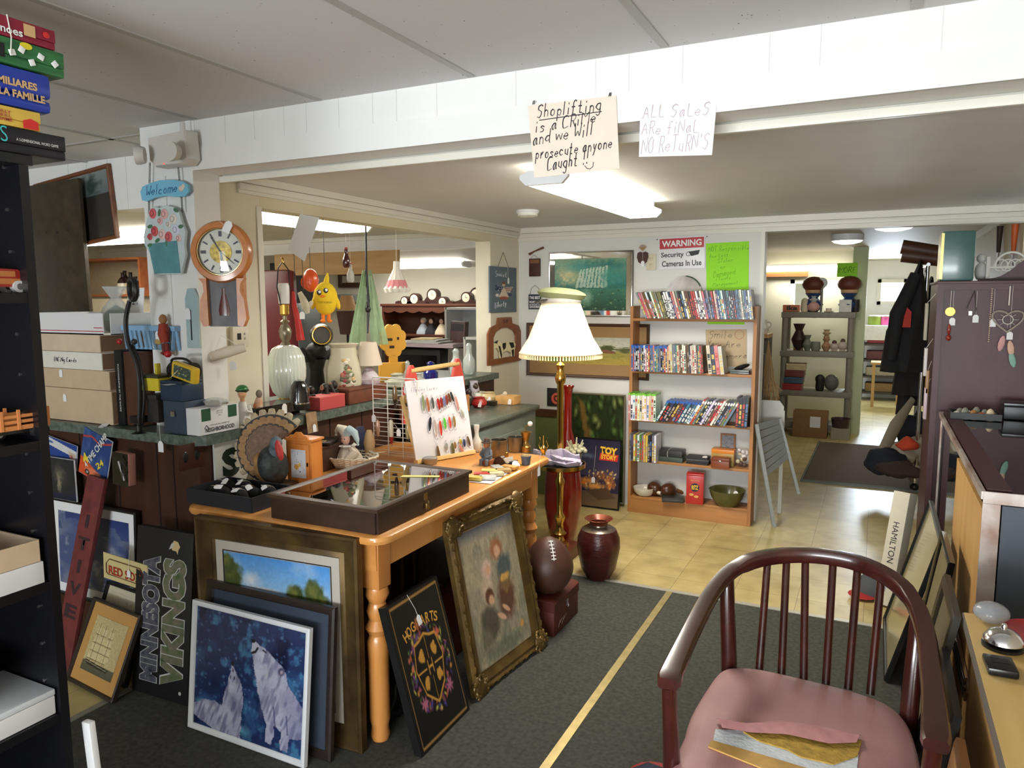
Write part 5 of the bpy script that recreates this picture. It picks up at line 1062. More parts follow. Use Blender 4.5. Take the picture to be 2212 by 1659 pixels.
for k in range(4):g.tube([(hx_+.0015,-.1+.02*k,.03+.015*(k%2)),(hx_+.0015,-.08+.025*k,.06)],.0008,4)
g.build('scratch_marks',None,t)
ft=thing('football','large brown football toy box with white laces standing on the red toolbox','football',(-1.325,3.07,zt_+.001));fb=mat('brown_football',(72,42,30),.5,var=.06,sc=5,bump=.1,bsc=300)
k=mpp((-1.37,3.0,.3));H_=.205;g=G();prf=[(0.045,0)]+[(.115*math.sin(PI*(.12+.83*i/14))**.75+.002,.26*(i/14))for i in range(1,14)]+[(0.012,.26)]
g.lathe(prf,n=36);g.build('body',fb,ft)
g=G().use(mat('lace_white',(226,222,216),.6));M_=RZ(math.radians(38))
for i in range(6):z=.26*(.72+.05*i);r=.115*math.sin(PI*(.12+.83*(.72+.05*i)))**.75+.003;g.box(M_@Vector((0,-r,z)),(.022,.004,.004),rot=M_)
g.tube([M_@Vector((0,-(.115*math.sin(PI*(.12+.83*f))**.75+.004),.26*f))for f in(.7,.76,.82,.88,.94,.98)],.0024,5);g.build('laces',None,ft)
g=G().use(mat('seam_dark',(40,22,16),.6));g.torus((0,0,.13),.1155,.0012,40,4);g.build('seam',None,ft)
t=thing('wooden_box','dark red wooden box standing behind the football','box',(-1.5,3.45,0));G().bx(-.07,.07,-.1,.1,0,.2,bev=.004).build('body',rdm,t);G().bx(-.072,.072,-.102,.102,.2,.225,bev=.004).build('lid',rdm,t)
# tray contents on the floor lamp
tz=zt+.001
t=thing('towel','folded lavender and white towel on the lamp tray','towel',(lp.x,lp.y-.03,tz));g=G().use(mat('lavender_cloth',(164,150,178),.95,sc=30,col2=(196,190,206),bump=.5,bsc=200))
for k in range(3):
    pts=[(-.13+.013*i,.01*math.sin(i*.9+k),.012+.016*k+.006*math.sin(i*.7+k*2)+.0006*i)for i in range(21)];g.tube(pts,[.022+.004*math.sin(i*.5+k)for i in range(21)],8,flat=2.6);
g.build('folds',None,t)
t=thing('succulent_pot','pale ceramic succulent in a grey pot on the lamp tray','ornament',(at(1243,990,Y=lp.y+.07).x,lp.y+.07,tz+.0));G().lathe([(.03,0),(.04,.05),(.043,.06),(.036,.06),(0,.055)],n=20).build('pot',mat('grey_glaze',(130,132,134),.35),t)
g=G().use(mat('pale_succulent',(150,148,116),.6,sc=12,col2=(176,172,150)))
for k in range(26):a,r=k*2.4,.012*math.sqrt(k);g.sph((r*math.cos(a)*1.05,r*math.sin(a)*1.05,.1-.0011*k),(.015,.015,.013),8,6)
for k in range(7):a=k*.9;g.tube([(.03*math.cos(a),.03*math.sin(a),.09),(.05*math.cos(a),.05*math.sin(a),.125+.01*(k%3))],[.007,.004],6)
g.build('plant',None,t)
# ================================================================== THINGS ON THE PINE TABLE
TT=0.7615
def tp(px,py,z=TT):return at(px,py,Z=z)
# --- locked glass-topped case
t=thing('collectors_case','dark wooden glass-topped case with a small padlock on the pine table','case',(-1.665,2.215,TT))
ew=wood('espresso_wood',(40,26,20),(58,38,28),.4,'y',5,coat=.2);ex2=mat('espresso_rim',(64,46,34),.4,var=.15)
X_,Y_,H_=.225,.30,.088
g=G().use(ew)
for s in(-1,1):g.bx(s*X_-.008,s*X_+.008,-Y_,Y_,0,H_-.012);g.bx(-X_,X_,s*Y_-.008,s*Y_+.008,0,H_-.012)
g.bx(-X_,X_,-Y_,Y_,0,.008);g.build('body',None,t)
lid=frame_parts(t,2*X_+.03,2*Y_+.03,.035,.014,ex2);lid.name='lid_frame';lid.location.z=H_-.013
G().bx(-X_+.016,X_-.016,-Y_+.016,Y_-.016,H_-.006,H_-.004).build('glass_lid',glass('case_lid_glass',(220,226,224),.02,1.7),t)
g=G().use(mat('grey_felt',(66,66,62),.9,var=.2));g.bx(-X_+.01,X_-.01,-Y_+.01,Y_-.01,.0085,.012);g.build('felt_liner',None,t)
g=G().use(mat('brass_old',(150,120,70),.35,.9));g.box((X_+.011,-.02,H_-.02),(.006,.016,.04));g.torus((X_+.016,-.02,H_-.05),.008,.0018,12,6,rot=RX(PI/2)@RZ(0),a1=PI);g.box((X_+.016,-.02,H_-.062),(.01,.018,.022),bev=.002);g.build('padlock',None,t)
rs=random.Random(12)
for k in range(14):
    g=G().use(flat(rs.choice(((196,196,190),(150,110,120),(120,120,124),(170,150,110),(90,80,70))),.4,.3));x,y=rs.uniform(-.17,.17),rs.uniform(-.24,.24);a=rs.uniform(0,3)
    if k%2:g.cyl((x,y,TT),(x,y,TT+.004),rs.uniform(.012,.02),n=16)
    else:g.box((x,y,TT),(.012,.07,.006),rot=RZ(a),bev=.002)
    o=solo(g,'trinket',['silver coin','pocket knife'][1-k%2]+' inside the locked glass-topped case','trinket',loc=(-1.665,2.215,.013),group='trinkets inside the glass-topped case')
t=thing('price_slip','yellow paper slip lying on the glass of the locked case','paper slip',(-1.56,2.36,TT+H_-.003),.35);G().prism([(-.075,-.02),(.075,-.008),(.075,.014),(-.07,.006)],.0008).build('paper',mat('yellow_paper',(226,216,130),.7),t)
# --- black tray of bracelets
t=thing('display_tray','black velvet tray box at the near corner of the pine table','tray',(-2.16,2.02,TT));bt=mat('black_card_tray',(26,28,36),.6,var=.15);vel=mat('black_velvet',(10,10,12),.95)
for s in(-1,1):G().bx(s*.165-.003,s*.165+.003,-.1,.1,0,.055).build('side_panel',bt,t);G().bx(-.165,.165,s*.1-.003,s*.1+.003,0,.055).build('side_panel',bt,t)
G().bx(-.165,.165,-.1,.1,0,.006).build('bottom',bt,t)
for k,(x,y)in enumerate(((-.105,.03),(-.03,.05),(.05,.0),(.115,.03),(-.06,-.045),(.05,-.05))):
    r=thing('bracelet_roll',f'{["left back", "second back", "middle", "right", "front left", "front right"][k]} black velvet roll with pale bracelets in the tray','jewellery roll',(-2.16+x,2.02+y,TT+.0075),.3*(-1)**k,'velvet bracelet rolls in the black tray')
    G().sph((0,0,.028),(.05,.03,.028),16,10).build('roll',vel,r)
    g=G().use(mat('silver_links',(196,192,180),.35,.7))if k%2 else G().use(mat('gold_links',(196,160,96),.3,.8))
    for j in range(3):g.torus((-.012+.011*j,0,.028),.0295,.0015,20,5,rot=RY(PI/2),a0=-.3,a1=PI+.3)
    g.build('bracelets',None,r);price_tag(r,T(.01,-.02,.057)@RX(.5)@RZ(.4*k),.022,[(-.03,.0,.055),(-.01,-.02,.062),(.01,-.02,.058)])
# --- turkey
p=tp(595,1035);t=thing('turkey_figurine','painted plaster turkey with fanned tail behind the black tray','figurine',(-2.175,2.235,TT));u=mpp(p)
fanM=T(-.05,.03,.155)@RZ(.45)@RX(PI/2-.12)
def scallop(R,n,a0,a1,amp):
    P=[]
    for k in range(n*4+1):a=a0+(a1-a0)*k/(n*4);r=R*(1-amp*abs(math.cos(a*0+k*PI/4))**1.5*(1 if k%4 in(0,)else .15));P.append((r*math.cos(a),r*math.sin(a)))
    return P
a0,a1=.22*PI,1.5*PI
for R,c,c2,z,amp,nm in((.165,(196,180,146),(150,130,100),0,.16,'tail_tips'),(.14,(24,20,18),(40,32,28),.008,.0,'dark_band'),(.134,(166,126,74),(130,94,54),.012,.06,'tan_band'),(.104,(40,26,22),(60,40,30),.016,.05,'inner_band'),(.098,(124,92,66),(90,62,44),.02,.05,'mottled_fan')):
    g=G();g.at(fanM);g.prism([(0,0)]+scallop(R,16,a0,a1,amp),.012,z);g.build(nm,mat('turkey_'+nm,c,.6,sc=60,col2=c2,bump=.3,bsc=70),t)
g=G();g.sph((.01,-.03,.1),(.055,.065,.085),18,12,RX(.3));g.build('body',mat('turkey_breast',(28,32,32),.55,sc=50,col2=(56,62,60),bump=1,bsc=60),t)
g=G().use(mat('turkey_wing',(112,78,46),.6,sc=30,col2=(170,130,78),bump=.6,bsc=40));g.sph((-.03,-.05,.085),(.03,.03,.07),12,8,RY(-.4));g.build('wing',None,t)
g=G().use(mat('turkey_head_blue',(88,100,112),.6,var=.15));g.tube([(.03,-.04,.15),(.05,-.05,.185),(.055,-.055,.19)],[.03,.024,.022],10);g.sph((.055,-.055,.2),(.025,.025,.028),12,8);g.build('head',None,t)
g=G().use(mat('turkey_red',(176,48,44),.55,var=.15));g.sph((.08,-.065,.175),(.014,.016,.042),10,8,RY(-.25));g.build('wattle',None,t)
G().box((0,0,.012),(.13,.12,.024),bev=.01).build('base',mat('turkey_base',(92,66,40),.7,var=.3,bump=.6),t)
# --- white board with dark green letters behind
Yb_=2.36;a,b=at(472,957,X=-2.35),at(600,1040,X=-2.35)
t=thing('letter_sign','white board with big dark green letters leaning on the counter behind the turkey','sign');p=at(535,995,X=-2.355);t.matrix_world=T(-2.366,p.y+.03,.90)@RZ(PI/2)@RX(PI/2)
G().bx(-.2,.2,-.135,.06,0,.01).build('board',mat('sign_white_board',(196,196,190),.5,var=.05),t);text('SUB',.33,.12,mat('letter_green',(24,40,32),.5),t,T(.0,-.035,.0106),bold=.05)
# --- key cabinet
p0,p1=tp(618,1052),tp(697,1036);t=thing('key_cabinet','small orange pine key cabinet with a fruit picture on its door','key cabinet',(-2.11,2.33,TT),.05)
kp=wood('orange_key_pine',(196,112,44),(216,136,62),.4,'z',8);u=mpp((-2.11,2.33,.85));w=.125;h=.19
G().bx(-w/2,w/2,-.035,.035,.005,h).build('body',kp,t)
g=G().use(kp);g.bx(-w/2-.006,w/2+.006,-.04,.04,0,.008,bev=.002);g.build('plinth',None,t)
g=G().use(kp);g.bx(-w/2-.008,w/2+.008,-.042,.042,h,h+.01,bev=.003);g.at(T(0,-.03,h+.01)@RX(PI/2));g.prism([(-.05,0),(.05,0),(.045,.012),(.025,.014),(.012,.026),(-.012,.026),(-.025,.014),(-.045,.012)],.008);g.at(Matrix());g.build('top',None,t)
g=G();g.box((0,-.038,h/2),(w*.86,.006,h*.86),bev=.002);door=g.build('door',kp,t)
A=Art(50,70,(206,208,214),1.5);A.ell(.35,.62,.18,.12,(206,150,70),.4).ell(.55,.55,.12,.1,(214,176,90),.4).ell(.6,.78,.14,.07,(220,220,226),.4).ell(.6,.78,.08,.04,(120,110,130),.5).speck(40,[(90,84,80),(120,120,100)],.01,.02,(.2,.9,.35,.8),4).speck(10,[(90,110,150)],.01,.02,(.1,.5,.05,.2),2)
A.mesh('picture',w*.6,h*.62,door,T(0,-.0415,h*.5)@RX(PI/2),.2);g=G().use(mat('dark_iron',(40,36,34),.4,.6));g.box((.046,-.043,h*.5),(.006,.004,.016));g.build('keyhole_plate',None,door)
# --- harlequin doll in white wicker basket
p=tp(742,1008);t=thing('wicker_basket','shallow white wicker basket behind the glass-topped case','basket',(p.x,p.y+.03,TT));wic=mat('white_wicker',(206,200,184),.6,var=.08)
for k in range(5):
    z=.006+.011*k;g=G();r=.07+.009*k;g.tube([((r+.05)*math.cos(a*PI/18),r*math.sin(a*PI/18),z+.003*math.sin(a*2))for a in range(36)],.0045,6,True);g.build('woven_ring',wic,t)
g=G()
for k in range(30):a=k*PI/15;g.tube([(.118*math.cos(a),.068*math.sin(a),.0),(.16*math.cos(a+.08),.108*math.sin(a+.08),.055)],.003,5)
g.lathe([(.07,.0),(.07,.004),(0,.004)],n=24,sx=1.6);g.build('woven_side',wic,t)
dl=thing('harlequin_doll','small porcelain doll in a two-tone jester cap sitting in the wicker basket','doll',(p.x+.0,p.y+.03,TT+.008));satin=mat('cream_satin',(206,196,180),.5,sc=30,col2=(186,172,156),bump=.4)
G().lathe([(.07,0),(.066,.03),(.045,.065),(.022,.085)],n=24,rib=.08,nr=9).build('gown',satin,dl)
g=G()
for s in(-1,1):g.tube([(s*.02,0,.075),(s*.055,-.02,.055),(s*.04,-.06,.03)],[.02,.024,.014],10)
g.build('sleeves',satin,dl);G().lathe([(.02,.08),(.042,.086),(.04,.092),(.02,.092)],n=24,rib=.12,nr=10).build('ruff',mat('lace_white',(226,222,216),.6),dl)
hd=G().sph((0,-.004,.118),(.025,.025,.029),16,12).build('head',mat('porcelain_skin',(222,184,168),.35),dl)
g=G().use(mat('eye_dark',(40,36,50),.4));g.sph((-.009,-.028,.121),.0028,6,4);g.sph((.009,-.028,.121),.0028,6,4);g.use(mat('lip_rose',(170,70,70),.5));g.sph((0,-.029,.107),(.004,.002,.0016),6,4);g.build('face_paint',None,hd)
g=G().use(mat('brown_hair',(60,36,26),.7));g.sph((.012,.006,.116),(.022,.02,.03),10,8);g.build('hair',None,dl)
for s,c in((-1,(214,206,192)),(1,(170,190,196))):
    g=G();g.tube([(0,.0,.138),(s*.02,0,.158),(s*.045,0,.165 if s<0 else .15),(s*.06,0,.15 if s<0 else .115),(s*.062,0,.135 if s<0 else .1)],[.026,.024,.017,.01,.004],10);g.sph((s*.063,0,.13 if s<0 else .095),.006,8,6);g.build('jester_cap',mat('cap_%d'%s,c,.5,bump=.2),dl)
# --- lure rack, lure board
wire=mat('white_wire',(216,214,206),.4)
ry=2.92;a,b=at(808,990,Y=ry),at(903,996,Y=ry);rt=at(812,820,Y=ry).z
t=thing('wire_rack','white wire grid rack hung with wooden fishing plugs','rack',((a.x+b.x)/2,ry,TT));w=b.x-a.x;h=rt-TT
g=G()
for k in range(17):z=.01+(h-.012)*k/16;g.cyl((-w/2,0,z),(w/2,0,z),.0016,n=6)
for k in range(4):x=-w/2+w*k/3;g.cyl((x,.003,0),(x,.003,h),.0025,n=6)
g.build('grid',wire,t)
g=G();g.tube([(-w/2,0,h),(-w/2+.01,0,h+.012),(w/2-.01,0,h+.012),(w/2,0,h)],.0035,6);g.tube([(-w/2,0,.01),(-w/2,.09,0),(w/2,.09,0),(w/2,0,.01)],.0028,6);g.build('frame_rod',wire,t)
hookm=mat('hook_steel',(130,126,120),.3,.9)
def lure(name,label,M,L,w_,col,col2=None,group=None,shape='spoon',tagp=None):
    t=thing(name,label,'fishing lure',group=group);t.matrix_world=M;c=mat('lure_%d_%d_%d'%tuple(col),col,.25,.35 if shape=='spoon' else 0,coat=.5)
    g=G().use(c)
    if shape=='spoon':g.lathe([(.0008,0),(w_*.35,-L*.12),(w_*.5,-L*.45),(w_*.42,-L*.75),(w_*.15,-L*.97),(.0006,-L)],n=12,sy=.3)
    else:g.lathe([(.002,0),(w_*.4,-L*.05),(w_*.5,-L*.35),(w_*.46,-L*.7),(w_*.2,-L)],n=14)
    g.at(T(0,0,0));o=g.build('body',None,t);o.rotation_euler=(-PI/2,0,0);o.location=(0,0,.004)
    if col2:
        g=G().use(flat(col2,.4))
        if shape=='plug':g.lathe([(w_*.47,-L*.7),(w_*.2,-L*1.002),(0,-L*1.003)],n=14,cap0=False)
        else:
            for k in range(5):g.sph((w_*.2*(-1)**k,-.0022*1,-L*(.25+.12*k)),(w_*.1,.001,w_*.12),6,4)
        s_=g.build('paint_mark',None,o)
    g=G().use(hookm);g.torus((0,.006,.002),.004,.0007,10,4);g.torus((0,-L-.006,.004),.006,.0008,12,4,a0=PI*.9,a1=PI*2.2);g.build('hook',None,t)
    if tagp:price_tag(t,T(*tagp),.024,[(0,0,.005),(tagp[0],tagp[1]+.016,.006)])
    return t
for px,y0,y1,c,c2,nm,tg in((854,833,875,(110,84,50),(40,30,20),'brown spotted',None),(880,850,878,(150,116,54),(60,46,26),'amber and brown',(.0,.02,.008)),(846,906,958,(206,200,180),(156,36,30),'white with red nose',(.045,-.06,.006)),(817,908,942,(190,150,126),None,'salmon pink',(-.02,.01,.006)),(882,915,948,(150,142,100),None,'pale olive',(.02,.045,.006))):
    q0,q1=at(px,y0,Y=ry-.012),at(px,y1,Y=ry-.012);lure('fishing_plug',f'{nm} wooden fishing plug hung on the wire rack',FR(q0.x,ry-.014,q0.z),q0.z-q1.z,.024,c,c2,'wooden plugs on the wire rack','plug',tg)
M,w,h=lean_frame((900,1003),(1025,980),(889,828),(983,808),.22,TT)
t=thing('lure_board','white tilted board of fishing lures on a pine stand on the table','display board');t.matrix_world=M
G().bx(-w/2,w/2,.012,h,-.006,0).build('board',mat('white_hardboard',(206,202,204),.45),t);G().bx(-w/2,w/2,-.0,.02,-.02,.012,bev=.002).build('ledge',mat('pale_pine',(214,180,120),.5,var=.08),t)
for s in(-.42,.42):G().box((s*w,h*.42,-.05),(.02,h*.84,.02),rot=RX(-.2)).build('easel_leg',mat('pale_pine',(214,180,120),.5,var=.08),t)
hand('Fishing Lures 2.00',-w*.42,h*.86,.022,mat('faint_pencil',(170,160,176),.7),t,T(0,0,.0003),.0008,wide=.5,sl=0)
Bi=M.inverted()
def onboard(x,y):
    d=FWD+RIGHT*((x-1106)/CAM_F)-UP*((y-829.5)/CAM_F);n=M.to_3x3()@Vector((0,0,1));tt=(M.translation-CAMP).dot(n)/d.dot(n);return Bi@(CAMP+d*tt)
LU=[(911,853,914,889,(140,150,110),None,'pale green'),(920,858,925,891,(176,104,66),None,'copper'),(931,858,935,884,(90,90,84),None,'dark grey'),(943,860,948,886,(176,40,30),None,'first red'),(950,858,953,882,(156,50,40),None,'second red'),(957,856,959,879,(120,120,160),None,'bluish'),(962,852,964,876,(140,60,44),None,'rust red'),(966,849,971,870,(110,62,40),None,'brown'),(971,846,978,868,(56,54,54),None,'charcoal'),(981,855,989,888,(206,150,140),None,'long pink'),(993,884,1001,903,(176,172,160),None,'silver teardrop'),
 (928,900,926,932,(36,38,44),None,'black'),(936,905,941,945,(196,180,170),(170,50,40),'white and red'),(948,908,952,942,(214,64,36),(60,20,16),'orange red spotted'),(957,902,961,928,(96,200,60),(30,60,20),'neon green'),(968,900,972,926,(220,84,60),None,'coral'),(978,898,981,924,(156,126,70),None,'brass'),
 (942,962,949,997,(120,88,54),None,'large bronze'),(962,956,964,973,(166,164,160),None,'steel'),(974,956,979,985,(110,104,60),None,'olive'),(980,954,982,970,(150,120,70),None,'gold'),(990,960,1002,984,(216,140,120),None,'slanted pink'),(992,948,994,960,(206,180,50),(40,40,20),'yellow'),(1000,948,1002,966,(60,66,110),None,'blue'),(1007,942,1014,964,(110,88,56),None,'dark gold')]
for k,(x0,y0,x1,y1,c,c2,nm)in enumerate(LU):
    a,b=onboard(x0,y0),onboard(x1,y1);row='top' if k<11 else 'middle' if k<17 else 'bottom';v=b-a
    lure('fishing_lure',f'{nm} spoon lure in the {row} row of the white board',M@T(a.x,a.y,.004)@RZ(math.atan2(v.x,-v.y)),v.length,.017,c,c2,'spoon lures on the white board')
# --- small things at the far end of the table
def rnd_thing(name,label,cat,px,py,prof,m,z=TT,n=20,group=None,**k):
    p=at(px,py,Z=z);u=mpp(p);t=thing(name,label,cat,(p.x,p.y,z),group=group);G().lathe([(r*u,h*u)for r,h in prof],n=n,**k).build('body',m,t);return t,u
pewter=mat('dull_pewter',(120,112,98),.3,.8,var=.2);bras2=mat('antique_brass',(150,116,60),.3,.85,var=.2)
t,u=rnd_thing('jar_lid','zinc jar with wire bail in front of the lure board','jar',929,1001,[(15,0),(16,2),(16,12),(13,14),(0,14)],mat('zinc',(150,148,142),.35,.8))
t,u=rnd_thing('bottle','white ceramic bottle with a handle beside the lure board','bottle',1030,975,[(9,0),(11,3),(11,22),(5,32),(4,40),(6,52),(6,58),(4,58)],mat('white_crock',(200,196,184),.3));g=G().use(mat('white_crock',(200,196,184),.3));g.torus((12*u,0,16*u),6*u,1.6*u,12,6,rot=RX(PI/2));g.build('handle',None,t)
t,u=rnd_thing('tankard','dark pewter pot behind the little white cup','pot',1078,990,[(16,0),(17,2),(18,38),(19,41),(17,41),(16,6),(0,4)],pewter)
t,u=rnd_thing('cooking_pot','wide pewter measure beside the coffee mill','pot',1113,975,[(15,0),(17,22),(18,32),(16,32),(14,4),(0,3)],pewter)
t,u=rnd_thing('coffee_mill','small brass grinder with a white knob on its crank','grinder',1136,976,[(11,0),(11,12),(9,14),(6,22),(9,34),(12,44),(10,44),(6,32)],bras2);g=G().use(bras2);g.tube([(0,0,40*u),(0,0,56*u),(8*u,0,58*u)],1.2*u,6);g.build('crank',None,t);G().sph((10*u,0,62*u),5.5*u,12,8).build('knob',mat('white_glaze',(216,212,200),.2),t)
t,u=rnd_thing('toy_bucket','blue grey miniature bucket of moss at the table edge','bucket',1136,1003,[(9,0),(11,16),(12,19),(10.5,19),(0,17)],mat('blue_grey_enamel',(84,92,104),.4));g=G().use(mat('dry_moss',(150,124,84),.95,bump=1,bsc=200));g.sph((0,0,18*u),(10*u,10*u,5*u),10,6);g.build('moss',None,t)
t,u=rnd_thing('coffee_cup','little white cup tipped on its saucer near the table edge','cup',1102,1007,[(12,0),(13,1),(12,2)],mat('white_glaze',(216,212,200),.2));o=G().lathe([(5*u,0),(9*u,6*u),(11*u,16*u),(10*u,16*u),(7*u,3*u),(0,2*u)],n=20).build('cup',mat('white_glaze',(216,212,200),.2),t);o.rotation_euler=(0,-.35,0);o.location=(.0,0,.008)
t,u=rnd_thing('miniature_lamp','tiny brass oil lamp at the far corner of the table','ornament',1174,982,[(5,0),(4,3),(7,9),(8,13),(5,18),(2,20),(1.5,30),(1,42)],mat('bright_brass',(206,160,76),.15,1));g=G().use(mat('bright_brass',(206,160,76),.15,1));
for s in(-1,1):g.tube([(s*7*u,0,10*u),(s*11*u,0,20*u),(s*7*u,0,30*u),(s*9*u,0,38*u)],.9*u,5)
g.build('arms',None,t)
t,u=rnd_thing('teapot','round brass kettle ornament between the pots','ornament',1088,990,[(8,0),(11,6),(10,13),(4,17),(2,21),(0,22)],bras2)
p=tp(1122,1005);u=mpp(p);t=thing('small_box','dark blue lidded box in front of the miniature bucket','box',(p.x-.03,p.y-.03,TT));G().bx(-12*u,12*u,-10*u,10*u,0,9*u,bev=.002).build('body',flat((30,32,42)),t);G().bx(-12.5*u,12.5*u,-10.5*u,10.5*u,9.2*u,12*u,bev=.002).build('lid',flat((40,42,54)),t);price_tag(t,T(.04,-.03,.018)@RX(.7)@RZ(.8),.028,[(-.02,0,.035),(.03,-.02,.03)])
p=tp(1075,1006);u=mpp(p);t=thing('napkin_holder','arched dark wooden rack behind the white cup','rack',(p.x,p.y+.03,TT));g=G();g.at(T(0,0,0)@RX(PI/2));g.prism([(14*u*math.cos(a*PI/10),19*u*math.sin(a*PI/10))for a in range(11)],.03,-.015);g.build('arch',darkwood,t)
p=tp(1048,1005);u=mpp(p);t=thing('wooden_figurine','carved wooden seated figurine with a wide brown hat at the middle of the table end','figurine',(p.x,p.y+.02,TT));wf=mat('carved_tan',(150,92,56),.45,var=.15)
G().box((0,0,6*u),(26*u,22*u,12*u),bev=.004).build('base',wf,t);g=G();g.tube([(0,0,10*u),(0,0,26*u),(0,0,38*u)],[11*u,10*u,5*u],12);g.build('body',mat('grey_blue_coat',(100,108,118),.5,var=.2),t)
g=G()
for s in(-1,1):g.tube([(s*8*u,0,32*u),(s*13*u,-6*u,22*u),(s*5*u,-12*u,18*u)],[3.6*u,3.4*u,2.6*u],8);g.tube([(s*5*u,-4*u,12*u),(s*7*u,-16*u,11*u),(s*7*u,-17*u,1*u)],[5*u,4*u,3.4*u],8)
g.build('limbs',mat('grey_blue_coat',(100,108,118),.5,var=.2),t);G().sph((0,-2*u,44*u),(7*u,7*u,8*u),12,9).build('head',wf,t);G().lathe([(12*u,48*u),(12*u,50*u),(7*u,50*u),(6*u,57*u),(0,59*u)],n=20).build('hat',mat('brown_hat',(74,56,42),.6,bump=.2),t)
# papers and candy packets near the edge
t=thing('paper_sheet','white sheet under the small packets at the table edge','paper',(-1.475,2.79,TT),.1);G().bx(-.05,.05,-.13,.13,0,.0012).build('sheet',mat('white_paper',(224,222,228),.7,var=.02),t)
rs=random.Random(5);PK=[('yellow',(206,186,90)),('clear',(206,204,196)),('red',(190,60,50)),('cream',(214,204,160)),('pale yellow',(220,206,120)),('tan',(186,150,100)),('grey',(170,170,166)),('orange',(206,150,80))]
for k,(nm,c)in enumerate(PK):
    y=2.69+.035*k;x=-1.5+.045*(k%2)-.005;g=G().use(mat('packet_'+nm.replace(' ','_'),c,.3,var=.12,sc=30,bump=.5,bsc=60,coat=.3));g.box((0,0,.009),(.075,.045,.016),rot=RZ(rs.uniform(-.8,.8)),bev=.006)
    solo(g,'packet',f'{nm} trinket packet on the white sheet at the table edge','packet',loc=(x,y,TT+.0016),group='small packets at the table edge')
g=G().use(string_m);
for(px,py),(qx,qy)in(((1168,990),(1166,1012)),((1035,1060),(1028,1075))):
    pass
t=thing('price_tag','white price tag dangling on string from the table edge','tag');p=at(1164,1018,X=-1.393);t.matrix_world=T(p)@RZ(PI/2)@RX(PI/2);price_tag(t,Matrix(),.03,[(0,.02,.001),(.003,.05,.003),(.01,.085,.006)]).name='tag_card'
# --- under the table
t=thing('storage_box','brown wooden cradle-like box under the pine table','box',(-2.06,2.6,.004));bw=wood('mid_brown',(92,58,36),(112,74,48),.5)
for s in(-1,1):G().bx(-.22,.22,s*.3-.01,s*.3+.01,.0,.34,bev=.004).build('side_panel',bw,t);G().bx(s*.22-.01,s*.22+.01,-.3,.3,0,.22).build('end_panel',bw,t)
G().bx(-.22,.22,-.3,.3,0,.02).build('bottom',bw,t)
for k in range(6):G().cyl((.2,-.25+.1*k,.22),(.2,-.25+.1*k,.40),.01).build('spindle',bw,t)
G().bx(.185,.215,-.29,.29,.40,.425).build('rail',bw,t)
t=thing('suitcase','dark red case under the table behind the leaning canvas','case',(-1.60,2.55,.004));G().bx(-.05,.05,-.2,.2,0,.3,bev=.01).build('body',mat('dark_red_case',(92,22,24),.5),t);g=G().use(blackpl);g.tube([(0,-.05,.3),(0,-.04,.33),(0,.04,.33),(0,.05,.3)],.006,6);g.build('handle',None,t)
t=thing('crate','dark storage crate under the far end of the table','crate',(-1.70,2.9,.004));G().bx(-.12,.12,-.18,.18,0,.46,bev=.004).build('body',wood('grey_brown',(66,56,48),(84,72,62),.6),t);G().bx(-.13,.13,-.19,.19,.46,.49,bev=.006).build('lid',mat('grey_lid',(96,88,80),.6),t)
t=thing('cast_iron_wheel','black cast iron wheel leaning behind the crest canvas','wheel');p=at(835,1480,X=-1.5);t.matrix_world=T(-1.52,2.10+.02,.155)@RZ(PI/2)@RX(PI/2-.1);ci=mat('cast_iron',(26,26,30),.5,.4)
G().torus((0,0,0),.135,.016,36,8).build('rim',ci,t);G().cyl((0,0,-.02),(0,0,.02),.03,n=16).build('hub',ci,t)
for k in range(6):a=k*PI/3;G().tube([(.025*math.cos(a),.025*math.sin(a),0),(.08*math.cos(a+.2),.08*math.sin(a+.2),0),(.13*math.cos(a),.13*math.sin(a),0)],.008,6).build('spoke',ci,t)
# ================================================================== ON THE COUNTER BY THE POST
CT=1.001
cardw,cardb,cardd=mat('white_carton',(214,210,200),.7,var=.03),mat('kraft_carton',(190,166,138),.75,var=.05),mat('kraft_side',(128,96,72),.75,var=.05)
def carton(label,x0,x1,y0,y1,z0,z1,m,side=None,cat='carton',lid=True):
    t=thing('cardboard_box',label,cat,((x0+x1)/2,(y0+y1)/2,z0));a,b,h=(x1-x0)/2,(y1-y0)/2,z1-z0
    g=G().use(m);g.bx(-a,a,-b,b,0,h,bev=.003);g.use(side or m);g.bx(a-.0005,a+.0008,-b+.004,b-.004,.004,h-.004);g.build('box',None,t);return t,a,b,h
def yz(px,py,Y):return at(px,py,Y=Y).z
FY=2.02;xr=at(240,850,Y=FY).x;xl=at(95,850,Y=FY).x-.12;B_=[yz(240,y,FY)for y in(893,846,803,764,725)]
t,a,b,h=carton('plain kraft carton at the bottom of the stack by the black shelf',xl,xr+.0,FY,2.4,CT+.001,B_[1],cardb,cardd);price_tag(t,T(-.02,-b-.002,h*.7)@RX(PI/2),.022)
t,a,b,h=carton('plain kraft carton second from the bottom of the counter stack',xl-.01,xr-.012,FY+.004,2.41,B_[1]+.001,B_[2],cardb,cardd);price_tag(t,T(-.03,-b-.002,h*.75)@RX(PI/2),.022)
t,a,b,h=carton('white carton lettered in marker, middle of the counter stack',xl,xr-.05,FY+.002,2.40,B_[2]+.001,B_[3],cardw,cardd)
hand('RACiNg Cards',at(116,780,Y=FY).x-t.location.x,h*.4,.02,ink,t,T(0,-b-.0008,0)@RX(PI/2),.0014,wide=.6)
t,a,b,h=carton('tan carton fourth up in the counter stack',xl-.004,xr-.055,FY+.002,2.40,B_[3]+.001,B_[4],mat('tan_carton',(200,180,156),.75,var=.05),cardd)
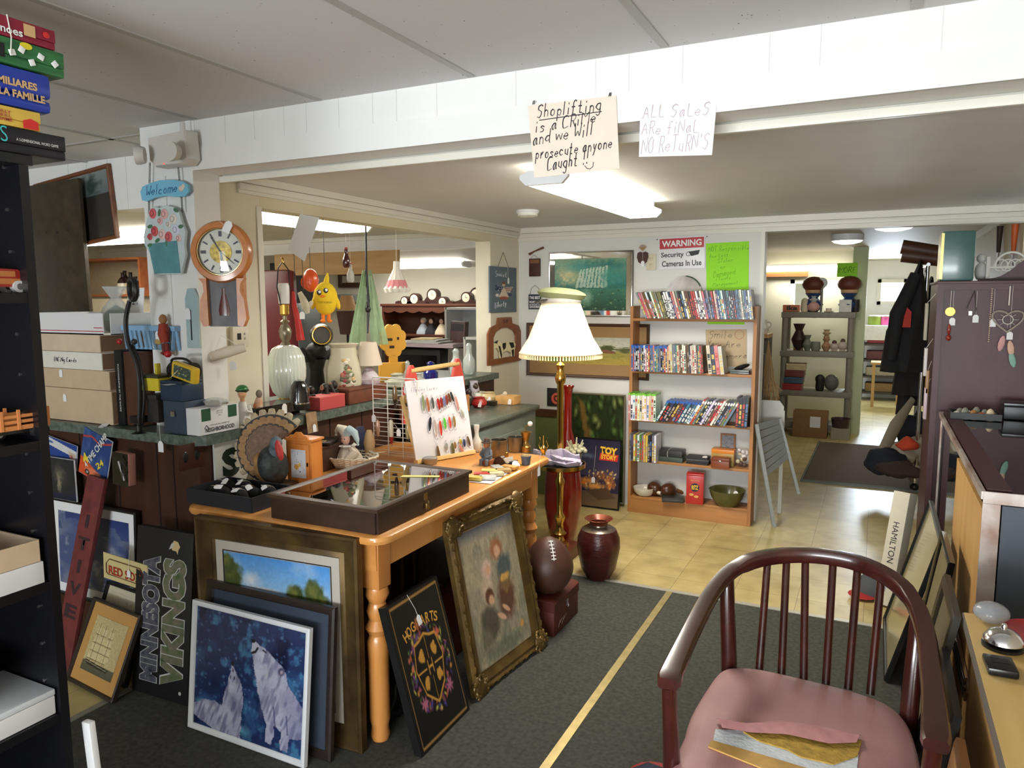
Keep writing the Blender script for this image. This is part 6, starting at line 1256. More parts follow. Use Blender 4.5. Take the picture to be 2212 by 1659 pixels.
zt2=yz(240,678,FY);t=thing('cardboard_tray','open white carton tray with red stripes on top of the counter stack','carton',((xl+xr)/2,2.19,B_[4]+.001));a,h=(xr-xl)/2-.002,zt2-B_[4];
for n,bxs in(('front_panel',(-a,a-.05,-.15,-.146)),('rear_panel',(-a,a,.146,.15)),('side_panel',(a-.004,a,-.15,.15)),('side_panel',(-a,-a+.004,-.15,.15))):G().bx(*bxs,0,h).build(n,mat('white_postal_carton',(214,214,216),.6),t)
G().bx(-a,a,-.15,.15,0,.004).build('bottom',cardw,t)
g=G().use(mat('red_stripe',(170,60,60),.6));g.bx(-a,a-.05,-.1512,-.1502,h*.13,h*.17);g.build('red_stripe',None,t);g=G().use(mat('red_stripe',(170,60,60),.6));g.bx(a-.11,a-.055,-.1512,-.1502,h*.3,h*.34);g.build('red_stripe',None,t)
p=at(250,655,Y=2.2);t=thing('plastic_bag','clear bag of green moss in the white carton tray','bag',(p.x,2.2,B_[4]+.006));G().lathe([(.05,0),(.075,.05),(.05,.11),(.02,.15),(.05,.2),(.02,.19)],n=14,rib=.12,nr=5).build('bag',mat('clear_crumpled_plastic',(196,204,204),.15,alpha=.45,bump=.8,bsc=30),t);G().lathe([(.045,.004),(.068,.05),(.03,.1),(0,.12)],n=14).build('moss',mat('green_moss',(58,96,56),.9,var=.4,sc=60,bump=1,bsc=90),t)
t=thing('price_card','white price card lettered each in marker in the carton tray','card');p=at(288,650,Y=2.3);t.matrix_world=FR(p.x,2.31,p.z)@RX(-.1);G().bx(-.05,.06,-.06,.06,0,.003).build('card',whitecard,t);hand('Change',-.04,.02,.02,ink,t,T(0,0,.0035),.0012,wide=.55);hand('Each',-.03,-.02,.02,ink,t,T(0,0,.0035),.0012)
# dark board and framed picture above
t=thing('dark_plank','dark brown wooden panel with screw holes standing behind the carton tray','panel');p,q=at(78,398,Y=2.44),at(200,672,Y=2.44);t.matrix_world=FR((p.x+q.x)/2-.02,2.45,(p.z+q.z)/2)@RZ(.03)
G().bx(-(q.x-p.x)/2-.03,(q.x-p.x)/2,-(p.z-q.z)/2-.03,(p.z-q.z)/2,0,.02,bev=.002).build('panel',wood('dark_olive_wood',(44,36,26),(66,56,40),.35,'z',5,coat=.3),t)
for x,y in((-.1,.08),(-.01,.075),(.08,.08),(.09,-.13)):g=G().use(blackpl);g.cyl((x,y,.019),(x,y,.021),.006,n=8);g.build('screw_hole',None,t)
A=Art(50,60,(70,74,76));A.grad((120,130,130),(90,100,104),0,.35).grad((40,38,38),(56,48,44),.35,1).ell(.75,.2,.15,.2,(50,66,62),.6,rag=1)
p,q=at(76,385,Y=2.47),at(250,528,Y=2.47)
picture('framed_picture','wood framed dark landscape tilted on the wall above the cartons',FR((p.x+q.x)/2,2.485,(p.z+q.z)/2)@RZ(.1),q.x-p.x,p.z-q.z,.02,.022,wood('walnut_frame',(96,54,30),(122,74,44),.4),A,coat=.5)
# blue basket, dark books, magnifier lamp, lunchbox and boxes
p=at(275,905,Z=CT);bz=yz(235,752,2.2);t=thing('storage_binder','black and brown upright case beside the carton stack','case',(xr+.135,2.15,CT+.001));zc_=yz(280,745,2.1)-CT-.02
G().bx(-.13,-.085,-.11,.1,0,zc_,bev=.003).build('black_spine',mat('black_binder',(22,24,26),.4),t);G().bx(-.085,.0,-.1,.1,0,zc_*.98,bev=.003).build('brown_side',mat('brown_leather',(80,48,32),.5,var=.2),t);text('PHOTOGRAPHS BY THE SHORE',.2,.008,wm,t,T(-.107,-.1105,zc_*.5)@RX(PI/2)@RZ(-PI/2))
t=thing('plastic_basket','light blue slotted plastic basket on top of the upright case','basket',(xr+.165,2.2,CT+zc_+.003));bl_=mat('light_blue_plastic',(132,172,206),.4)
w_,d_,h_=.155,.11,.08
g=G().use(bl_)
for s in(-1,1):
    for k in range(12):x=-w_+2*w_*k/11;g.box((x,s*(d_-.012),h_/2),(.014,.004,h_),rot=RX(-s*.14))
    for k in range(8):y=-d_+2*d_*k/7;g.box((s*(w_-.012),y,h_/2),(.004,.014,h_),rot=RY(s*.14))
g.skin([g.ring([(x*(w_+e),y*(d_+e),z)for x,y in((-1,-1),(1,-1),(1,1),(-1,1))])for e,z in((-.004,h_),(.008,h_),(.008,h_+.02),(-.004,h_+.02),(-.004,h_))],cap0=False,cap1=False)
g.bx(-w_+.02,w_-.02,-d_+.02,d_-.02,0,.004);g.build('basket',None,t)
mx=at(300,905,Y=2.08);t=thing('magnifier_lamp','black gooseneck ring magnifier lamp clamped to the counter edge','lamp');bk_=mat('black_rubber',(16,16,18),.45)
def P3(pts,Y):return smooth([at(x,y,Y=Y)for x,y in pts],5)
G().tube(P3([(300,920),(302,850),(296,790),(276,735),(272,690),(280,650)],1.965),.009,8).build('gooseneck',bk_,t);G().tube(P3([(306,920),(312,850),(300,780),(285,745)],1.975),.006,8).build('second_neck',bk_,t)
p=at(287,625,Y=1.96);G().torus(p,.04,.011,30,8,rot=RZ(-.35)@RX(PI/2)@RZ(0)).build('ring_head',bk_,t);p=at(300,905,Y=1.98);G().box(p,(.05,.05,.03),bev=.006).build('clamp',bk_,t)
g=G();p2=at(300,925,Y=1.97);g.lathe([(.03,0),(.012,.008),(.012,.03),(.02,.035)],c=p2-Vector((0,0,.02)),n=16);g.build('clamp_screw',bk_,t)
for px,c,nm in((258,(150,30,30),'red_knob'),(290,(40,40,42),'black_knob')):G().sph(at(px,738,Y=1.96),.012,10,8).build(nm,flat(c,.4),t)
X0=at(320,900,Y=2.14).x
def simple(name,label,cat,px0,py0,px1,py1,Y,d,m,bev=.004,rz=0,z0=None):
    if Y is None:Y=at((px0+px1)/2,py1,Z=CT).y
    p,q=at(px0,py0,Y=Y),at(px1,py1,Y=Y);z0=max(q.z,CT)if z0 is None else z0;t=thing(name,label,cat,((p.x+q.x)/2,Y+d/2,z0),rz);w,h=q.x-p.x,p.z-z0;G().bx(-w/2,w/2,-d/2,d/2,0,h,bev=bev).build('body',m,t);return t,w,h
t,w,h=simple('tin','pale teal tin standing behind the green lantern case','tin',306,845,336,905,None,.07,mat('teal_tin',(96,130,134),.35,.3));G().bx(-w/2,w/2,-.04,.04,h,h+.03,bev=.003).build('lid',flat((120,110,90)),t)
t,w,h=simple('toolbox','dark metal box under the yellow lunch tin','box',316,862,343,914,1.995,.09,mat('dark_grey_metal',(52,50,48),.5,.3,var=.2));G().bx(-w/2-.004,w/2+.004,-.054,.054,h,h+.02,bev=.003).build('lid',mat('dark_grey_metal',(52,50,48),.5,.3,var=.2),t)
t,w,h=simple('yellow_box','small yellow tin behind the picture lunchbox','tin',300,815,343,846,1.99,.09,mat('yellow_tin',(206,186,50),.4,var=.06));G().bx(-w/2,w/2,-.047,.047,h,h+.01,bev=.002).build('lid',flat((60,56,30)),t);G().box((.0,0,h+.03),(.014,.02,.05),bev=.003).build('latch',mat('yellow_tin',(206,186,50),.4,var=.06),t)
t,w,h=simple('metal_box','dark blue cash box under the lunchbox on the counter','box',345,828,394,868,1.99,.1,mat('dark_blue_metal',(44,62,84),.4,.3,var=.15));G().bx(-w/2,w/2,-.05,.05,h,h+.012,bev=.003).build('lid',mat('dark_blue_metal',(44,62,84),.4,.3,var=.15),t);zb_=t.location.z-CT
t2=thing('metal_box','blue steel box at the bottom under the cash box','box',(t.location.x+.005,2.045,CT+.001));G().bx(-w/2,w/2,-.05,.05,0,zb_-.002,bev=.003).build('body',mat('slate_blue_metal',(60,74,92),.4,.3,var=.1),t2);G().box((0,-.057,zb_*.6),(.02,.004,.02)).build('clasp',chrome,t2)
p,q=at(350,785,Y=2.0),at(428,830,Y=2.0);t=thing('lunchbox','black barrel lunchbox with a yellow rimmed car picture','lunchbox',((p.x+q.x)/2,2.045,q.z+.006),-.1);w,h=q.x-p.x,p.z-q.z
G().cyl((-w/2,0,h*.5),(w*.15,0,h*.5),h*.48,n=24).build('barrel',blackpl,t);G().box((w*.1,-.03,h*.48),(w*.75,.03,h*.9),rot=RY(.18),bev=.012).build('rim',mat('yellow_rim',(214,176,50),.35),t)
A=Art(50,40,(60,76,66),.8);A.speck(60,[(210,190,60),(70,110,80),(40,50,60),(180,180,170),(90,120,150)],.03,.09,seed=8);A.mesh('picture',w*.55,h*.6,t,T(w*.1,-.0458,h*.48)@RX(PI/2)@RZ(-.18),.3);g=G();g.tube(smooth([Vector(x)for x in((-w*.4,-.02,h*.9),(-w*.3,-.03,h*1.15),(w*.1,-.03,h*1.2),(w*.25,-.02,h*.95))],4),.005,6);g.build('handle',blackpl,t);price_tag(t,T(-.02,-.07,-.01),.034,[(0,-.05,h*.6),(-.02,-.07,.015)])
p=at(318,985,Y=2.05);t=thing('price_tag','white price tag hanging on string below the counter edge','tag');p=at(346,965,Y=1.975);t.matrix_world=FR(p.x,1.978,p.z);price_tag(t,Matrix(),.03,[(0,.02,0),(-.002,.08,-.0),(.004,.095,.0)]).name='tag_card'
t=thing('price_tag','white tag lying tilted on the counter edge beside the cartons','tag');p=at(226,903,Z=CT+.012);t.matrix_world=T(xr-.03,2.0,CT+.002)@RZ(.5)@RX(.25);price_tag(t,Matrix(),.03).name='tag_card'
# white carton with green blocks
t=thing('cardboard_box','white carton with green panels and a house logo on the counter corner','carton',(-2.382,2.1,CT+.001),PI/2);w,h=.2,.105
G().bx(-w/2,w/2,-.046,.046,0,h,bev=.002).build('box',mat('white_postal_carton',(214,214,216),.6),t);g_=mat('forest_green_print',(24,74,46),.6)
for x in(-.33,.33):G().bx(x*w-.022,x*w+.022,-.0472,-.0465,h*.52,h*.98).build('green_panel',g_,t)
text('NEIGHBORHOOD',w*.72,h*.16,bm_,t,T(0,-.0472,h*.17)@RX(PI/2),bold=.02);text('rescue to retail or',w*.5,h*.06,bm_,t,T(0,-.0472,h*.35)@RX(PI/2));text('made in usa\nstore in dry\nplace',w*.16,h*.25,mat('grey_print',(120,122,124),.6),t,T(0,-.0472,h*.75)@RX(PI/2));g=G();g.tube([(-w*.38,-.0468,h*.24),(-w*.33,-.0468,h*.36),(-w*.28,-.0468,h*.24)],.0014,5);g.build('house_logo',bm_,t)
p2=t.location.copy();t=thing('trinket_bag','clear bag of small shells on the green panelled carton','bag',(p2.x+.03,p2.y,CT+h+.003));g=G().use(mat('clear_crumpled_plastic',(196,204,204),.15,alpha=.45));g.sph((0,0,.016),(.06,.04,.016),12,6);g.build('bag',None,t);g=G()
for k in range(14):g.sph((rs.uniform(-.04,.04),rs.uniform(-.025,.025),.012),(.009,.007,.006),6,4)
tag(g.build('shells',mat('shell_tan',(176,150,116),.5,var=.3),t),kind='stuff')
# ---------------- on the post: emergency light, welcome sign, clock, doll, thermometer, thermostat, ledge
t=thing('emergency_light','white twin-head emergency light unit at the top of the post','emergency light');p,q=at(300,290,Y=2.02),at(396,350,Y=2.02);em=mat('aged_white_plastic',(206,202,196),.4);t.matrix_world=T((p.x+q.x)/2,2.06,(p.z+q.z)/2);w,h=q.x-p.x,p.z-q.z
g=G();g.at(T(0,.04,0)@RX(PI/2));g.skin([g.ring([(x*s_,y*s_,z)for x,y in((-w*.42,h*.42),(w*.46,h*.5),(w*.5,-h*.34),(w*.4,-h*.5),(-w*.28,-h*.5),(-w*.4,-h*.3))])for s_,z in((1,0),(1,.05),(.94,.06))]);g.build('housing',em,t)
for s,px,py,pt in((1,371,327,.1),(-1,301,335,-.9)):
    c=at(px,py,Y=1.99)-Vector(t.location);R=RZ(pt)@RX(PI/2);G().lathe([(.03,-.02),(.036,.0),(.036,.012),(.033,.012)],c=c,n=24,rot=R).build('lamp_head',em,t);G().lathe([(.033,.011),(.02,.006),(0,.004)],c=c,n=24,rot=R,cap0=False).build('lens',mat('lamp_lens',(170,168,164),.1,.6),t)
g=G();g.box((-.01,-.02,-h*.44),(.006,.004,.003));g.build('indicator',mat('red_led',(255,60,50),.4,emit=2),t);g=G();g.cyl((.02,.05,h*.45),(.02,.05,CF-t.location.z-.005),.012,n=10);g.build('conduit',em,t)
chainm=mat('dark_chain',(90,86,84),.4,.8)
def chain(parent,pts,inv,nm='chain'):
    g=G();P=smooth([inv@Vector(p)for p in pts],8)
    for i in range(0,len(P)-1):
        d=(P[i+1]-P[i]);g.torus((P[i]+P[i+1])/2,.0042,.0008,8,4,rot=d.to_track_quat('X','Z').to_matrix().to_4x4()@RX(PI/2*(i%2)))
    return tag(g.build(nm,chainm,parent),kind='stuff')
pY=YB-.016;c0=at(360,470,Y=pY);M=FR(c0.x,pY,c0.z);Mi=M.inverted();t=thing('welcome_sign','blue welcome banner above a painted flower bucket, hung by chains on the post','sign');t.matrix_world=M
def pp(x,y):v=Mi@at(x,y,Y=pY);return(v.x,v.y)
A_=[(308,415),(312,404),(330,396),(350,390),(375,389),(398,392),(410,400),(412,414),(404,424),(390,426),(360,424),(338,428),(322,436),(311,433)]
G().prism([pp(*v)for v in A_],.01).build('banner',mat('sky_blue_paint',(120,186,216),.5),t);a,b=pp(320,424),pp(388,415);hand('Welcome',a[0],a[1],.04,mat('darker_blue_paint',(60,110,156),.5),t,T(0,0,.0105),.0022,wide=.56,lean=.25,sl=(b[1]-a[1])/(b[0]-a[0]))
g=G().use(mat('cream_dove',(214,200,186),.6));x,y=pp(396,408);g.sph((x,y,.011),(.014,.012,.004),10,6);g.sph((x+.014,y+.008,.011),(.009,.01,.004),8,5);g.build('dove',None,t)
B2=[(322,480),(328,455),(338,446),(350,450),(362,444),(380,448),(392,458),(398,480),(406,500),(403,530),(406,550),(400,575),(396,592),(338,594),(334,570),(330,548),(318,530),(316,512)]
G().prism([pp(*v)for v in B2],.012).build('bouquet_board',mat('pale_blue_white',(190,204,206),.6,var=.08),t)
G().at(T(0,0,.0125)).prism([pp(*v)for v in((326,528),(388,520),(396,590),(340,591))],.0015).build('bucket',mat('teal_bucket_paint',(86,140,148),.6,var=.15,sc=15),t)
rs=random.Random(2);cols=[(206,96,100),(222,170,170),(214,206,200),(196,80,84),(226,190,186),(206,210,226)]
for k,(x,y)in enumerate(((336,462),(361,463),(380,474),(340,500),(356,507),(386,497),(370,512),(352,478),(370,485),(330,512),(392,515))):
    c=pp(x,y);g=G().use(flat(cols[k%6],.6));r=.021 if k<7 else .014;g.sph((c[0],c[1],.013),(r,r,.006),12,6);g.use(flat([v*.82 for v in cols[k%6]],.6));g.torus((c[0],c[1],.0185),r*.5,.002,10,4);g.build('painted_rose',None,t)
g=G().use(mat('leaf_green_paint',(70,116,84),.6))
for x,y in((330,490),(350,460),(396,490),(366,525),(330,530),(346,520),(386,455)):c=pp(x,y);g.sph((c[0],c[1],.013),(.016,.008,.003),8,5,RZ(x))
tag(g.build('leaves',None,t),kind='stuff')
for pts in(((324,352),(323,395)),((384,352),(388,392)),((322,434),(322,470)),((392,424),(394,458))):chain(t,[at(x,y,Y=pY-.004)for x,y in(pts[0],((pts[0][0]+pts[1][0])/2,(pts[0][1]+pts[1][1])/2),pts[1])],Mi)
# clock on the jamb of the wall post (faces the middle of the shop)
cX,cY0=XW+.07,0;cc=at(482,545,Y=2.085);Mc=T(cc.x,2.085,cc.z)@RZ(.42)@RX(PI/2);Ci=Mc.inverted();t=thing('wall_clock','round oak pendulum-style wall clock with a soda bottle picture below the dial','clock');t.matrix_world=Mc;u=mpp(cc)
oak=wood('golden_oak',(178,104,44),(202,128,62),.35,'z',7,coat=.5);R_=66*u
G().lathe([(R_*.62,.0),(R_,0),(R_*1.0,.022),(R_*.94,.034),(R_*.78,.036),(R_*.74,.028)],n=48,cap0=False,cap1=False).build('round_case',oak,t)
G().at(T(-R_*.0,-R_*.2,-.03)).bx(-R_*.62,R_*.62,-R_*2.0,R_*.9,0,.03).build('back_box',oak,t)
dial=G().lathe([(R_*.74,.02),(0,.02)],n=40,cap0=False).build('dial',mat('silver_dial',(196,194,182),.35,.2),t);G().torus((0,0,.028),R_*.745,.003,48,6).build('bezel',mat('brass_bezel',(206,190,140),.2,.9),t)
G().lathe([(R_*.36,.021),(R_*.36,.0225),(0,.0225)],n=32,cap0=False).build('gilt_centre',mat('gilt_filigree',(190,166,84),.3,.7,sc=60,col2=(110,90,40)),dial)
g=G().use(mat('numeral_grey',(70,70,84),.5))
for k in range(12):a=k*PI/6;g.box((R_*.58*math.sin(a),R_*.58*math.cos(a),.0215),(R_*.05 if k%3 else R_*.1,R_*.17,.001),rot=RZ(-a))
tag(g.build('numerals',None,dial),kind='stuff')
for a,L_,w2 in((-.55,.6,.005),(3.02,.42,.007),(2.3,.62,.002)):G().at(T(0,0,.025)@RZ(-a)).box((0,R_*L_*.42,0),(w2,R_*L_,.001)).build('clock_hand',blackpl,dial)
G().lathe([(R_*.73,.030),(R_*.4,.036),(0,.038)],n=40,cap0=False,cap1=True).build('crystal',glass('crystal',(250,250,250),.02,.7),t)
y0,y1=-R_*.85,-R_*2.42;G().bx(-R_*.52,R_*.52,y1,y0,0,.012).build('marbled_plaque',mat('grey_marble_print',(112,112,116),.5,sc=14,stretch=(1,.4,1),col2=(70,70,76)),t)
for s in(-1,1):
    g=G();P=[(s*R_*.5,y0),(s*R_*.75,y0),(s*R_*.62,y0-.02),(s*R_*.6,y0-.05),(s*R_*.72,y0-.08),(s*R_*.78,y1+.03),(s*R_*.66,y1),(s*R_*.48,y1+.004)]
    g.prism(P if s>0 else P[::-1],.03);g.build('side_scroll',oak,t)
G().at(T(0,(y0+y1)/2-.0,.0124)@RX(-PI/2)).lathe([(R_*.17,-.05),(R_*.19,-.03),(R_*.14,.0),(R_*.06,.035),(R_*.06,.055),(0,.056)],n=20,sy=.15).build('bottle_picture',mat('cola_brown',(90,34,24),.25,coat=.4),t)
price_tag(t,T(R_*.35,R_*.78,.045)@RZ(-.5),.03,[(R_*.0,R_*1.0,.03),(R_*.25,R_*.83,.045)])
t=thing('hanging_doll','small rusty red plush doll with a wicker hat hung on the post','doll');c=at(352,730,Y=2.07);t.matrix_world=FR(c.x,2.075,c.z);u=mpp(c)
G().sph((0,40*u,.0),(9*u,11*u,8*u),12,9).build('head',mat('tan_plush',(150,104,66),.9,bump=.6,bsc=90),t);g=G();g.tube([(0,30*u,0),(2*u,8*u,.004),(4*u,-10*u,.002)],[9*u,12*u,9*u],12);g.build('coat',mat('rust_cloth',(142,50,30),.8,bump=.5,bsc=90),t)
for s in(-1,1):g=G();g.tube([(s*6*u,22*u,0),(s*14*u,14*u+6*u*s,.0),(s*17*u,12*u,.006)],[5*u,4*u,4*u],8);g.tube([(s*4*u+3*u,-12*u,0),(s*5*u+4*u,-30*u,0),(s*7*u+3*u,-36*u,.006)],[5*u,4.5*u,5.5*u],8);g.build('limbs',mat('rust_trousers',(110,40,34),.8),t)
pass;g=G();g.sph((16*u,-34*u,.01),8*u,10,8);g.build('red_ball',mat('bright_red',(176,28,30),.4),t);G().sph((-11*u,-8*u,.012),(11*u,7*u,.008),12,6).build('straw_hat',mat('straw',(176,146,90),.8,bump=.6,bsc=70),t);price_tag(t,T(-9*u,4*u,.016),.026)
t=thing('thermometer_plaque','narrow blue arched thermometer plaque half behind the clock','thermometer');p=at(415,690,Y=2.1);t.matrix_world=FR(p.x,YB-.002,p.z);u=mpp(p)
G().prism([(-19*u,-62*u),(19*u,-62*u),(19*u,45*u),(10*u,66*u),(-10*u,66*u),(-19*u,45*u)],.008).build('plaque',mat('pale_blue_board',(146,172,180),.6,sc=5,col2=(170,190,190)),t);G().bx(-4*u,-2*u,-45*u,20*u,.008,.011).build('tube',blackpl,t);price_tag(t,T(-10*u,12*u,.012),.03)
t=thing('thermostat','white digital thermostat on the cream wall by the clock','thermostat');p=at(522,727,X=XW+.004);t.matrix_world=T(XW,p.y-.02,p.z)@RZ(PI/2)@RX(PI/2);G().bx(-.045,.045,-.045,.045,0,.022,bev=.004).build('body',mat('ivory_plastic',(214,208,190),.4),t);G().bx(-.022,.0,-.012,.016,.0221,.0228).build('screen',blackpl,t)
for y in(-.008,.012):G().box((.02,y,.0225),(.008,.01,.002)).build('button',flat((150,150,146)),t)
t=thing('lace_bundle','rolled cream lace bundle hung on the cream wall below the clock','linen');p=at(482,760,Y=2.2);t.matrix_world=T(p.x,2.22,p.z)@RZ(.9)@RX(PI/2)@RZ(.15);g=G();g.tube([(-.07,-.01,.02),(0,0,.024),(.07,.005,.02)],[.02,.024,.018],10);g.build('roll',mat('cream_lace',(206,196,178),.9,bump=.6,bsc=120),t);g=G();g.tube([(-.05,.01,.03),(-.01,.07,.02),(.05,.015,.03)],.0015,5);g.build('loop',string_m,t);price_tag(t,T(.01,-.06,.02),.026)
# ================================================================== IN THE COUNTER OPENING (above the worktop)
def cp(px,py,z=CT):return at(px,py,Z=z)
def onX(px,py,X):return at(px,py,X=X)
def lathe_at(name,label,cat,px,ybase,X,prof,parts,z0=None,**k):
    """stands at worktop height; prof rows are (radius px, pixel row)"""
    c=onX(px,ybase,X);u=mpp(c);z0=c.z if z0 is None else z0;t=thing(name,label,cat,(X,c.y,z0))
    for nm,m,rows,kw in parts:G().lathe([(r*u,max(0,onX(px,y,X).z-z0))for r,y in rows],**dict(dict(n=28),**kw)).build(nm,m,t)
    return t,u
opal=mat('ribbed_opal_glass',(206,212,200),.18,coat=.5)
t,u=lathe_at('table_lamp','large ribbed opal glass table lamp without a shade on the counter','lamp',622,872,-2.50,None,[('base',brass,[(22,872),(24,866),(18,858)],{}),('glass_body',opal,[(18,858),(30,845),(39,815),(40,795),(37,770),(28,752),(16,745)],dict(n=96,rib=.02,nr=32)),('stem',mat('silver_bronze',(140,132,112),.3,.7,var=.2),[(13,746),(7,738),(12,728),(14,715),(9,704),(6,700),(10,694),(5,690),(5,680)],{}),('socket',brass,[(6,682),(10,678),(10,658),(8,656)],{}),('bulb_sleeve',mat('bulb_white',(214,212,208),.4),[(11,656),(12,640),(12,618),(10,612)],dict(rib=.03,nr=3))],z0=CT+.001)
g=G();c=t.location;zz=lambda y:onX(622,y,-2.50).z-c.z;g.tube([(0,-.02,zz(660)),(0,-.042,zz(620)),(0,-.03,zz(580)),(0,.0,zz(566)),(0,.035,zz(582)),(0,.042,zz(620)),(0,.02,zz(660))],.003,6);g.build('harp',blackpl,t);G().lathe([(.006,zz(568)),(.004,zz(562)),(.008,zz(558)),(0,zz(555))],n=12).build('finial',brass,t)
t,u=lathe_at('water_pitcher','cream pitcher painted with a floral spray on the counter','pitcher',745,860,-2.50,None,[('body',mat('cream_pottery',(196,188,164),.25,coat=.5),[(26,860),(30,856),(38,825),(36,795),(28,765),(27,750),(33,742),(31,742),(25,752),(20,790)],{})],z0=CT+.001)
rs=random.Random(6);g=G();zz=lambda y:onX(745,y,-2.5).z-CT
for k in range(46):
    y=rs.uniform(775,845);f=(y-775)/70;r=(30+8*math.sin(PI*f))*u+.001;a=-.75+rs.uniform(-.45,.55)*(.4+.6*f);g.use(flat(rs.choice(((216,206,190),(186,110,90),(120,130,90),(160,70,70),(206,170,110),(110,104,80))),.4));g.sph((r*math.cos(a),r*math.sin(a),zz(y)),(.004,.012,.011),8,5,RZ(a))
tag(g.build('painted_flowers',None,t),kind='stuff');g=G();g.tube(smooth([Vector(v)for v in((0,.055,zz(755)),(0,.1,zz(760)),(0,.105,zz(800)),(0,.075,zz(835)))],4),.008,8);g.build('handle',mat('cream_pottery',(196,188,164),.25),t)
# brown box under the small lamp, red box, dark dome, monkeys, jockey etc.
t=thing('wooden_box','dark reddish wooden chest carrying the small porcelain lamp on the counter','chest');a,b=onX(757,842,-2.34),onX(838,838,-2.34);t.location=(-2.42,(a.y+b.y)/2,CT+.001);h=a.z-CT
G().bx(-.075,.07,-(b.y-a.y)/2,(b.y-a.y)/2,0,h-.012,bev=.003).build('body',wood('red_brown_chest',(84,42,26),(108,58,38),.5),t);G().bx(-.08,.075,-(b.y-a.y)/2-.005,(b.y-a.y)/2+.005,h-.012,h,bev=.003).build('lid',wood('red_brown_chest',(84,42,26),(108,58,38),.5),t);zl=CT+.001+h
t,u=lathe_at('table_lamp','small floral porcelain lamp with a beige cone shade on the wooden chest','lamp',798,838,-2.42,None,[('base',mat('floral_porcelain',(206,200,206),.2,sc=30,col2=(176,150,156)),[(14,838),(22,828),(24,818),(16,806),(10,800),(12,795),(5,792)],{}),('lamp_shade',mat('beige_shade',(206,190,172),.8),[(29,788),(17,738)],dict(cap0=False,cap1=False))],z0=zl+.001)
t=thing('gift_box','tall coral red carton on the counter beside the wooden chest','carton');a,b=onX(698,860,-2.33),onX(752,862,-2.33);t.location=(-2.40,(a.y+b.y)/2,CT+.001);h=max(.06,a.z-CT);G().bx(-.05,.05,-(b.y-a.y)/2,(b.y-a.y)/2,0,h-.01).build('body',mat('coral_card',(178,66,66),.6),t);G().bx(-.051,.051,-(b.y-a.y)/2-.001,(b.y-a.y)/2+.001,h-.01,h,bev=.002).build('lid',mat('coral_card_lid',(190,80,76),.6),t)
t,u=lathe_at('dome_bank','glossy black dome with a silver band on the counter edge','ornament',648,884,-2.38,None,[('base',blackpl,[(21,884),(22,880),(22,870)],{}),('band',chrome,[(22.3,871),(22.3,868)],{}),('dome',mat('gloss_black',(10,10,12),.08,coat=1),[(21,868),(20,848),(17,832),(10,822),(0,819)],{})],z0=CT+.001)
def monkey(label,px,py,sc,arm):
    c=onX(px,py,-2.44);u=mpp(c)*sc;t=thing('monkey_figurine',label,'figurine',(-2.44,c.y,CT+.001),-.2,'three monkey figurines on the counter');bk=mat('dark_fur_resin',(24,20,18),.55,var=.3,bump=.6,bsc=90)
    g=G();g.tube([(0,0,4*u),(0,0,20*u),(0,0,34*u)],[15*u,14*u,8*u],12);g.sph((0,0,42*u),(9*u,9*u,10*u),12,9);g.build('body',bk,t)
    for s in(-1,1):g=G();g.tube([(s*11*u,0,30*u),(s*15*u,-6*u,18*u),arm(s,u)],[5*u,4.4*u,3.6*u],8);g.tube([(s*8*u,-4*u,6*u),(s*12*u,-15*u,9*u),(s*9*u,-19*u,2*u)],[5*u,4.4*u,4*u],8);g.build('limbs',bk,t)
    g=G();g.sph((0,-8*u,42*u),(6*u,3*u,7*u),10,7);g.sph((0,-9.5*u,39*u),(4*u,3*u,3*u),8,6);g.build('face',mat('monkey_tan',(150,100,74),.6),t);return t
monkey('left monkey figurine beside the black dome, hands at its mouth',672,850,.95,lambda s,u:(s*4*u,-13*u,38*u))
monkey('middle monkey figurine with a tag string, hands at its ears',702,852,.95,lambda s,u:(s*10*u,-2*u,42*u))
monkey('right monkey figurine in front of the pitcher, hands at its eyes',721,852,1.0,lambda s,u:(s*4*u,-12*u,44*u))
c=onX(684,800,-2.66);u=mpp(c);t=thing('statue','black rough statue holding up a round dark clock in the counter opening','statue',(-2.66,c.y,CT+.001));z1=c.z-CT;blk_=mat('black_plaster',(22,20,20),.6,var=.3,bump=1,bsc=50)
g=G();g.tube([(0,0,0),(0,0,z1),(0,0,z1+.06)],[.05,.035,.05],12);g.sph((0,0,z1+.1),(.055,.055,.05),12,8)
for s in(-1,1):g.tube([(0,s*.03,z1+.06),(0,s*.1,z1+.1),(0,s*.09,z1+.05)],[.03,.028,.02],8)
g.build('figure',blk_,t);M_=T(.04,0,onX(684,725,-2.62).z-CT)@RZ(.75)@RX(PI/2);G().at(M_).lathe([(.0,-.03),(.055,-.03),(.06,.0),(.05,.02),(.045,.02)],n=32,cap1=False).build('clock_case',mat('dark_bronze',(52,44,36),.4,.5),t);G().at(M_).lathe([(.045,.012),(0,.012)],n=28,cap0=False).build('dial',mat('dark_dial',(60,56,50),.3),t);G().at(M_@T(0,0,.021)).torus((0,0,0),.046,.004,32,6).build('bezel',brass,t)
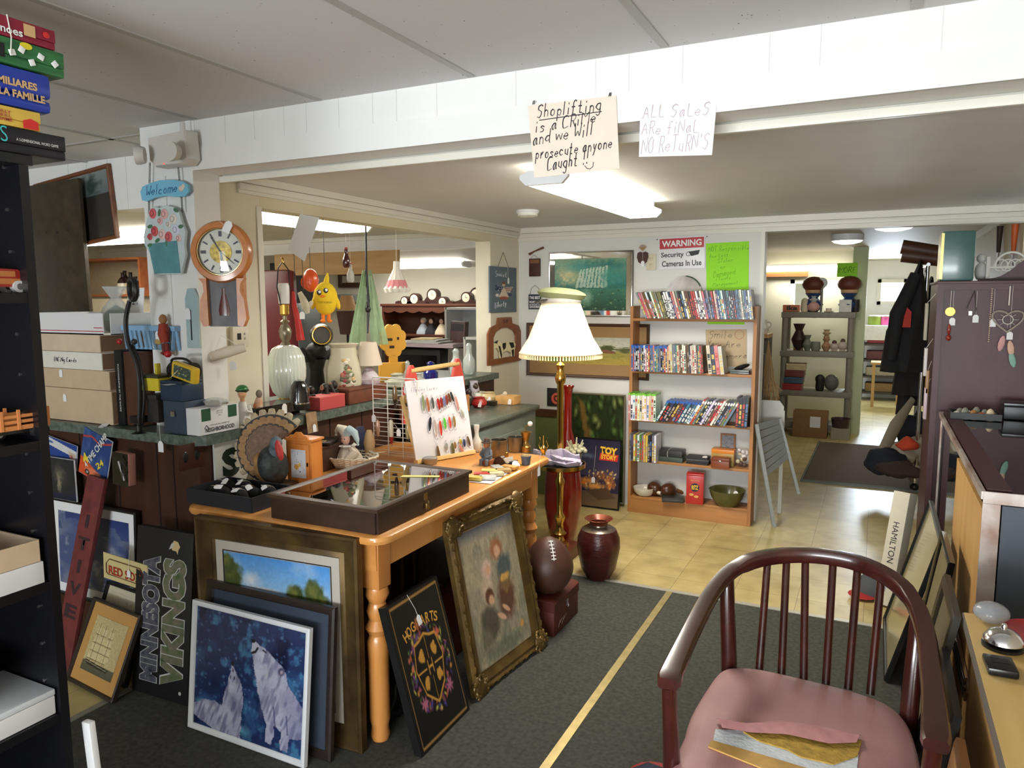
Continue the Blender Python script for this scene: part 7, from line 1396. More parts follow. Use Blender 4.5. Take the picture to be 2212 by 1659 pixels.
# jockey figurine and glass case on the counter corner
p=onX(525,890,-2.41);p.z=CT;u=mpp(p);t=thing('jockey_figurine','jockey bust figurine in green helmet and white jacket on the counter','figurine',(p.x,p.y+.0,CT+.001),.6)
g=G();g.tube([(0,0,0),(0,0,30*u),(0,0,48*u)],[17*u,15*u,7*u],14);g.build('jacket',mat('white_silk',(206,204,200),.5,bump=.3,bsc=40),t);g=G();g.tube([(0,0,46*u),(0,-2*u,58*u)],[5*u,5*u],8);g.sph((0,-2*u,66*u),(9*u,10*u,12*u),14,10);g.sph((0,-13*u,64*u),(2*u,3*u,3*u),8,6);g.build('head',mat('figurine_skin',(206,156,120),.5),t)
g=G();g.sph((0,1*u,74*u),(13*u,14*u,10*u),16,10);g.build('helmet',mat('helmet_green',(36,104,48),.35),t);g=G();g.torus((0,1*u,72*u),13*u,1.6*u,24,6);g.build('goggle_strap',blackpl,t)
g=G();g.tube([(12*u,0,38*u),(18*u,-8*u,24*u),(10*u,-16*u,28*u)],[5*u,4.5*u,4*u],8);g.build('sleeve',mat('white_silk',(206,204,200),.5),t)
t=thing('pinup_figurine','second small orange and white figurine behind the jockey','figurine',(p.x,p.y+.085,CT+.001));g=G();g.tube([(0,0,0),(0,0,30*u),(.01,0,52*u)],[13*u,11*u,6*u],10);g.build('body',mat('orange_coat',(196,120,60),.5,sc=20,col2=(214,200,180)),t);G().sph((.01,0,60*u),(7*u,7*u,9*u),10,8).build('head',mat('grey_hair',(120,110,100),.6),t)
a,b=onX(560,835,-2.36),onX(675,900,-2.36);t=thing('glass_case','small clear glass box with hanging tags on the counter edge','display box',(-2.43,a.y+.12,CT+.001))
for s in(-1,1):G().bx(s*.06-.002,s*.06+.002,-.13,.13,0,.06).build('glass_pane',glass('case_glass'),t);G().bx(-.06,.06,s*.13-.002,s*.13+.002,0,.06).build('glass_pane',glass('case_glass'),t)
G().bx(-.06,.06,-.13,.13,.06,.063).build('glass_lid',glass('case_glass'),t);price_tag(t,T(.065,.03,.04)@RZ(PI/2)@RX(PI/2),.03,[(.065,.03,.06),(.066,.03,.045)])
# dark drawer box, wallet, jug shapes under the counter edge on the table back
t=thing('wooden_box','dark wooden box with a black wallet on it behind the harlequin doll','box',(-2.25,2.66,TT));G().bx(-.06,.06,-.14,.12,0,.10,bev=.003).build('body',darkwood,t);G().bx(-.062,.062,-.142,.122,.1,.112,bev=.002).build('lid',darkwood,t)
t=thing('wallet','black embossed wallet case lying on the dark box','wallet',(-2.24,2.62,TT+.114),.4);G().bx(-.04,.04,-.075,.075,0,.014,bev=.006).build('case',mat('black_leather',(26,28,28),.35),t);G().box((0,-.04,.0145),(.02,.03,.001)).build('emblem',flat((150,130,80)),t)
t=thing('picture_card','small photo card with price tag leaning beside the coral carton','card');p=onX(676,905,-2.31);t.matrix_world=T(-2.318,p.y,TT+.205)@RZ(PI/2)@RX(PI/2-.1);G().bx(-.035,.035,-.05,.045,0,.002).build('card',mat('tan_photo',(170,140,104),.5,sc=20,col2=(120,90,64)),t);price_tag(t,T(.01,-.03,.004),.024)
t=thing('shoe_tree','blue arched card and tan shoe form standing behind the doll basket','display card',(-2.19,2.80,TT));g=G();g.at(RZ(.9)@RX(PI/2));g.prism([(-.03,0),(.03,0),(.03,.13),(.018,.165),(-.018,.165),(-.03,.13)],.006);g.build('blue_card',mat('dusk_blue_card',(50,62,100),.5,sc=12,col2=(90,90,110)),t);G().lathe([(.018,0),(.02,.04),(.028,.09),(.02,.13),(.012,.15)],c=(.055,.0,0),n=14).build('tan_form',flat((170,140,100),.6),t)
# red wooden tool caddy full of little bottles on the cabinet and counter
a,b=onX(858,830,-2.3),onX(975,812,-2.3);t=thing('tool_caddy','red ended wooden tool caddy with a long dowel handle','tool caddy',(-2.29,3.64,gt+.001));cr=mat('coral_red_paint',(206,74,64),.4)
zt3=.315
for s in(-1,1):g=G();g.at(T(0,s*.25,0)@RZ(PI/2)@RX(PI/2));g.prism([(-.09,0),(.09,0),(.075,zt3*.55),(.03,zt3*.93),(.012,zt3),(-.012,zt3),(-.03,zt3*.93),(-.075,zt3*.55)],.016,-.008);g.build('end_panel',cr,t)
G().cyl((0,-.26,zt3*.9),(0,.26,zt3*.9),.014).build('dowel_handle',mat('pale_pine',(214,180,120),.5,var=.08),t)
for s in(-1,1):G().bx(s*.085-.005,s*.085+.005,-.24,.24,0,.1).build('side_board',wood('caddy_wood',(150,100,60),(176,124,80),.6,'y'),t)
G().bx(-.08,.08,-.24,.24,0,.01).build('floor_board',wood('caddy_wood',(150,100,60),(176,124,80),.6,'y'),t)
cat_=[('cobalt blue',(34,40,130),True),('clear',(206,212,210),True),('sky blue',(70,120,180),False),('white',(206,204,196),False),('amber',(150,96,40),True),('clear',(214,216,212),True),('grey',(140,140,136),False)]
def bottle(label,x,y,z,r,h,c,gl,group):
    t=thing('bottle',label,'bottle',(x,y,z),group=group);m=mat('bottle_%d_%d_%d_%d'%(*c,gl),c,.12 if gl else .35,trans=.35 if gl else 0,coat=.4);G().lathe([(r*.9,0),(r,.004),(r,h*.55),(r*.45,h*.75),(r*.4,h*.92),(r*.5,h*.93),(r*.48,h)],n=14).build('body',m,t);G().lathe([(r*.4,h),(r*.4,h*1.06),(0,h*1.07)],n=10).build('stopper',flat((150,130,100)),t)
rs=random.Random(17)
for k in range(12):
    nm,c,gl=cat_[k%7];y=3.45+.032*k;bottle(f'{nm} little bottle standing in the tool caddy'+(', near end' if k<4 else ', middle' if k<8 else ', far end')+(' back row' if k%2 else ' front row'),-2.29+(.035 if k%2==0 else-.035),y,gt+.012,.015,.09+.012*(k%3),c,gl,'little bottles in the tool caddy')
# knick-knacks on the counter behind and on the cabinet
KN=[('cobalt blue glass jug',(30,38,130),'jug',930,770,16,40,1),('clear glass decanter on the counter',(200,210,208),'decanter',985,812,14,56,1),('clear glass bottle with long neck',(206,214,210),'bottle',1013,812,13,62,1),('white milk glass cup',(206,206,198),'cup',903,770,15,22,1),('cream scalloped bowl',(200,204,186),'bowl',858,812,28,30,1),('frosted glass bird',(190,200,200),'ornament',880,790,10,50,1)]
for nm,c,ct_,px,py,r,h,gl in KN:
    q=onX(px,py,-2.55);u=mpp(q);t=thing('glassware',f'{nm} standing on the counter behind the tool caddy',ct_,(-2.55,q.y,CT+.001));G().lathe([(r*u*.7,0),(r*u,h*u*.15),(r*u,h*u*.5),(r*u*.5,h*u*.7),(r*u*.45,h*u*.9),(r*u*.6,h*u)],n=20).build('body',mat('glaze_%d_%d_%d'%c,c,.12,trans=.3,coat=.5),t)
    G().lathe([(r*u*.5,h*u),(r*u*.3,h*u*1.08),(0,h*u*1.1)],n=12).build('lid',mat('glaze_%d_%d_%d'%c,c,.12),t)
p0,p1=at(1027,915,Z=gt),at(1166,875,Z=gt)
CB=[(1010,880,14,40,(44,42,40),'black crouching animal ornament'),(1035,880,17,22,(150,34,34),'red glass bowl with tag'),(1028,862,12,34,(120,160,160),'pale aqua glass fish'),(1062,876,10,10,(40,36,32),'dark pocket knife case'),(1066,866,19,22,(196,180,140),'lidded cream jar'),(1098,872,22,18,(214,170,110),'peach coloured carton'),(1122,862,11,26,(206,196,180),'white lamb ornament'),(1085,850,15,20,(206,130,90),'orange fish ornament'),(1075,842,16,22,(206,204,190),'white bird ornament'),(1050,850,12,44,(190,186,200),'pale grey cylinder vase'),(1104,850,16,22,(214,214,206),'crumpled clear wrap'),(1020,842,14,40,(60,50,40),'dark brown teddy ornament')]
for k,(px,py,r,h,c,nm)in enumerate(CB):
    q=at(px,py,Z=gt);q.x=min(max(q.x,-2.38),-1.97);q.y=min(max(q.y,p0.y+.03),p1.y-.03);u=mpp(q);m=mat('knick_%d'%k,c,.35,var=.15,bump=.3,bsc=60);t=thing('knick_knack',f'{nm} on the grey-green cabinet','ornament',(q.x,q.y,gt+.001))
    if 'carton' in nm or 'case' in nm:G().bx(-r*u,r*u,-r*u*.8,r*u*.8,0,h*u,bev=.002).build('body',m,t)
    elif any(w in nm for w in('animal','lamb','bird','teddy','fish')):
        g=G();g.sph((0,0,h*u*.4),(r*u,r*u*.7,h*u*.4),12,8);g.build('body',m,t);g=G();g.sph((r*u*.4,-r*u*.3,h*u*.82),(r*u*.5,r*u*.45,h*u*.2),10,7);g.tube([(-r*u*.6,0,h*u*.4),(-r*u*1.1,0,h*u*.6)],[r*u*.25,r*u*.1],6);g.build('head',m,t)
    else:G().lathe([(r*u*.6,0),(r*u,h*u*.3),(r*u,h*u*.6),(r*u*.7,h*u*.9),(r*u*.75,h*u),(r*u*.6,h*u),(r*u*.5,h*u*.5)],n=20,rib=.03 if 'wrap' in nm else 0,nr=7).build('body',m,t)
    if k in(1,4,5,9):price_tag(t,T(r*u*.6,-r*u*.9,h*u*.4)@RX(PI/2-.3),.024)
# yellow scalloped cut-out and tray of fruits beyond the counter
t=thing('wood_cutout','mustard yellow scalloped wooden flower cutout in the counter opening','wooden cutout');q=onX(853,735,-2.62);t.matrix_world=T(-2.64,q.y,q.z)@RZ(.9)@RX(PI/2);u=mpp(q);P=[]
for k in range(40):a=2*PI*k/40;r=(30+5*abs(math.sin(a*4)))*u;P.append((r*math.cos(a)*.85,r*math.sin(a)*1.05))
G().prism(P,.03).build('cutout',mat('mustard_paint',(206,150,44),.5),t)
for x,y,w in((-8,2,9),(10,4,4),(-4,-14,9)):G().bx(x*u-w*u*.6,x*u+w*u*.6,y*u-3*u,y*u+3*u,.030,.031).build('slot',mat('slot_dark',(50,34,20),.8),t)
G().bx(-9*u,9*u,-50*u,-26*u,.004,.026).build('stem',mat('mustard_paint',(206,150,44),.5),t);G().bx(-.09,.09,CT-q.z+.001,-48*u,-.0,.03).build('foot',mat('mustard_paint',(206,150,44),.5),t)
# ---------------- things hung from the counter opening's header
HX=XW-.03
def hung(name,label,cat,px,py,X=HX):q=onX(px,py,X);t=thing(name,label,cat);t.matrix_world=T(q)@RZ(.72)@RX(PI/2);return t,mpp(q),q
def cordup(t,u,y_,q,m=None,r=.0016):g=G();g.tube([(0,y_*u,0),(0,1.94-q.z,0)],r,5);return g.build('hanging_cord',m or blackpl,t)
yel=mat('yellow_plush',(226,190,34),.9,var=.06,sc=40,bump=.3,bsc=200);orp=mat('orange_plush',(232,124,30),.9)
t,u,q=hung('chick_plush','yellow chick plush hanging from a cord in the counter opening','plush toy',703,645)
G().sph((0,0,0),(26*u,36*u,20*u),20,14).build('body',yel,t);g=G();g.tube([(2*u,30*u,0),(5*u,46*u,0),(6*u,55*u,0)],[7*u,4.5*u,1*u],8);g.build('crest',yel,t)
for s in(-1,1):G().sph((s*24*u,-8*u,0),(6*u,16*u,9*u),10,8,RZ(s*.3)).build('wing',yel,t);g=G();g.tube([(s*6*u,-34*u,2*u),(s*6*u,-46*u,3*u)],[4*u,3.4*u],8);g.sph((s*7*u,-48*u,7*u),(6*u,4*u,8*u),10,7);g.build('foot',orp,t)
for x,y in((-13,13),(1,17)):e_=G().sph((x*u,y*u,17.5*u),(5.2*u,6*u,3*u),12,8).build('eye',blackpl,t);G().sph((x*u+1*u,y*u+1.2*u,20*u),(2.8*u,3.4*u,1.2*u),10,6).build('eye_white',wm,e_)
g=G();g.sph((-6*u,5*u,19.5*u),(6*u,3*u,3.4*u),10,7);g.build('beak',orp,t);text("I'M NOT A CHICKEN",30*u,4*u,mat('chick_print',(90,80,30),.7),t,T(-2*u,-8*u,20.3*u));cordup(t,u,54,q)
t,u,q=hung('spiral_mask','orange ridged spiral shell mask behind the yellow chick','mask',671,606,HX-.14)
g=G();om=mat('orange_gloss',(206,78,30),.3,coat=.5);g.sph((0,0,0),(17*u,25*u,12*u),18,12);g.build('shell',om,t)
for k in range(5):G().torus((-5*u,-4*u,4*u+1.6*u*k*.9),(15-2.6*k)*u,1.6*u,24,6,rot=RY(-.25)).build('ridge',om,t)
cordup(t,u,24,q)
t,u,q=hung('stuffed_fabric','long red satin stocking hanging beside the ribbed lamp','cloth',640,690,HX-.05);g=G();g.tube([(-4*u,60*u,0),(-3*u,30*u,0),(3*u,0,0),(8*u,-45*u,0)],[3*u,6*u,8*u,11*u],12,flat=.6);g.build('satin',mat('red_satin',(186,30,26),.35,bump=.3,bsc=20),t);cordup(t,u,58,q)
t,u,q=hung('oven_mitt','cream printed puppet mitt hanging over the red stocking','mitt',656,655,HX+.01);g=G();g.tube([(-8*u,24*u,0),(-1*u,8*u,0),(4*u,-6*u,0),(8*u,-22*u,0)],[6*u,9*u,12*u,5*u],10,flat=.5);g.sph((14*u,-2*u,0),(5*u,9*u,5*u),10,7,RZ(-.6));g.build('mitt',mat('cream_cotton',(206,200,176),.9,sc=30,col2=(186,176,150)),t);price_tag(t,T(-4*u,-26*u,4*u),.024,[(-4*u,-8*u,5*u),(-4*u,-22*u,4*u)]);cordup(t,u,24,q)
for k,(px,py,nm,c)in enumerate(((748,558,'dark cola novelty bottle hanging from the header',(60,20,18)),(757,590,'clear glass bauble hanging below the cola bottle',(190,190,184)))):
    t,u,q=hung('hanging_ornament',nm,'ornament',px,py,HX-.02*k);G().at(RX(-PI/2)).lathe([(5*u,-20*u),(8*u,-16*u),(8*u,-2*u),(4*u,8*u),(3.4*u,18*u),(4*u,19*u)],n=16).build('body',mat('novelty_%d'%k,c,.15,coat=.6,alpha=.55 if k else 1),t);G().at(RX(-PI/2)).lathe([(3.8*u,19*u),(3.8*u,23*u),(0,24*u)],n=12).build('cap',flat((150,40,34),.4),t);cordup(t,u,23,q,string_m,.0008)
t,u,q=hung('scarf','sheer pale green scarf hung on a black strap in the counter opening','scarf',795,690,HX-.1);gs=mat('sheer_green_fabric',(150,180,140),.8,alpha=.85,sc=20,var=.12,bump=.4,bsc=25)
for s,L_ in((-1,90),(1,70)):g=G();N=14;g.skin([g.ring([(s*(6+18*f)*u+(j-3)*(1.2+6*f)*u*.9,(105-(105+55)*f)*u,2.5*u*math.sin(j*2.1+f*6))for j in range(7)])for f in[i/N for i in range(N+1)]],closed=False,cap0=False,cap1=False);g.build('drape',gs,t)
g=G();g.tube([(0,1.94-q.z,0),(-1*u,100*u,2*u),(2*u,40*u,6*u),(0,10*u,7*u),(-2*u,-30*u,7*u)],[2*u,2.4*u,2.6*u,3*u,1.6*u],7);g.sph((0,22*u,7*u),(6*u,9*u,4*u),10,7);g.build('black_strap',blackpl,t)
t,u,q=hung('crocheted_dress','white and pink crocheted doll dress hanging in the counter opening','doll dress',857,605,HX-.1)
G().at(RX(-PI/2)).lathe([(6*u,40*u),(7*u,24*u),(18*u,0)],n=30,rib=.05,nr=10,cap0=False,cap1=False).build('bodice',mat('white_crochet',(214,208,200),.9,bump=.6,bsc=120),t);G().at(RX(-PI/2)).lathe([(18*u,0),(24*u,-17*u)],n=36,rib=.05,nr=12,cap0=False,cap1=False).build('pink_tier',mat('pink_crochet',(206,130,136),.9,bump=.6,bsc=120),t);G().at(RX(-PI/2)).lathe([(22*u,-13*u),(27*u,-19*u),(24*u,-27*u)],n=40,rib=.08,nr=14,cap0=False,cap1=False).build('ruffle',mat('white_crochet',(214,208,200),.9),t);cordup(t,u,40,q,string_m,.001)
# ---------------- beyond: side room furniture
def roomP(px,py,Y):return at(px,py,Y=Y)
t=thing('valance_board','long plain wood board fixed under the side room header','board');a,b=roomP(595,572,5.16),roomP(862,545,5.16);G().bx(a.x,b.x,5.15,5.17,a.z-.1,b.z+.02).build('board',wood('tan_board',(176,138,92),(194,158,112),.6),t)
HY=6.35;a,b=roomP(842,663,HY),roomP(1062,660,HY);zt4=(a.z+b.z)/2;t=thing('hutch','dark red-brown hutch lined with mantel clocks against the far side room wall','hutch',((a.x+b.x)/2,HY,0));w=(b.x-a.x)/2;hm=wood('hutch_redwood',(74,36,22),(98,52,34),.5)
for s in(-1,1):G().bx(s*w-.012,s*w+.012,-.12,.14,0,zt4).build('side_panel',hm,t)
G().bx(-w-.02,w+.02,-.14,.15,zt4,zt4+.025,bev=.004).build('top_panel',hm,t);G().bx(-w,w,.13,.15,0,zt4).build('back_panel',hm,t)
for z in(zt4-.28,zt4-.58):G().bx(-w,w,-.12,.13,z-.02,z).build('shelf',hm,t)
g=G();g.at(T(0,-.12,zt4-.001)@RX(PI/2));g.prism([(-w,0)]+[(-w+2*w*k/48,-.045-.02*abs(math.sin(k*PI/6)))for k in range(49)]+[(w,0)],.012);g.build('scalloped_rail',hm,t)
G().bx(-w,w,-.1,.12,0.02,zt4-.62).build('lower_cupboard',hm,t)
face=mat('clock_face_cream',(206,200,180),.35);dkw=wood('mantel_dark',(44,22,18),(62,34,28),.35)
for px,py,r,nm,off in((872,650,8,'leftmost small mantel clock with greenish face',0),(893,646,10,'round topped mantel clock with black numerals, second from left',.0),(932,637,11,'tallest dark mantel clock in the middle of the hutch',.05),(954,652,9,'low mantel clock with white face in front of the tallest one',-.04),(1005,643,10,'shiny tambour mantel clock right of the gap',-.02),(1028,638,14,'large gothic mantel clock half behind the shiny one',.06)):
    q=roomP(px,py,HY+off-.06);u=mpp(q);z0=zt4+.026;hc=q.z-z0;c_=thing('mantel_clock',nm,'clock',(q.x,HY+off,z0),group='mantel clocks on the hutch');R=r*u*1.25;g=G();g.at(RX(PI/2));P=[(-R*2.4,0),(R*2.4,0),(R*2.3,.02),(R*1.5,.03)]+[(R*math.cos(k*PI/12-.25),hc+R*math.sin(k*PI/12-.25))for k in range(15)]+[(-R*1.5,.03),(-R*2.3,.02)];g.prism(P,.07,-.02);g.build('case',dkw,c_)
    G().at(T(0,-.051,hc)@RX(PI/2)).lathe([(r*u*.95,0),(0,.003)],n=24,cap0=False).build('dial',face,c_);g=G().use(blackpl);g.at(T(0,-.055,hc));g.box((.0,0,r*u*.3),(.003,.001,r*u*.6));g.box((r*u*.2,0,0),(r*u*.5,.001,.003));g.build('clock_hands',None,c_)
for px,c,hc_,nm in((912,(150,160,170),(190,186,170),'doll in a pale blue dress and bonnet'),(930,(24,22,34),(50,28,24),'dark haired doll in a black dress'),(952,(206,190,166),(60,34,26),'brown haired doll in a cream dress')):
    q=roomP(px,708,HY-.05);d_=thing('doll',f'{nm} on the hutch shelf','doll',(q.x,HY-.03,zt4-.279),group='dolls on the hutch shelf');G().lathe([(.07,0),(.065,.03),(.03,.09),(.018,.105)],n=20,rib=.06,nr=8).build('dress',flat(c,.8),d_);h_=G().sph((0,-.004,.13),(.024,.024,.028),12,9).build('head',mat('porcelain_skin',(222,184,168),.35),d_);G().sph((0,.008,.136),(.032,.028,.032),12,8).build('hair',flat(hc_,.8),h_)
# white cubbies, speaker, horn
wl=mat('white_laminate',(214,214,214),.4)
def cubby(label,x0,x1,y0,y1,z0,z1,d=.3):
    t=thing('cubby_shelf',label,'shelf unit',((x0+x1)/2,y0,z0));a,h=(x1-x0)/2,z1-z0
    for s in(-1,1):G().bx(s*a-.01,s*a+.01,0,d,0,h).build('side_panel',wl,t)
    G().bx(-a,a,0,d,h-.02,h).build('top_panel',wl,t);G().bx(-a,a,0,d,0,.02).build('shelf',wl,t);G().bx(-a,a,d-.008,d,0,h).build('back_panel',mat('pale_back',(186,192,196),.6),t)
a,b=roomP(962,664,5.75),roomP(1043,755,5.75);cubby('white open cubby shelf standing against the hutch',a.x,b.x,5.75,0,.55,a.z)
a,b=roomP(1003,728,5.2),roomP(1056,765,5.2);cubby('lower white cubby shelf beside the column',a.x,b.x+.02,5.2,0,.55,a.z)
q=roomP(992,712,5.45);u=mpp(q);t=thing('speaker_box','dark wood-grain loudspeaker tilted in front of the white cubby','loudspeaker',(q.x,5.45,q.z-.14),.2);G().box((0,0,.1),(.13,.1,.22),rot=RY(.06),bev=.004).build('cabinet',wood('speaker_brown',(74,50,52),(94,68,70),.5,'z'),t);G().box((0,-.052,.16),(.11,.004,.06),rot=RY(.06)).build('grille',flat((50,46,50)),t);G().bx(-.1,.1,-.1,.12,-.4,-.012).build('stand',wl,t)
a=roomP(1030,705,5.0);u=mpp(a);t=thing('megaphone','tan and green horn resting on the lower white cubby','horn',(a.x,5.3,a.z));g=G();g.cyl((-.09,-.04,0),(.06,0,.04),.02,.055,20);g.build('horn',mat('tan_horn',(206,164,96),.3),t);G().sph((.07,0,-.02),(.08,.05,.05),14,9).build('green_body',flat((56,60,48),.5),t);G().box((0.02,0,.08),(.05,.04,.03),bev=.004).build('ornate_top',flat((110,70,50)),t)
t=thing('printer_table','white edged table of papers in front of the hutch','table',(roomP(945,740,5.3).x-.14,5.35,0));zp=roomP(930,742,5.2).z;G().bx(-.38,.38,-.2,.2,zp-.03,zp).build('top',flat((176,160,170),.5),t)
for sx in(-1,1):
    for sy in(-1,1):G().bx(sx*.35-.02,sx*.35+.02,sy*.17-.02,sy*.17+.02,0,zp-.03).build('leg',flat((90,84,84)),t)
t=thing('paper_stack','stack of white and manila papers on the white edged table','papers',(roomP(930,738,5.25).x-.05,5.28,zp+.001))
for k in range(5):G().box((.03*(k%2),0,.004+.008*k),(.36-.04*k,.24,.006),rot=RZ(.05*k)).build('paper',flat((206,206,206)if k<4 else(214,186,130),.7),t)
t=thing('television','black box television under the white edged table','television',(roomP(930,775,5.3).x-.1,5.36,.35));G().bx(-.25,.25,-.15,.15,0,zp-.4,bev=.01).build('cabinet',blackpl,t);G().bx(-.22,.22,-.153,-.149,.05,zp-.45).build('screen',mat('dark_screen',(14,14,18),.1),t)
# dark cabinet, framed mirror, lamp, shades, door at the left of the opening
a,b=roomP(578,568,5.6),roomP(680,612,5.6);t=thing('wall_board','wide black panel standing high behind the ribbed lamp','panel',((a.x+b.x)/2,5.65,b.z));G().bx(-(b.x-a.x)/2,(b.x-a.x)/2,-.02,.02,-b.z+.0,a.z-b.z).build('panel',flat((40,40,42),.6),t)
a,b=roomP(720,586,6.5),roomP(779,620,6.5);picture('framed_mirror','brown framed mirror on the side room wall',FR((a.x+b.x)/2,6.6,(a.z+b.z)/2),b.x-a.x,a.z-b.z,.05,.03,brown_fr,Art(12,12,(170,164,150)))
t=thing('shelf_board','grey shelf board below the brown framed mirror','shelf');G().bx(a.x-.05,b.x+.05,6.4,6.6,b.z-.16,b.z-.08).build('board',flat((120,126,124),.6),t)
q=roomP(750,680,5.4);u=mpp(q);t=thing('lamp_shade_stack','tan cone lamp shade above a brown tapered shade','lamp',(q.x,5.4,0));zz=lambda y:roomP(750,y,5.4).z
G().lathe([(22*u,zz(670)),(12*u,zz(638))],n=24,cap0=False).build('tan_shade',flat((160,124,82),.8),t);G().lathe([(16*u,zz(722)),(23*u,zz(672))],n=24,cap0=False).build('brown_shade',flat((70,44,36),.8),t);G().lathe([(.09,0),(.08,.03),(.015,.06),(.012,zz(722)),(.03,zz(720))],n=16).build('stand',blackpl,t)
for px,c,nm,Y in((590,(96,30,34),'dark red leather chair back behind the ribbed lamp',4.6),):q=roomP(px,610,Y);t=thing('office_chair',nm,'chair',(q.x,Y,0));G().bx(-.22,.22,-.05,.05,.6,q.z+.1,bev=.05).build('backrest',flat(c,.4),t);G().bx(-.22,.22,-.4,0,.45,.55,bev=.03).build('seat',flat(c,.4),t);G().cyl((0,-.2,0),(0,-.2,.45),.03).build('post',blackpl,t)
t=thing('metal_cabinet','grey metal cabinet in the side room seen past the cream post','cabinet',(roomP(600,700,5.0).x-.1,5.3,0));G().bx(-.2,.2,-.15,.15,0,roomP(600,655,5.1).z,bev=.006).build('body',mat('grey_steel',(120,128,134),.3,.6),t)
for k in range(3):G().bx(-.18,.18,-.156,-.15,.1+.35*k,.4+.35*k,bev=.003).build('drawer',mat('grey_steel_light',(150,158,164),.3,.6),t)
# cupboard with jugs through the left opening
a,b=roomP(195,560,4.6),roomP(312,640,4.6);t=thing('wall_cupboard','open orange wood cupboard of jugs seen through the left opening','cupboard',((a.x+b.x)/2-.2,4.7,b.z));w=(b.x-a.x)/2+.2;h=a.z-b.z;cw=wood('cupboard_orange',(140,74,36),(164,94,52),.5)
for s in(-1,1):G().bx(s*w-.012,s*w+.012,-.14,.14,0,h).build('side_panel',cw,t)
for z in(.02,h-.0):G().bx(-w-.01,w+.01,-.15,.15,z-.02,z).build('shelf',cw,t)
G().bx(-w,w,.13,.14,0,h).build('back_panel',flat((190,176,150)),t);G().bx(-w*.9,w*.9,-.12,.12,-b.z,-.02).build('lower_cupboard',flat((196,186,166)),t)
zs_=b.z+.021
for px,nm,c1,c2,tall in((258,'dark glass bottle with white label in the orange cupboard',(40,26,26),(206,200,186),.2),(275,'cream and black stoneware jug in the orange cupboard',(30,26,24),(206,190,150),.2),(285,'brown topped pottery jug at the right of the orange cupboard',(70,40,26),(190,170,130),.16),(246,'second dark bottle behind the labelled one',(34,24,24),(180,176,166),.22)):
    q=roomP(px,620,4.6);t=thing('jug',nm,'jug',(q.x,4.64 if px!=246 else 4.72,zs_),group='jugs in the orange cupboard');G().lathe([(.045,0),(.05,.01),(.05,tall*.5)],n=18).build('lower_body',flat(c2,.3),t);G().lathe([(.05,tall*.5),(.04,tall*.65),(.016,tall*.8),(.016,tall*.95),(.02,tall)],n=18).build('neck',flat(c1,.25),t)
# ================================================================== CAP ON THE LAMP
t=thing('peaked_hat','khaki green peaked service cap resting on top of the lamp shade','cap',(lp.x,lp.y,zs+.004),.4);kh=mat('khaki_felt',(128,134,96),.9,bump=.3,bsc=150)
G().lathe([(.118,.0),(.12,.012),(.115,.024)],n=36,cap0=False,cap1=False).build('band',mat('pale_cap_band',(150,146,140),.6),t)
g=G();g.lathe([(.112,.02),(.135,.05),(.128,.062),(.09,.078),(.04,.084),(0,.085)],n=36,sx=1.05,rot=RY(.09));g.build('crown',kh,t);g=G();g.sph((-.10,-.02,.012),(.06,.085,.008),16,6,RY(-.2));g.build('visor',mat('dark_visor',(40,38,34),.4),t)
# ================================================================== RIGHT SIDE
def faceL(x,y,z,tilt=0.0):return T(x,y,z)@RZ(-PI/2)@RX(PI/2-tilt) # upright face looking toward -X
def leaner(name,label,x,y0,y1,h,top,fw,fm,am,cat='picture',art=None):
    tilt=math.asin((top-x)/h);t=thing(name,label,cat);t.matrix_world=faceL(x,(y0+y1)/2,.006,tilt)@T(0,h/2,0);w=y1-y0
    frame_parts(t,w,h,fw,.02,fm);G().bx(-w/2+fw-.003,w/2-fw+.003,-h/2+fw-.003,h/2-fw+.003,0,.008).build('picture',am,t);return t
pg=mat('yellowed_print',(176,164,120),.25,sc=3,col2=(150,140,104),coat=.6)
leaner('framed_picture','thin black framed yellowed print leaning on the display case, farthest back',.11,3.16,3.80,.62,.27,.014,black_fr,pg)
leaner('framed_picture','glossy black framed picture leaning against the chrome rails of the case',.17,2.75,3.12,.66,.27,.03,mat('gloss_black_frame',(16,16,18),.15),flat((120,110,80)))
leaner('framed_picture','orange wood framed picture with a string leaning beside the chair',.135,2.42,2.72,.56,.25,.035,wood('orange_frame',(150,74,34),(172,96,50),.4),flat((140,120,96)))
leaner('framed_picture','dark olive framed picture with a white string leaning on the desk end',.09,2.08,2.40,.74,.225,.04,mat('olive_black_frame',(44,40,30),.4),flat((110,100,76)))
leaner('framed_picture','wide black framed mirror leaning on the desk behind the chair arm',.08,1.72,2.06,.66,.20,.04,black_fr,mat('old_mirror',(150,150,140),.1,.9))
leaner('wooden_stretcher','bare brown wood frame leaning on the desk side at the bottom right',.12,1.36,1.70,.62,.205,.035,wood('bare_frame',(140,96,54),(164,118,72),.5),flat((150,116,70)))
t=thing('blinds_box','long white carton standing up against the case lettered along its side','carton');b0,b1=at(1914,1306,Z=.005),at(1957,1064,Y=4.12);v=(b1-b0);zq=v.to_track_quat('Z','Y').to_matrix().to_4x4();t.matrix_world=T(b0)@Matrix(((v.normalized().y*0+zq[0][0],zq[0][1],zq[0][2],0),(zq[1][0],zq[1][1],zq[1][2],0),(zq[2][0],zq[2][1],zq[2][2],0),(0,0,0,1)))@RZ(.0)
L_=v.length;G().bx(-.04,.04,-.04,.04,0,L_,bev=.002).build('box',mat('cream_white_carton',(206,200,182),.6,var=.03),t)
inv=t.matrix_world.to_3x3().inverted();dx=inv@Vector((-.1,-1,0));ax='x' if abs(dx.x)>abs(dx.y)else 'y';sg=1 if(dx.x if ax=='x' else dx.y)>0 else-1
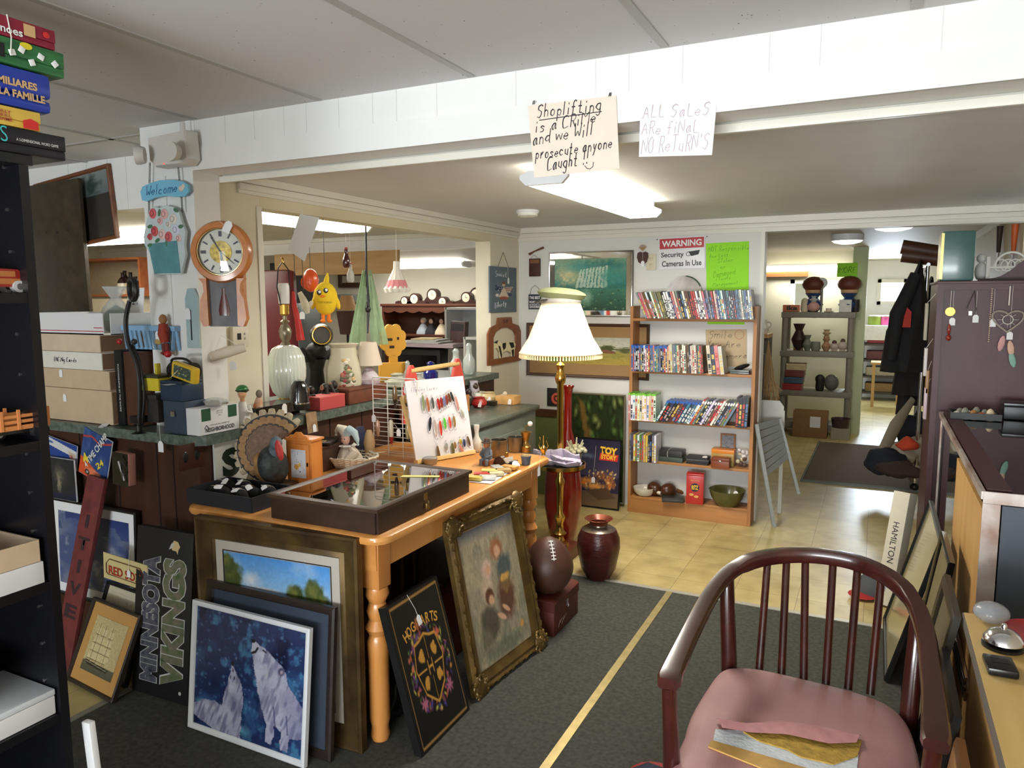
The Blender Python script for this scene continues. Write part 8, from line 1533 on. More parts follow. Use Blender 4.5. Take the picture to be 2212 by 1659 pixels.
F_=(T(sg*.0407,0,L_*.55)@RZ(sg*PI/2)if ax=='x' else T(0,sg*.0407,L_*.55)@RZ(PI if sg>0 else 0))@RX(PI/2)@RZ(-PI/2)
text('HAMILTON',L_*.36,.03,bm_,t,F_);text('blue line',L_*.1,.024,mat('blue_print',(90,110,170),.6),t,F_@T(L_*.38,0,0))
t=thing('baseball_cap','grey and red baseball cap on the floor behind the long white carton','cap',(.06,4.12,.004));G().lathe([(.09,0),(.09,.04),(.07,.09),(.03,.115),(0,.12)],n=20).build('crown',flat((70,74,80),.8),t);G().sph((-.06,-.06,.012),(.07,.07,.01),14,6).build('brim',flat((166,40,40),.8),t)
t=thing('bag','red and navy cloth bag on the carpet at the left of the armchair','bag',(-.53,2.03,.004));g=G();g.sph((0,0,.065),(.1,.1,.065),16,10);g.build('body',mat('red_nylon',(166,40,38),.5,bump=.5,bsc=12),t);g=G();g.tube([(-.07,.0,.1),(-.02,.0,.135),(.04,0,.13),(.08,0,.09)],.012,8);g.build('strap',flat((30,34,50),.7),t)
# desk top things
def dkp(x,y):return at(x,y,Z=DKZ)
c=dkp(2166,1398);t=thing('service_bell','chrome service bell on the oak counter top','bell',(c.x,c.y,DKZ+.001));G().lathe([(.042,0),(.042,.006),(.03,.01)],n=28).build('base',blackpl,t);G().lathe([(.041,.014),(.04,.02),(.03,.034),(.014,.042),(0,.044)],n=32).build('dome',chrome,t);G().lathe([(.006,.043),(.006,.052),(.004,.055),(0,.055)],n=12).build('plunger',chrome,t)
c=dkp(2160,1447);t=thing('card_reader','small black flip phone like device in front of the bell','device',(c.x,c.y,DKZ+.001),.05);G().bx(-.028,.028,-.038,.038,0,.016,bev=.005).build('body',mat('black_gloss_plastic',(18,18,22),.25),t);G().bx(-.016,.016,-.004,.02,.0161,.0168).build('screen',mat('dark_screen',(14,14,18),.1),t)
c=dkp(2140,1345);t=thing('wrapped_ornament','clear plastic wrapped ornament at the back of the oak counter','ornament',(c.x,c.y,DKZ+.001));g=G();g.sph((0,0,.025),(.04,.04,.025),14,9);g.build('wrap',mat('crinkled_wrap',(170,172,178),.1,alpha=.6,bump=1,bsc=40),t)
c=dkp(2215,1375);t=thing('red_dish','round red dish with a dark knob by the bell','dish',(c.x+.03,c.y,DKZ+.001));G().lathe([(.05,0),(.075,.008),(.078,.014),(.06,.012),(0,.008)],n=30).build('dish',mat('red_lacquer',(170,24,30),.3),t);G().lathe([(.02,.012),(.018,.03),(0,.032)],n=14).build('knob',flat((70,60,50)),t)
t=thing('card_holder','beige plastic card holder standing behind the red dish','holder',(.42,2.0,DKZ+.001));G().box((0,0,.05),(.07,.03,.1),rot=RX(-.2),bev=.004).build('body',flat((196,184,166)),t)
# on the display case
DT=DZ+.004
t=thing('display_tray','black tray of small trinkets on the far end of the display case','tray',(.44,4.13,DT));
for s in(-1,1):G().bx(s*.1-.004,s*.1+.004,-.07,.07,0,.03).build('side_panel',blackpl,t);G().bx(-.1,.1,s*.07-.004,s*.07+.004,0,.03).build('side_panel',blackpl,t)
G().bx(-.1,.1,-.07,.07,0,.005).build('bottom',blackpl,t);rs=random.Random(3)
for k in range(10):g=G().use(flat(rs.choice(((196,180,150),(206,200,196),(150,110,60),(176,90,60),(120,120,110))),.4));g.sph((0,0,.012),(.018,.014,.014+.01*(k%3)),10,7);solo(g,'trinket','small pale trinket heaped in the black tray on the display case','trinket',loc=(.44-.075+.017*k,4.10+.05*(k%2),DT+.006),group='trinkets in the tray on the display case')
t=thing('storage_box','black lidded box beside the trinket tray on the display case','box',(.66,4.2,DT));G().bx(-.1,.1,-.06,.06,0,.06,bev=.003).build('body',blackpl,t);G().bx(-.102,.102,-.062,.062,.061,.078,bev=.003).build('lid',mat('black_gloss_plastic',(18,18,22),.25),t)
t=thing('rolled_print','orange striped rolled print standing at the right edge of the case','roll',(.80,4.16,DT));G().cyl((0,0,0),(.01,0,.12),.025).build('roll',mat('orange_print',(206,120,70),.5,sc=20,col2=(196,170,150)),t)
for k in range(9):
    g=G().use(mat('pewter_item',(150,148,144),.3,.7,var=.2));nm=['watch','brooch','tie clip'][k%3]
    if k%3==0:g.torus((0,0,.024),.02,.005,16,6,rot=RX(PI/2));g.cyl((0,-.004,.044),(0,.004,.044),.012)
    elif k%3==1:g.sph((0,0,.012),(.02,.014,.012),10,7)
    else:g.box((0,0,.006),(.05,.014,.01),bev=.002)
    solo(g,nm,f'pewter {nm} behind the case glass on the {"upper glass shelf" if k > 4 else "case floor"}',nm,loc=(.36+.02*(k%2),3.5+.16*(k%5),.637 if k>4 else Z0+.001),group='pieces behind the case glass')
# on and beside the wardrobe
AT=AZ+.0145;a,b=at(2036,500,Y=4.42),at(2102,605,Y=4.42);t=thing('case','tall green vinyl storage case on top of the wardrobe','case',((a.x+b.x)/2,4.50,AT));w,h=(b.x-a.x)/2,a.z-AT;G().bx(-w,w,-.1,.1,0,h,bev=.012).build('body',mat('green_vinyl_case',(58,96,92),.3,var=.08,coat=.4),t);g=G().use(mat('brass_edge',(180,170,110),.3,.7));g.bx(-w-.003,-w+.01,-.101,.101,.01,h-.01);g.build('edge_binding',None,t)
p=at(1985,545,Y=4.95);t=thing('cushion_roll','brown leather bolster roll on top of the clothes rail','bolster');bl2=mat('brown_leather',(80,48,32),.5,var=.2);
for k in range(2):q0,q1=at(1948,533+18*k,Y=6.62),at(2030,546+14*k,Y=6.62);G().cyl(q0,q1,.055).build('roll',bl2,t)
t=thing('toy_bed','white wire toy bed headboard on top of the wardrobe','toy furniture',(.6,4.55,AT));wi=mat('white_wire',(216,214,206),.4);c0=at(2180,570,Y=4.5);zc=c0.z-AT+.01
g=G();g.torus((0,0,zc-.02),.07,.006,20,6,rot=RX(PI/2),a1=PI)
for k in range(4):g.torus((-.045+.03*k,0,zc-.015),.03,.003,14,5,rot=RX(PI/2))
for s in(-1,1):g.cyl((s*.1,0,0),(s*.1,0,zc+.03),.01,n=8)
g.cyl((-.1,0,zc-.025),(.1,0,zc-.025),.007,n=8);g.build('headboard',wi,t)
t=thing('figurine','small white cherub figurine beside the green case on the wardrobe','figurine',(.475,4.6,AT));g=G();g.sph((0,0,.05),(.03,.025,.05),12,8);g.sph((0,0,.12),.024,10,8);g.build('body',flat((196,194,190)),t)
for k,(px,c)in enumerate(((2162,(60,46,40)),(2195,(200,96,40)))):p=at(px,520,X=.74);t=thing('hanging_tool',['dark handled tool','orange handled tool'][k]+' hung high on the far right wall','tool');G().cyl((.73,p.y,p.z+.1),(.73,p.y,p.z-.08),.02,.012).build('handle',flat(c),t);G().bx(.725,.735,p.y-.02,p.y+.02,p.z-.16,p.z-.08).build('blade',flat((120,110,110),.3,.6),t)
WY=AY0-.004
def tagged(name,label,px,y0,y1,fn):
    a,b=at(px,y0,Y=WY),at(px,y1,Y=WY);t=thing(name,label,'hanging ornament');t.matrix_world=FR(a.x,WY-.003,a.z);L=a.z-b.z;fn(t,L);price_tag(t,T(.012,-L*.62,.006),.026,[(.012,0,.003),(.012,-L*.52,.005)]);return t
def orn1(t,L):g=G();g.tube([(0,0,.002),(0,-L*.4,.003)],.0012,4);g.build('cord',string_m,t);G().lathe([(.022,-.004),(.022,.004)],c=(0,-L*.42,.006),n=20).build('gold_medallion',mat('gold_filigree',(206,160,70),.3,.8),t);g=G();g.sph((0,-L*.78,.01),(.008,.03,.008),8,8);g.sph((0,-L*.95,.01),(.012,.016,.01),8,6);g.build('amber_drop',mat('amber_glass',(130,40,24),.15),t)
tagged('pendant','gold medallion and amber drop hanging on the wardrobe side, leftmost',2055,628,735,orn1)
def orn2(t,L):g=G();g.tube([(0,0,.003),(-.03,-L*.4,.004)],.002,5);g.tube([(0,0,.003),(.012,-L*.4,.004),(.01,-L*.6,.004)],.0016,5);g.build('black_cord',blackpl,t);G().box((-.012,-L*.5,.005),(.014,.02,.004)).build('charm',chrome,t)
tagged('necklace','black cord necklace with a small charm on the wardrobe side',2105,628,725,orn2)
def orn3(t,L):
    g=G();
    for k in range(26):g.sph((0,-L*k/26,.005),.004,6,4)
    g.build('bead_string',mat('ivory_beads',(196,176,150),.4,var=.2),t)
tagged('bead_strand','straight strand of ivory beads on the wardrobe side',2143,624,742,orn3)
def orn4(t,L):
    P=[(.06*math.sin(a)**3*1.1,-L*.42+.05*(math.cos(a)-.38*math.cos(2*a)-.15*math.cos(3*a)),.006)for a in[2*PI*k/30 for k in range(30)]];G().tube(P,.005,6,True).build('heart_hoop',mat('grey_suede',(150,140,130),.9),t);g=G();g.torus((0,-L*.42,.005),.022,.002,14,4)
    for k in range(8):a=k*PI/4;g.tube([(.02*math.cos(a),-L*.42+.02*math.sin(a),.005),(.045*math.cos(a),-L*.42+.035*math.sin(a),.005)],.0008,4)
    g.tube([(0,0,.004),(0,-L*.24,.004)],.003,5);g.build('web',string_m,t)
    for x,y,c in((-.02,-.72,(196,150,150)),(.02,-.78,(206,170,150)),(.03,-.92,(130,170,160))):g=G();g.sph((x,L*y,.01),(.014,.04,.004),10,8,RZ(x*8));g.build('feather',flat(c,.9),t)
tagged('dream_catcher','heart shaped dream catcher with pastel feathers on the wardrobe side',2182,618,790,orn4)
for k,(px,y0,y1,c,nm)in enumerate(((2005,655,735,(150,140,120),'framed charm strip'),(2003,752,812,(196,190,186),'pale bagged trinket'),(2008,800,850,(150,110,60),'tan wooden charm'),(2003,838,905,(190,170,176),'pink bagged trinket'))):
    a,b=at(px,y0,Y=WY+.1),at(px,y1,Y=WY+.1);t=thing('hanging_trinket',f'{nm} hanging down the front edge of the wardrobe','trinket');x=min(a.x,AX0-.02);G().bx(x-.012,x+.003,WY+.08,WY+.14,b.z,a.z,bev=.003).build('packet',flat(c,.4),t);G().tube([(AX0-.009,WY+.11,a.z+.05),(x-.004,WY+.11,a.z)],.0012,4).build('string',string_m,t)
# ================================================================== FAR ROOM
g=G();P=[at(1770,955,Z=0),at(2005,972,Z=0),at(2012,1066,Z=0),at(1730,1040,Z=0)];g.skin([g.ring([(p.x,p.y,.001)for p in P]),g.ring([(p.x,p.y,.007)for p in P])]);t=thing('door_mat','brown floor mat with grey edge in the far room doorway','mat');g.build('pile',mat('brown_mat',(96,80,66),.95,var=.15,sc=80,bump=.4,bsc=300),t)
g=G();g.tube([P[0]+Vector((0,0,.007)),P[3]+Vector((0,0,.007)),P[2]+Vector((0,0,.007))],.018,6,flat=.4);g.build('edge_binding',mat('grey_rubber',(120,122,118),.6),t)
RYU=8.85;a,b=at(1683,800,Y=RYU),at(1842,800,Y=RYU);t=thing('shelving_unit','grey plastic shelving unit of ornaments in the far room','shelving unit',((a.x+b.x)/2,RYU+.2,0));hw2=(b.x-a.x)/2;gp_=mat('grey_shelf_plastic',(128,122,108),.5,var=.06);RS=[at(1760,y,Y=RYU).z for y in(674,759,845)]+[.12]
for z in RS:G().bx(-hw2,hw2,-.2,.2,z-.065,z,bev=.006).build('shelf',gp_,t)
for sx in(-1,1):
    for sy in(-1,1):G().cyl((sx*(hw2-.04),sy*.16,0),(sx*(hw2-.04),sy*.16,RS[0]-.06),.032,n=12).build('post',gp_,t)
def sh(px,k,dy=0):return Vector((at(px,800,Y=RYU+.1).x,RYU+.12+dy,RS[k]+.001))
um=mpp((-.5,RYU+.1,1.2))
def small(name,label,cat,px,k,parts,dy=0,group=None):
    p=sh(px,k,dy);t=thing(name,label,cat,p,group=group)
    for nm,c,kind,r,z0,z1 in parts:
        r,z0,z1=r*um,z0*um,z1*um
        g=G()
        if kind=='s':g.sph((0,0,(z0+z1)/2),(r,r*.8,(z1-z0)/2),12,8)
        elif kind=='b':g.bx(-r,r,-r*.7,r*.7,z0,z1,bev=.004)
        elif kind=='c':g.lathe([(r*.8,z0),(r,z0+(z1-z0)*.3),(r*.9,z1)],n=16)
        elif kind=='v':g.lathe([(r*.5,z0),(r,z0+(z1-z0)*.4),(r*.45,z0+(z1-z0)*.75),(r*.8,z1)],n=16)
        elif kind=='d':g.at(T(0,0,(z0+z1)/2)@RX(PI/2));g.lathe([(r,-.008),(r,.008),(0,.01)],n=24)
        g.build(nm,flat(c,.55),t)
    return t
t=small('shoe_box','orange letter box end on top of the grey shelving unit','box',1704,0,[('box',(196,110,70),'b',17,0,15)]);text('ike',22*um,10*um,bm_,t,T(2*um,-17*um*.7-.001,8*um)@RX(PI/2),bold=.04)
for px,nm in((1750,'left'),(1826,'right')):small('cloth_doll',f'large yarn haired cloth doll in blue, {nm} one of the pair on the grey shelving','doll',px,0,[('body',(34,60,110),'v',21,0,40),('head',(200,160,116),'s',17,30,62),('hair',(96,44,26),'s',24,42,76)],-.02)
small('vanity_mirror','small round mirror on a stem in front of the left cloth doll','mirror',1768,0,[('stem',(120,116,110),'c',3,0,56),('glass',(196,200,196),'d',11,50,74)],-.06)
small('cat_figurine','pale cat figurine beside the glass jar','figurine',1733,0,[('body',(206,190,160),'c',8,0,20),('head',(206,190,160),'s',7,16,30)],-.08)
small('glass_jar','lidded glass jar of pink candy on the shelving','jar',1752,0,[('jar',(196,150,140),'s',13,0,22),('lid',(180,184,184),'v',8,20,34)],-.09)
small('tea_set','little pale tea set on the shelving edge','cups',1785,0,[('cup',(214,200,180),'c',6,0,8),('saucer',(206,190,170),'c',10,0,2)],-.09)
small('gift_bag','white carton with blue stripes below the right cloth doll','carton',1820,0,[('box',(206,204,196),'b',12,0,26),('blue_stripe',(60,76,130),'b',3,.5,26.5)],-.08)
small('horn_mug','black curled jug at the right end of the shelving top','jug',1842,0,[('body',(26,22,22),'c',8,0,26)],-.06)
small('vest','dark brown garment form on the second shelf','garment',1722,1,[('body',(46,24,22),'v',16,0,58),('base',(120,90,50),'b',10,0,6)],.02)
small('glass_vase','grey green glass vase on the second shelf','vase',1742,1,[('body',(110,116,100),'v',10,0,34)],-.05);small('glass_bowl','grey glass bowl beside the vase on the second shelf','bowl',1760,1,[('body',(120,122,108),'c',10,0,20)],-.04)
small('deer_figurine','tan deer figurine with antlers on the second shelf','figurine',1782,1,[('body',(170,130,96),'v',10,0,26),('head',(170,130,96),'s',6,22,36),('antlers',(196,170,130),'v',9,34,46)])
for k,px in enumerate((1800,1818)):small('cow_figurine',f'{["small", "larger"][k]} white and brown cow figurine on the second shelf','figurine',px,1,[('body',(190,176,160),'s',9+k*2,3,18+4*k),('head',(90,60,46),'s',5,14,24+4*k),('legs',(170,150,130),'b',6,0,8)],-.04)
for k,(c,nm)in enumerate((((150,40,40),'red'),((60,80,100),'slate blue'),((110,50,36),'rust'),((190,170,130),'cream'))):p=sh(1714+2*k,2);t=thing('board_game',f'{nm} flat game carton in the pile on the third shelf','game box',(p.x,p.y,p.z+.075*k));G().bx(-.1,.1,-.12,.12,0,.05,bev=.003).build('box',flat(c),t);G().bx(-.102,.102,-.122,.122,.051,.07,bev=.003).build('lid',flat([min(255,v*1.1)for v in c]),t)
small('owl_figurine','black owl figurine with white eyes on the third shelf','owl',1773,2,[('body',(28,20,22),'c',9,0,24),('head',(28,20,22),'s',10,16,36),('eyes',(206,204,196),'d',4,25,30),('belly',(196,190,180),'d',6,8,20)],-.08)
small('glass_globe','smoky glass globe beside the owl','globe',1797,2,[('globe',(100,98,90),'s',15,0,36)],-.02)
a,b=at(1711,940,Y=8.6),at(1788,893,Y=8.6);t=thing('cardboard_box','brown shipping carton with label on the floor under the shelving','carton',((a.x+b.x)/2,8.72,.002));w,h=(b.x-a.x)/2,b.z;G().bx(-w,w,-.1,.1,0,h,bev=.003).build('box',mat('brown_shipping_card',(140,102,64),.8,var=.06),t);G().bx(-.0,w*.6,-.102,-.1,h*.4,h*.82).build('shipping_label',whitecard,t)
a=at(1816,915,Y=8.7);t=thing('tub','dark striped round tub on a pale crate beside the shipping carton','tub',(a.x,8.72,.002));G().bx(-.09,.09,-.09,.09,0,.12).build('crate',flat((150,140,116)),t);G().lathe([(.085,.121),(.1,.22),(.095,.22),(.08,.14)],n=24).build('tub',flat((70,50,46),.4),t)
a=at(1830,583,Y=9.0);t=thing('paper_sign','neon green paper sign on the pale green column','sign');t.matrix_world=FR(a.x,8.99,a.z);G().bx(-.1,.1,-.075,.075,0,.001).build('paper',grn,t);hand('MORE',-.085,-.03,.06,ink,t,T(0,0,.0015),.003,wide=.6)
t=thing('raffia_bundle','dry raffia bundle hung at the left side of the wide opening','dried grass');a=at(1660,735,Y=5.75);g=G();rs=random.Random(8)
for k in range(40):g.tube([(a.x,5.75,a.z),(a.x+rs.uniform(-.02,.05),5.72+rs.uniform(-.03,.03),a.z-.25),(a.x+rs.uniform(-.03,.12),5.7+rs.uniform(-.05,.05),a.z-rs.uniform(.35,.55))],.003,4)
g.build('stalks',mat('raffia',(176,140,96),.9),t);G().bx(a.x-.09,a.x-.02,5.68,5.8,a.z-.5,a.z-.1).build('dark_holder',flat((46,30,24)),t)
t=thing('sideboard','pale workbench with white figurines left of the grey shelving','bench',(-1.35,8.6,0));zt5=at(1668,722,Y=8.5).z;G().bx(-.3,.3,-.2,.2,zt5-.04,zt5).build('top',flat((190,150,100)),t)
for sx in(-1,1):G().bx(sx*.27-.03,sx*.27+.03,-.17,.17,0,zt5-.04).build('leg',flat((90,84,80)),t)
t=thing('ceramic_jug','white ceramic jug on the pale workbench','jug',(-1.12,8.55,zt5+.001));G().lathe([(.04,0),(.06,.06),(.03,.12),(.035,.16)],n=18).build('body',flat((206,202,190),.3),t);G().torus((.05,0,.1),.03,.007,12,6,rot=RX(PI/2)).build('handle',flat((206,202,190),.3),t)
t=thing('window_valance','orange wood valance under the far tube light','board');a,b=at(1655,588,Y=9.7),at(1745,586,Y=9.7);G().bx(a.x,b.x,9.66,9.74,a.z-.06,a.z+.02).build('board',shelfwood_x,t)
# clothes rail with coats and the heap below
RR=6.55;a=at(1978,1010,Y=RR);t=thing('clothes_rail','chrome wheeled clothes rail in front of the far white door','clothes rail',(a.x,RR,0));zr=at(1985,572,Y=RR).z
for y in(0,.5):G().cyl((0,y,.06),(0,y,zr),.014).build('post',chrome,t);G().sph((0,y,.035),.035,12,8).build('castor',blackpl,t)
G().cyl((0,-.05,zr),(0,.6,zr),.014).build('rail',chrome,t);G().cyl((-.0,0,.12),(.4,0,.12),.01).build('base_bar',chrome,t)
def coat(label,px0,px1,ytop,ybot,y,c,wob,seed):
    a,b=at(px0,ybot,Y=y),at(px1,ybot,Y=y);zt_=at((px0+px1)/2,ytop,Y=y).z;zb_=a.z;cx=a.x*.25+b.x*.75;t=thing('coat',label,'coat');r_=random.Random(seed);g=G();rs_=[]
    for k in range(9):
        f=k/8;hw_=(.05+.95*min(1,f*1.6))*(b.x-a.x)/2;xx=cx+((a.x+b.x)/2-cx)*f;rs_.append(g.ring([(xx+hw_*math.cos(j*PI/9),y+.1*math.sin(j*PI/9)*(1+.25*math.sin(j*1.7+k*.5)),zt_+(zb_-zt_)*f+.01*math.sin(j*2))for j in range(18)]))
    g.skin(rs_);g.build('body',mat('cloth_%d_%d_%d'%c,c,.85,bump=.5,bsc=9,var=.2),t);sl=G();sl.tube([(cx-.02,y-.06,zt_-.1),(cx-.14,y-.1,zt_-.4),(cx-.17,y-.1,zt_-.75)],[.05,.055,.045],10);sl.build('sleeve',mat('cloth_%d_%d_%d'%c,c,.85),t);return t
coat('long black coat at the near end of the clothes rail',1900,2000,566,800,RR-.02,(20,19,22),0,1)
t=coat('black jacket with a red panel behind the long black coat',1925,2022,600,850,RR+.25,(26,22,24),0,2)
a=at(1952,690,Y=RR-.14);g=G();g.at(FR(a.x,RR-.135,a.z));g.prism([(-.04,-.06),(.05,-.06),(.05,.06),(.01,.1)],.01);o=g.build('red_panel',mat('red_cloth',(176,50,40),.8),t)
coat('dark skirt hanging low on the clothes rail',1945,2015,700,870,RR+.42,(32,26,30),0,3)
HP=[(1915,995,.16,.1,(30,34,46),'navy garment at the left of the heap'),(1950,975,.15,.1,(170,160,140),'cream garment in the heap under the rail'),(1958,962,.07,.05,(196,70,40),'orange red garment on top of the heap'),(1990,975,.14,.12,(176,168,150),'pale white garment at the right of the heap'),(1975,930,.16,.14,(40,42,50),'dark garment at the back of the heap'),(1945,1015,.16,.06,(60,44,42),'brown garment at the front of the heap')]
for k,(px,py,r,h,c,nm)in enumerate(HP):
    yy=[6.45,6.6,6.38,6.62,6.95,6.3][k];p=at(px,py,Y=yy);g=G();g.sph((0,0,0),(r,r*.8,h),18,12)
    for v in g.bm.verts:v.co+=Vector((0,0,.03*noise.noise(v.co*14+Vector((k,0,0)))))+v.co.normalized()*.05*noise.noise(v.co*9+Vector((0,k,3)))
    solo(g,'garment',f'{nm} below the clothes rail','clothes',mat('heap_%d'%k,c,.9,bump=.5,bsc=20),loc=(p.x,yy,max(p.z,h*.8)),group='clothes heaped under the rail')
g=G();q0,q1=at(1972,862,Y=6.75),at(1895,1000,Y=6.45);g.tube([q0,q0.lerp(q1,.5)+Vector((0,0,.04)),q1],[.03,.06,.05],10,flat=.5);solo(g,'trousers','beige trousers slung slanting from the clothes rail to the mat','clothes',mat('beige_cloth',(150,138,118),.9,bump=.5,bsc=20))
# far white room glimpse
a=at(1900,720,Y=12.2);t=thing('storage_bin','white plastic storage bin with green and pink bowls on it','bin',(a.x+.05,12.3,.9));G().bx(-.25,.3,-.15,.15,0,.22,bev=.01).build('bin',flat((206,206,204)),t)
for k,(px,c,nm)in enumerate(((1890,(130,150,50),'olive green'),(1915,(214,90,150),'bright pink'))):p=at(px,705,Y=12.2);t=thing('bowl',f'{nm} round box on the white storage bin','bowl',(p.x,12.3,1.125));G().cyl((0,0,0),(0,0,.12),.1,n=24).build('body',flat(c),t);G().cyl((0,0,.12),(0,0,.14),.103,n=24).build('lid',flat((206,204,200)),t)
t=thing('storage_rack','dark rack of folded things below the white storage bin','rack',(a.x+.1,12.35,0))
for k in range(4):G().bx(-.32,.32,-.18,.18,.1+.24*k,.13+.24*k).build('shelf',flat((60,54,50)),t);G().bx(-.26,.26,-.15,.12,.131+.24*k,.26+.24*k,bev=.02).build('folded_stack',flat(((120,96,60),(150,140,120),(90,50,56),(150,60,76))[k],.8),t)
for s in(-1,1):G().bx(s*.31-.015,s*.31+.015,-.18,.18,0,.9).build('side_panel',flat((60,54,50)),t)
a=at(1898,862,Z=0);t=thing('stool','light wood stool under the hanging coats','stool',(.15,11.6,0))
for sx in(-1,1):
    for sy in(-1,1):G().bx(sx*.16-.02,sx*.16+.02,sy*.14-.02,sy*.14+.02,0,.6).build('leg',flat((176,138,84)),t)
G().bx(-.2,.2,-.18,.18,.6,.63,bev=.004).build('seat',flat((176,138,84)),t)
# ================================================================== BLACK BOOKCASE CONTENTS
def faceR(x,y,z):return T(x,y,z)@RZ(PI/2)@RX(PI/2)
XG=LX+.005
def game(name,label,yend,z0,z1,m,ln=.42,dp=.26,x=XG,bev=.003):
    t=thing(name,label,'board game',(x-dp/2,yend-ln/2,z0));h=z1-z0;G().bx(-dp/2,dp/2,-ln/2,ln/2,0,h*.35,bev=bev).build('tray',m,t);G().bx(-dp/2-.001,dp/2+.001,-ln/2-.001,ln/2+.001,h*.35,h-.001,bev=bev).build('lid',m,t);return t,(lambda y,z:T(dp/2+.0022,y-yend+ln/2,z-z0)@RZ(PI/2)@RX(PI/2))
zb0=LT+.001;yw=lambda px,py:at(px,py,X=XG).y;zw=lambda px,py:at(px,py,X=XG).z
t,F1=game('word_game','black word game box at the bottom of the game stack',1.092,zb0,1.893,mat('game_black',(22,20,28),.35));text('OS',.045,.032,mat('teal_print',(70,190,196),.5),t,F1(.945,1.875),bold=-.01);text('A 3-DIMENSIONAL WORD GAME',.09,.006,wm,t,F1(1.03,1.868))
t,F1=game('skill_game','yellow skill game box with a red panel in the game stack',1.04,1.8935,1.934,mat('game_yellow',(226,190,80),.4));text('SILLY\nSKILL\nGAME',.03,.022,mat('game_print_red',(170,60,60),.5),t,F1(.965,1.913),bold=.02);G().at(F1(1.018,1.906)).prism([(-.016,-.012),(.016,-.012),(.016,.004),(0,.01),(-.016,.004)],.0006).build('red_panel',mat('game_red_panel',(206,44,40),.4),t);text('T',.016,.014,mat('game_orange',(206,90,40),.5),t,F1(.925,1.92),bold=.06)
t,F1=game('tin_game','royal blue tin of family games in the game stack',1.07,1.9345,2.02,mat('game_blue_tin',(30,62,176),.3,.1,coat=.4),bev=.014);tan_=mat('game_tan_print',(206,170,120),.5);text('FAMILIARES',.105,.016,tan_,t,F1(.985,1.985),bold=.04);text('UR LA FAMILLE',.125,.016,tan_,t,F1(.99,1.962),bold=.04);text('R',.012,.013,tan_,t,F1(.925,2.0),bold=.05)
t,F1=game('dice_game','green dice game box with a yellow seal in the game stack',1.102,2.0205,2.075,mat('game_green',(34,92,54),.4,sc=14,stretch=(1,1,8),col2=(60,130,70)))
for y,z in((.99,2.045),(1.01,2.056),(1.03,2.035),(1.05,2.052),(1.08,2.045)):G().at(F1(y,z)).box((0,0,.001),(.012,.013,.002),rot=RZ(y*40),bev=.0006).build('printed_die',wm,t)
G().at(F1(1.02,2.066)).prism([(.013*math.cos(k*PI/8),.007*math.sin(k*PI/8))for k in range(16)],.0008).build('seal',mat('seal_yellow',(220,206,40),.5),t)
G().at(F1(.945,2.045)).bx(-.04,.03,-.014,.014,0,.0006).build('black_panel',blackpl,t)
t,F1=game('domino_game','maroon domino box on top of the game stack',1.086,2.0755,2.118,mat('game_maroon',(140,26,50),.4));text('Dominoes',.10,.016,wm,t,F1(.965,2.09),bold=.02);G().at(F1(1.03,2.1)).bx(-.012,.012,-.012,.012,0,.0005).build('tan_panel',tan_,t);G().at(F1(1.066,2.102)).sph((0,0,0),(.008,.007,.001),8,5).build('red_mark',mat('game_red_panel',(206,44,40),.4),t)
g=G().use(string_m);g.tube([F1(1.0,2.12).translation*0+Vector((XG+.003,.985,2.119)),(XG+.004,.99,2.075),(XG+.006,.985,2.04)],.0012,4);solo(g,'tie_string','white tie string hanging down the maroon and green game boxes','string')
def wheelset(t,xs,ys,r,m):
    for x in xs:
        for y in ys:G().cyl((x-.008,y,r),(x+.008,y,r),r,n=18).build('wheel',m,t);G().cyl((x-.009,y,r),(x+.009,y,r),r*.55,n=14).build('hubcap',chrome,t)
t=thing('toy_car','red wood-sided toy station wagon on the top shelf of the black bookcase','toy car',(LX-.05,.945,LS[0]+.001));rc=mat('toy_red',(150,34,26),.25,coat=.6)
g=G();P=[(-.07,.012),(.06,.012),(.064,.024),(.058,.03),(.042,.05),(-.04,.052),(-.07,.03)];g.skin([g.ring([(x,y,z)for y,z in P])for x in(-.024,.024)]);g.build('body',rc,t);g=G().use(mat('toy_woodgrain',(176,110,60),.4));g.bx(.0242,.0252,-.05,.045,.018,.03);g.bx(.0242,.0252,-.03,.035,.034,.046);g.build('wood_side',None,t);wheelset(t,(-.02,.022),(-.045,.04),.013,mat('tyre_whitewall',(190,190,190),.5))
t=thing('toy_truck','black toy stake truck with an orange wooden bed on the second shelf','toy truck',(LX-.045,.96,LS[1]+.001));g=G();g.bx(-.02,.02,-.12,-.05,.02,.06,bev=.008);g.bx(-.014,.014,-.12,.07,.018,.026);g.build('cab',mat('toy_black',(16,16,18),.2,coat=.6),t)
ow=mat('toy_stake_wood',(206,130,74),.5);g=G()
for k in range(3):
    for x in(-.024,.024):g.bx(x-.0015,x+.0015,-.04,.068,.03+.012*k,.037+.012*k)
for y in(-.036,.0,.034,.064):
    for x in(-.025,.025):g.bx(x-.002,x+.002,y-.003,y+.003,.028,.072)
g.bx(-.024,.024,-.04,.068,.027,.031);g.build('stake_bed',ow,t);wheelset(t,(-.02,.022),(-.1,.045),.018,mat('tyre_black',(18,18,20),.6))
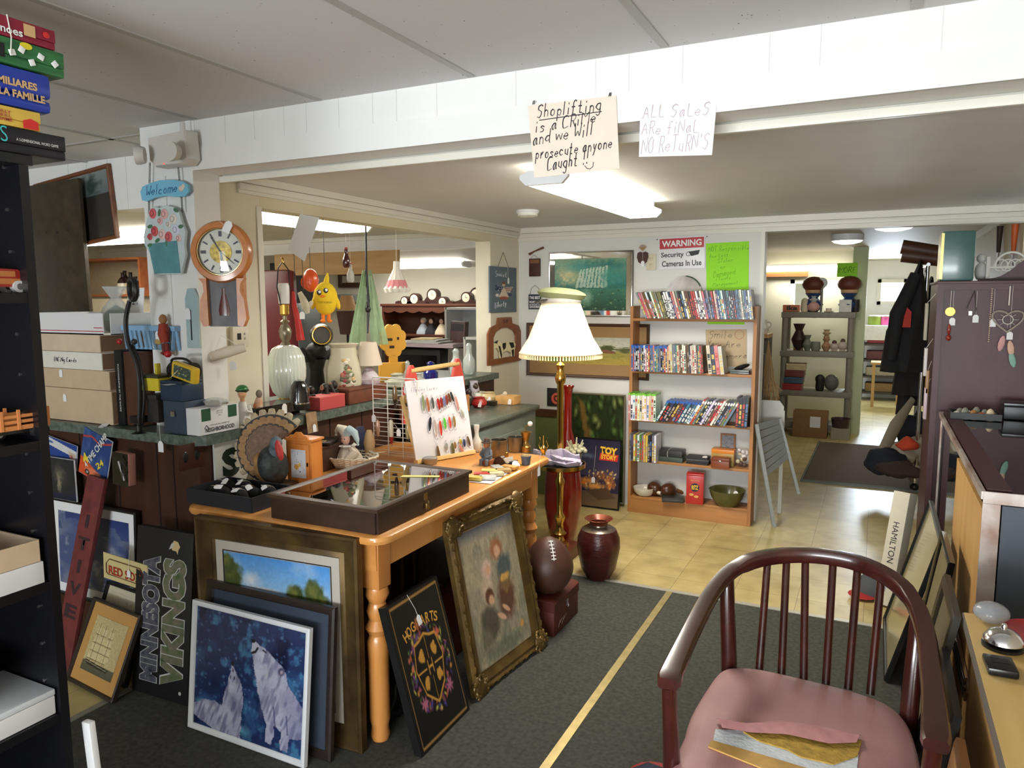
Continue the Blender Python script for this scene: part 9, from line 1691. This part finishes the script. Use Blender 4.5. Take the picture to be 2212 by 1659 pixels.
t=thing('toy_car','silver toy convertible behind the stake truck','toy car',(LX-.1,.9,LS[1]+.001));g=G();g.bx(-.024,.024,-.08,.07,.015,.04,bev=.01);g.bx(-.018,.018,-.03,.03,.04,.062,bev=.008);g.build('body',mat('toy_silver',(170,172,176),.25,.6),t);wheelset(t,(-.02,.022),(-.05,.045),.014,mat('tyre_black',(18,18,20),.6))
t=thing('shelf_box','flat white carton on the third shelf of the black bookcase','carton',(LX-.1,.88,LS[2]+.001));G().bx(-.095,.095,-.15,.10,0,.05,bev=.002).build('body',mat('white_postal_carton',(214,214,216),.6),t)
t=thing('open_box','open kraft carton of oddments on the flat white carton','carton',(LX-.1,.88,LS[2]+.052));kc=cardb
for s in(-1,1):G().bx(s*.09-.002,s*.09+.002,-.14,.095,0,.05).build('side_panel',kc,t)
for y in(-.14,.095):G().bx(-.09,.09,y-.002,y+.002,0,.05).build('end_panel',kc,t)
G().bx(-.09,.09,-.14,.095,0,.003).build('bottom',kc,t);g=G();
for k in range(6):g.sph((-.05+.02*k,.02*(-1)**k,.03),(.02,.025,.016),8,6)
tag(g.build('oddments',flat((60,62,66),.4),t),kind='stuff')
t=thing('shelf_box','white glossy carton lid with a blue drawing on the fourth shelf','carton',(LX-.11,.87,LS[3]+.001));G().bx(-.1,.10,-.16,.115,0,.045,bev=.003).build('tray',mat('white_postal_carton',(214,214,216),.6),t);G().bx(-.101,.101,-.161,.116,.0455,.06,bev=.003).build('lid',mat('white_gloss_carton',(206,210,216),.2),t);G().bx(-.04,.05,-.16+.02,-.02,.0603,.0606).build('printed_figure',flat((60,50,150)),t)
t=thing('small_box','maroon and white small boxes stacked behind the carton lid','box',(LX-.12,.80,LS[3]+.062));G().bx(-.06,.06,-.06,.06,0,.03).build('maroon_box',flat((110,40,40)),t);G().bx(-.05,.05,-.06,.07,.031,.08,bev=.004).build('white_box',flat((206,206,204)),t)
t=thing('white_board','narrow white board edge leaning beside the foot of the black bookcase','board');t.matrix_world=T(LX+.05,LY+.03,.005)@RY(-.09);G().box((.0,.0,.26),(.03,.016,.52),bev=.003).build('board',mat('white_laminate',(214,214,214),.4),t)
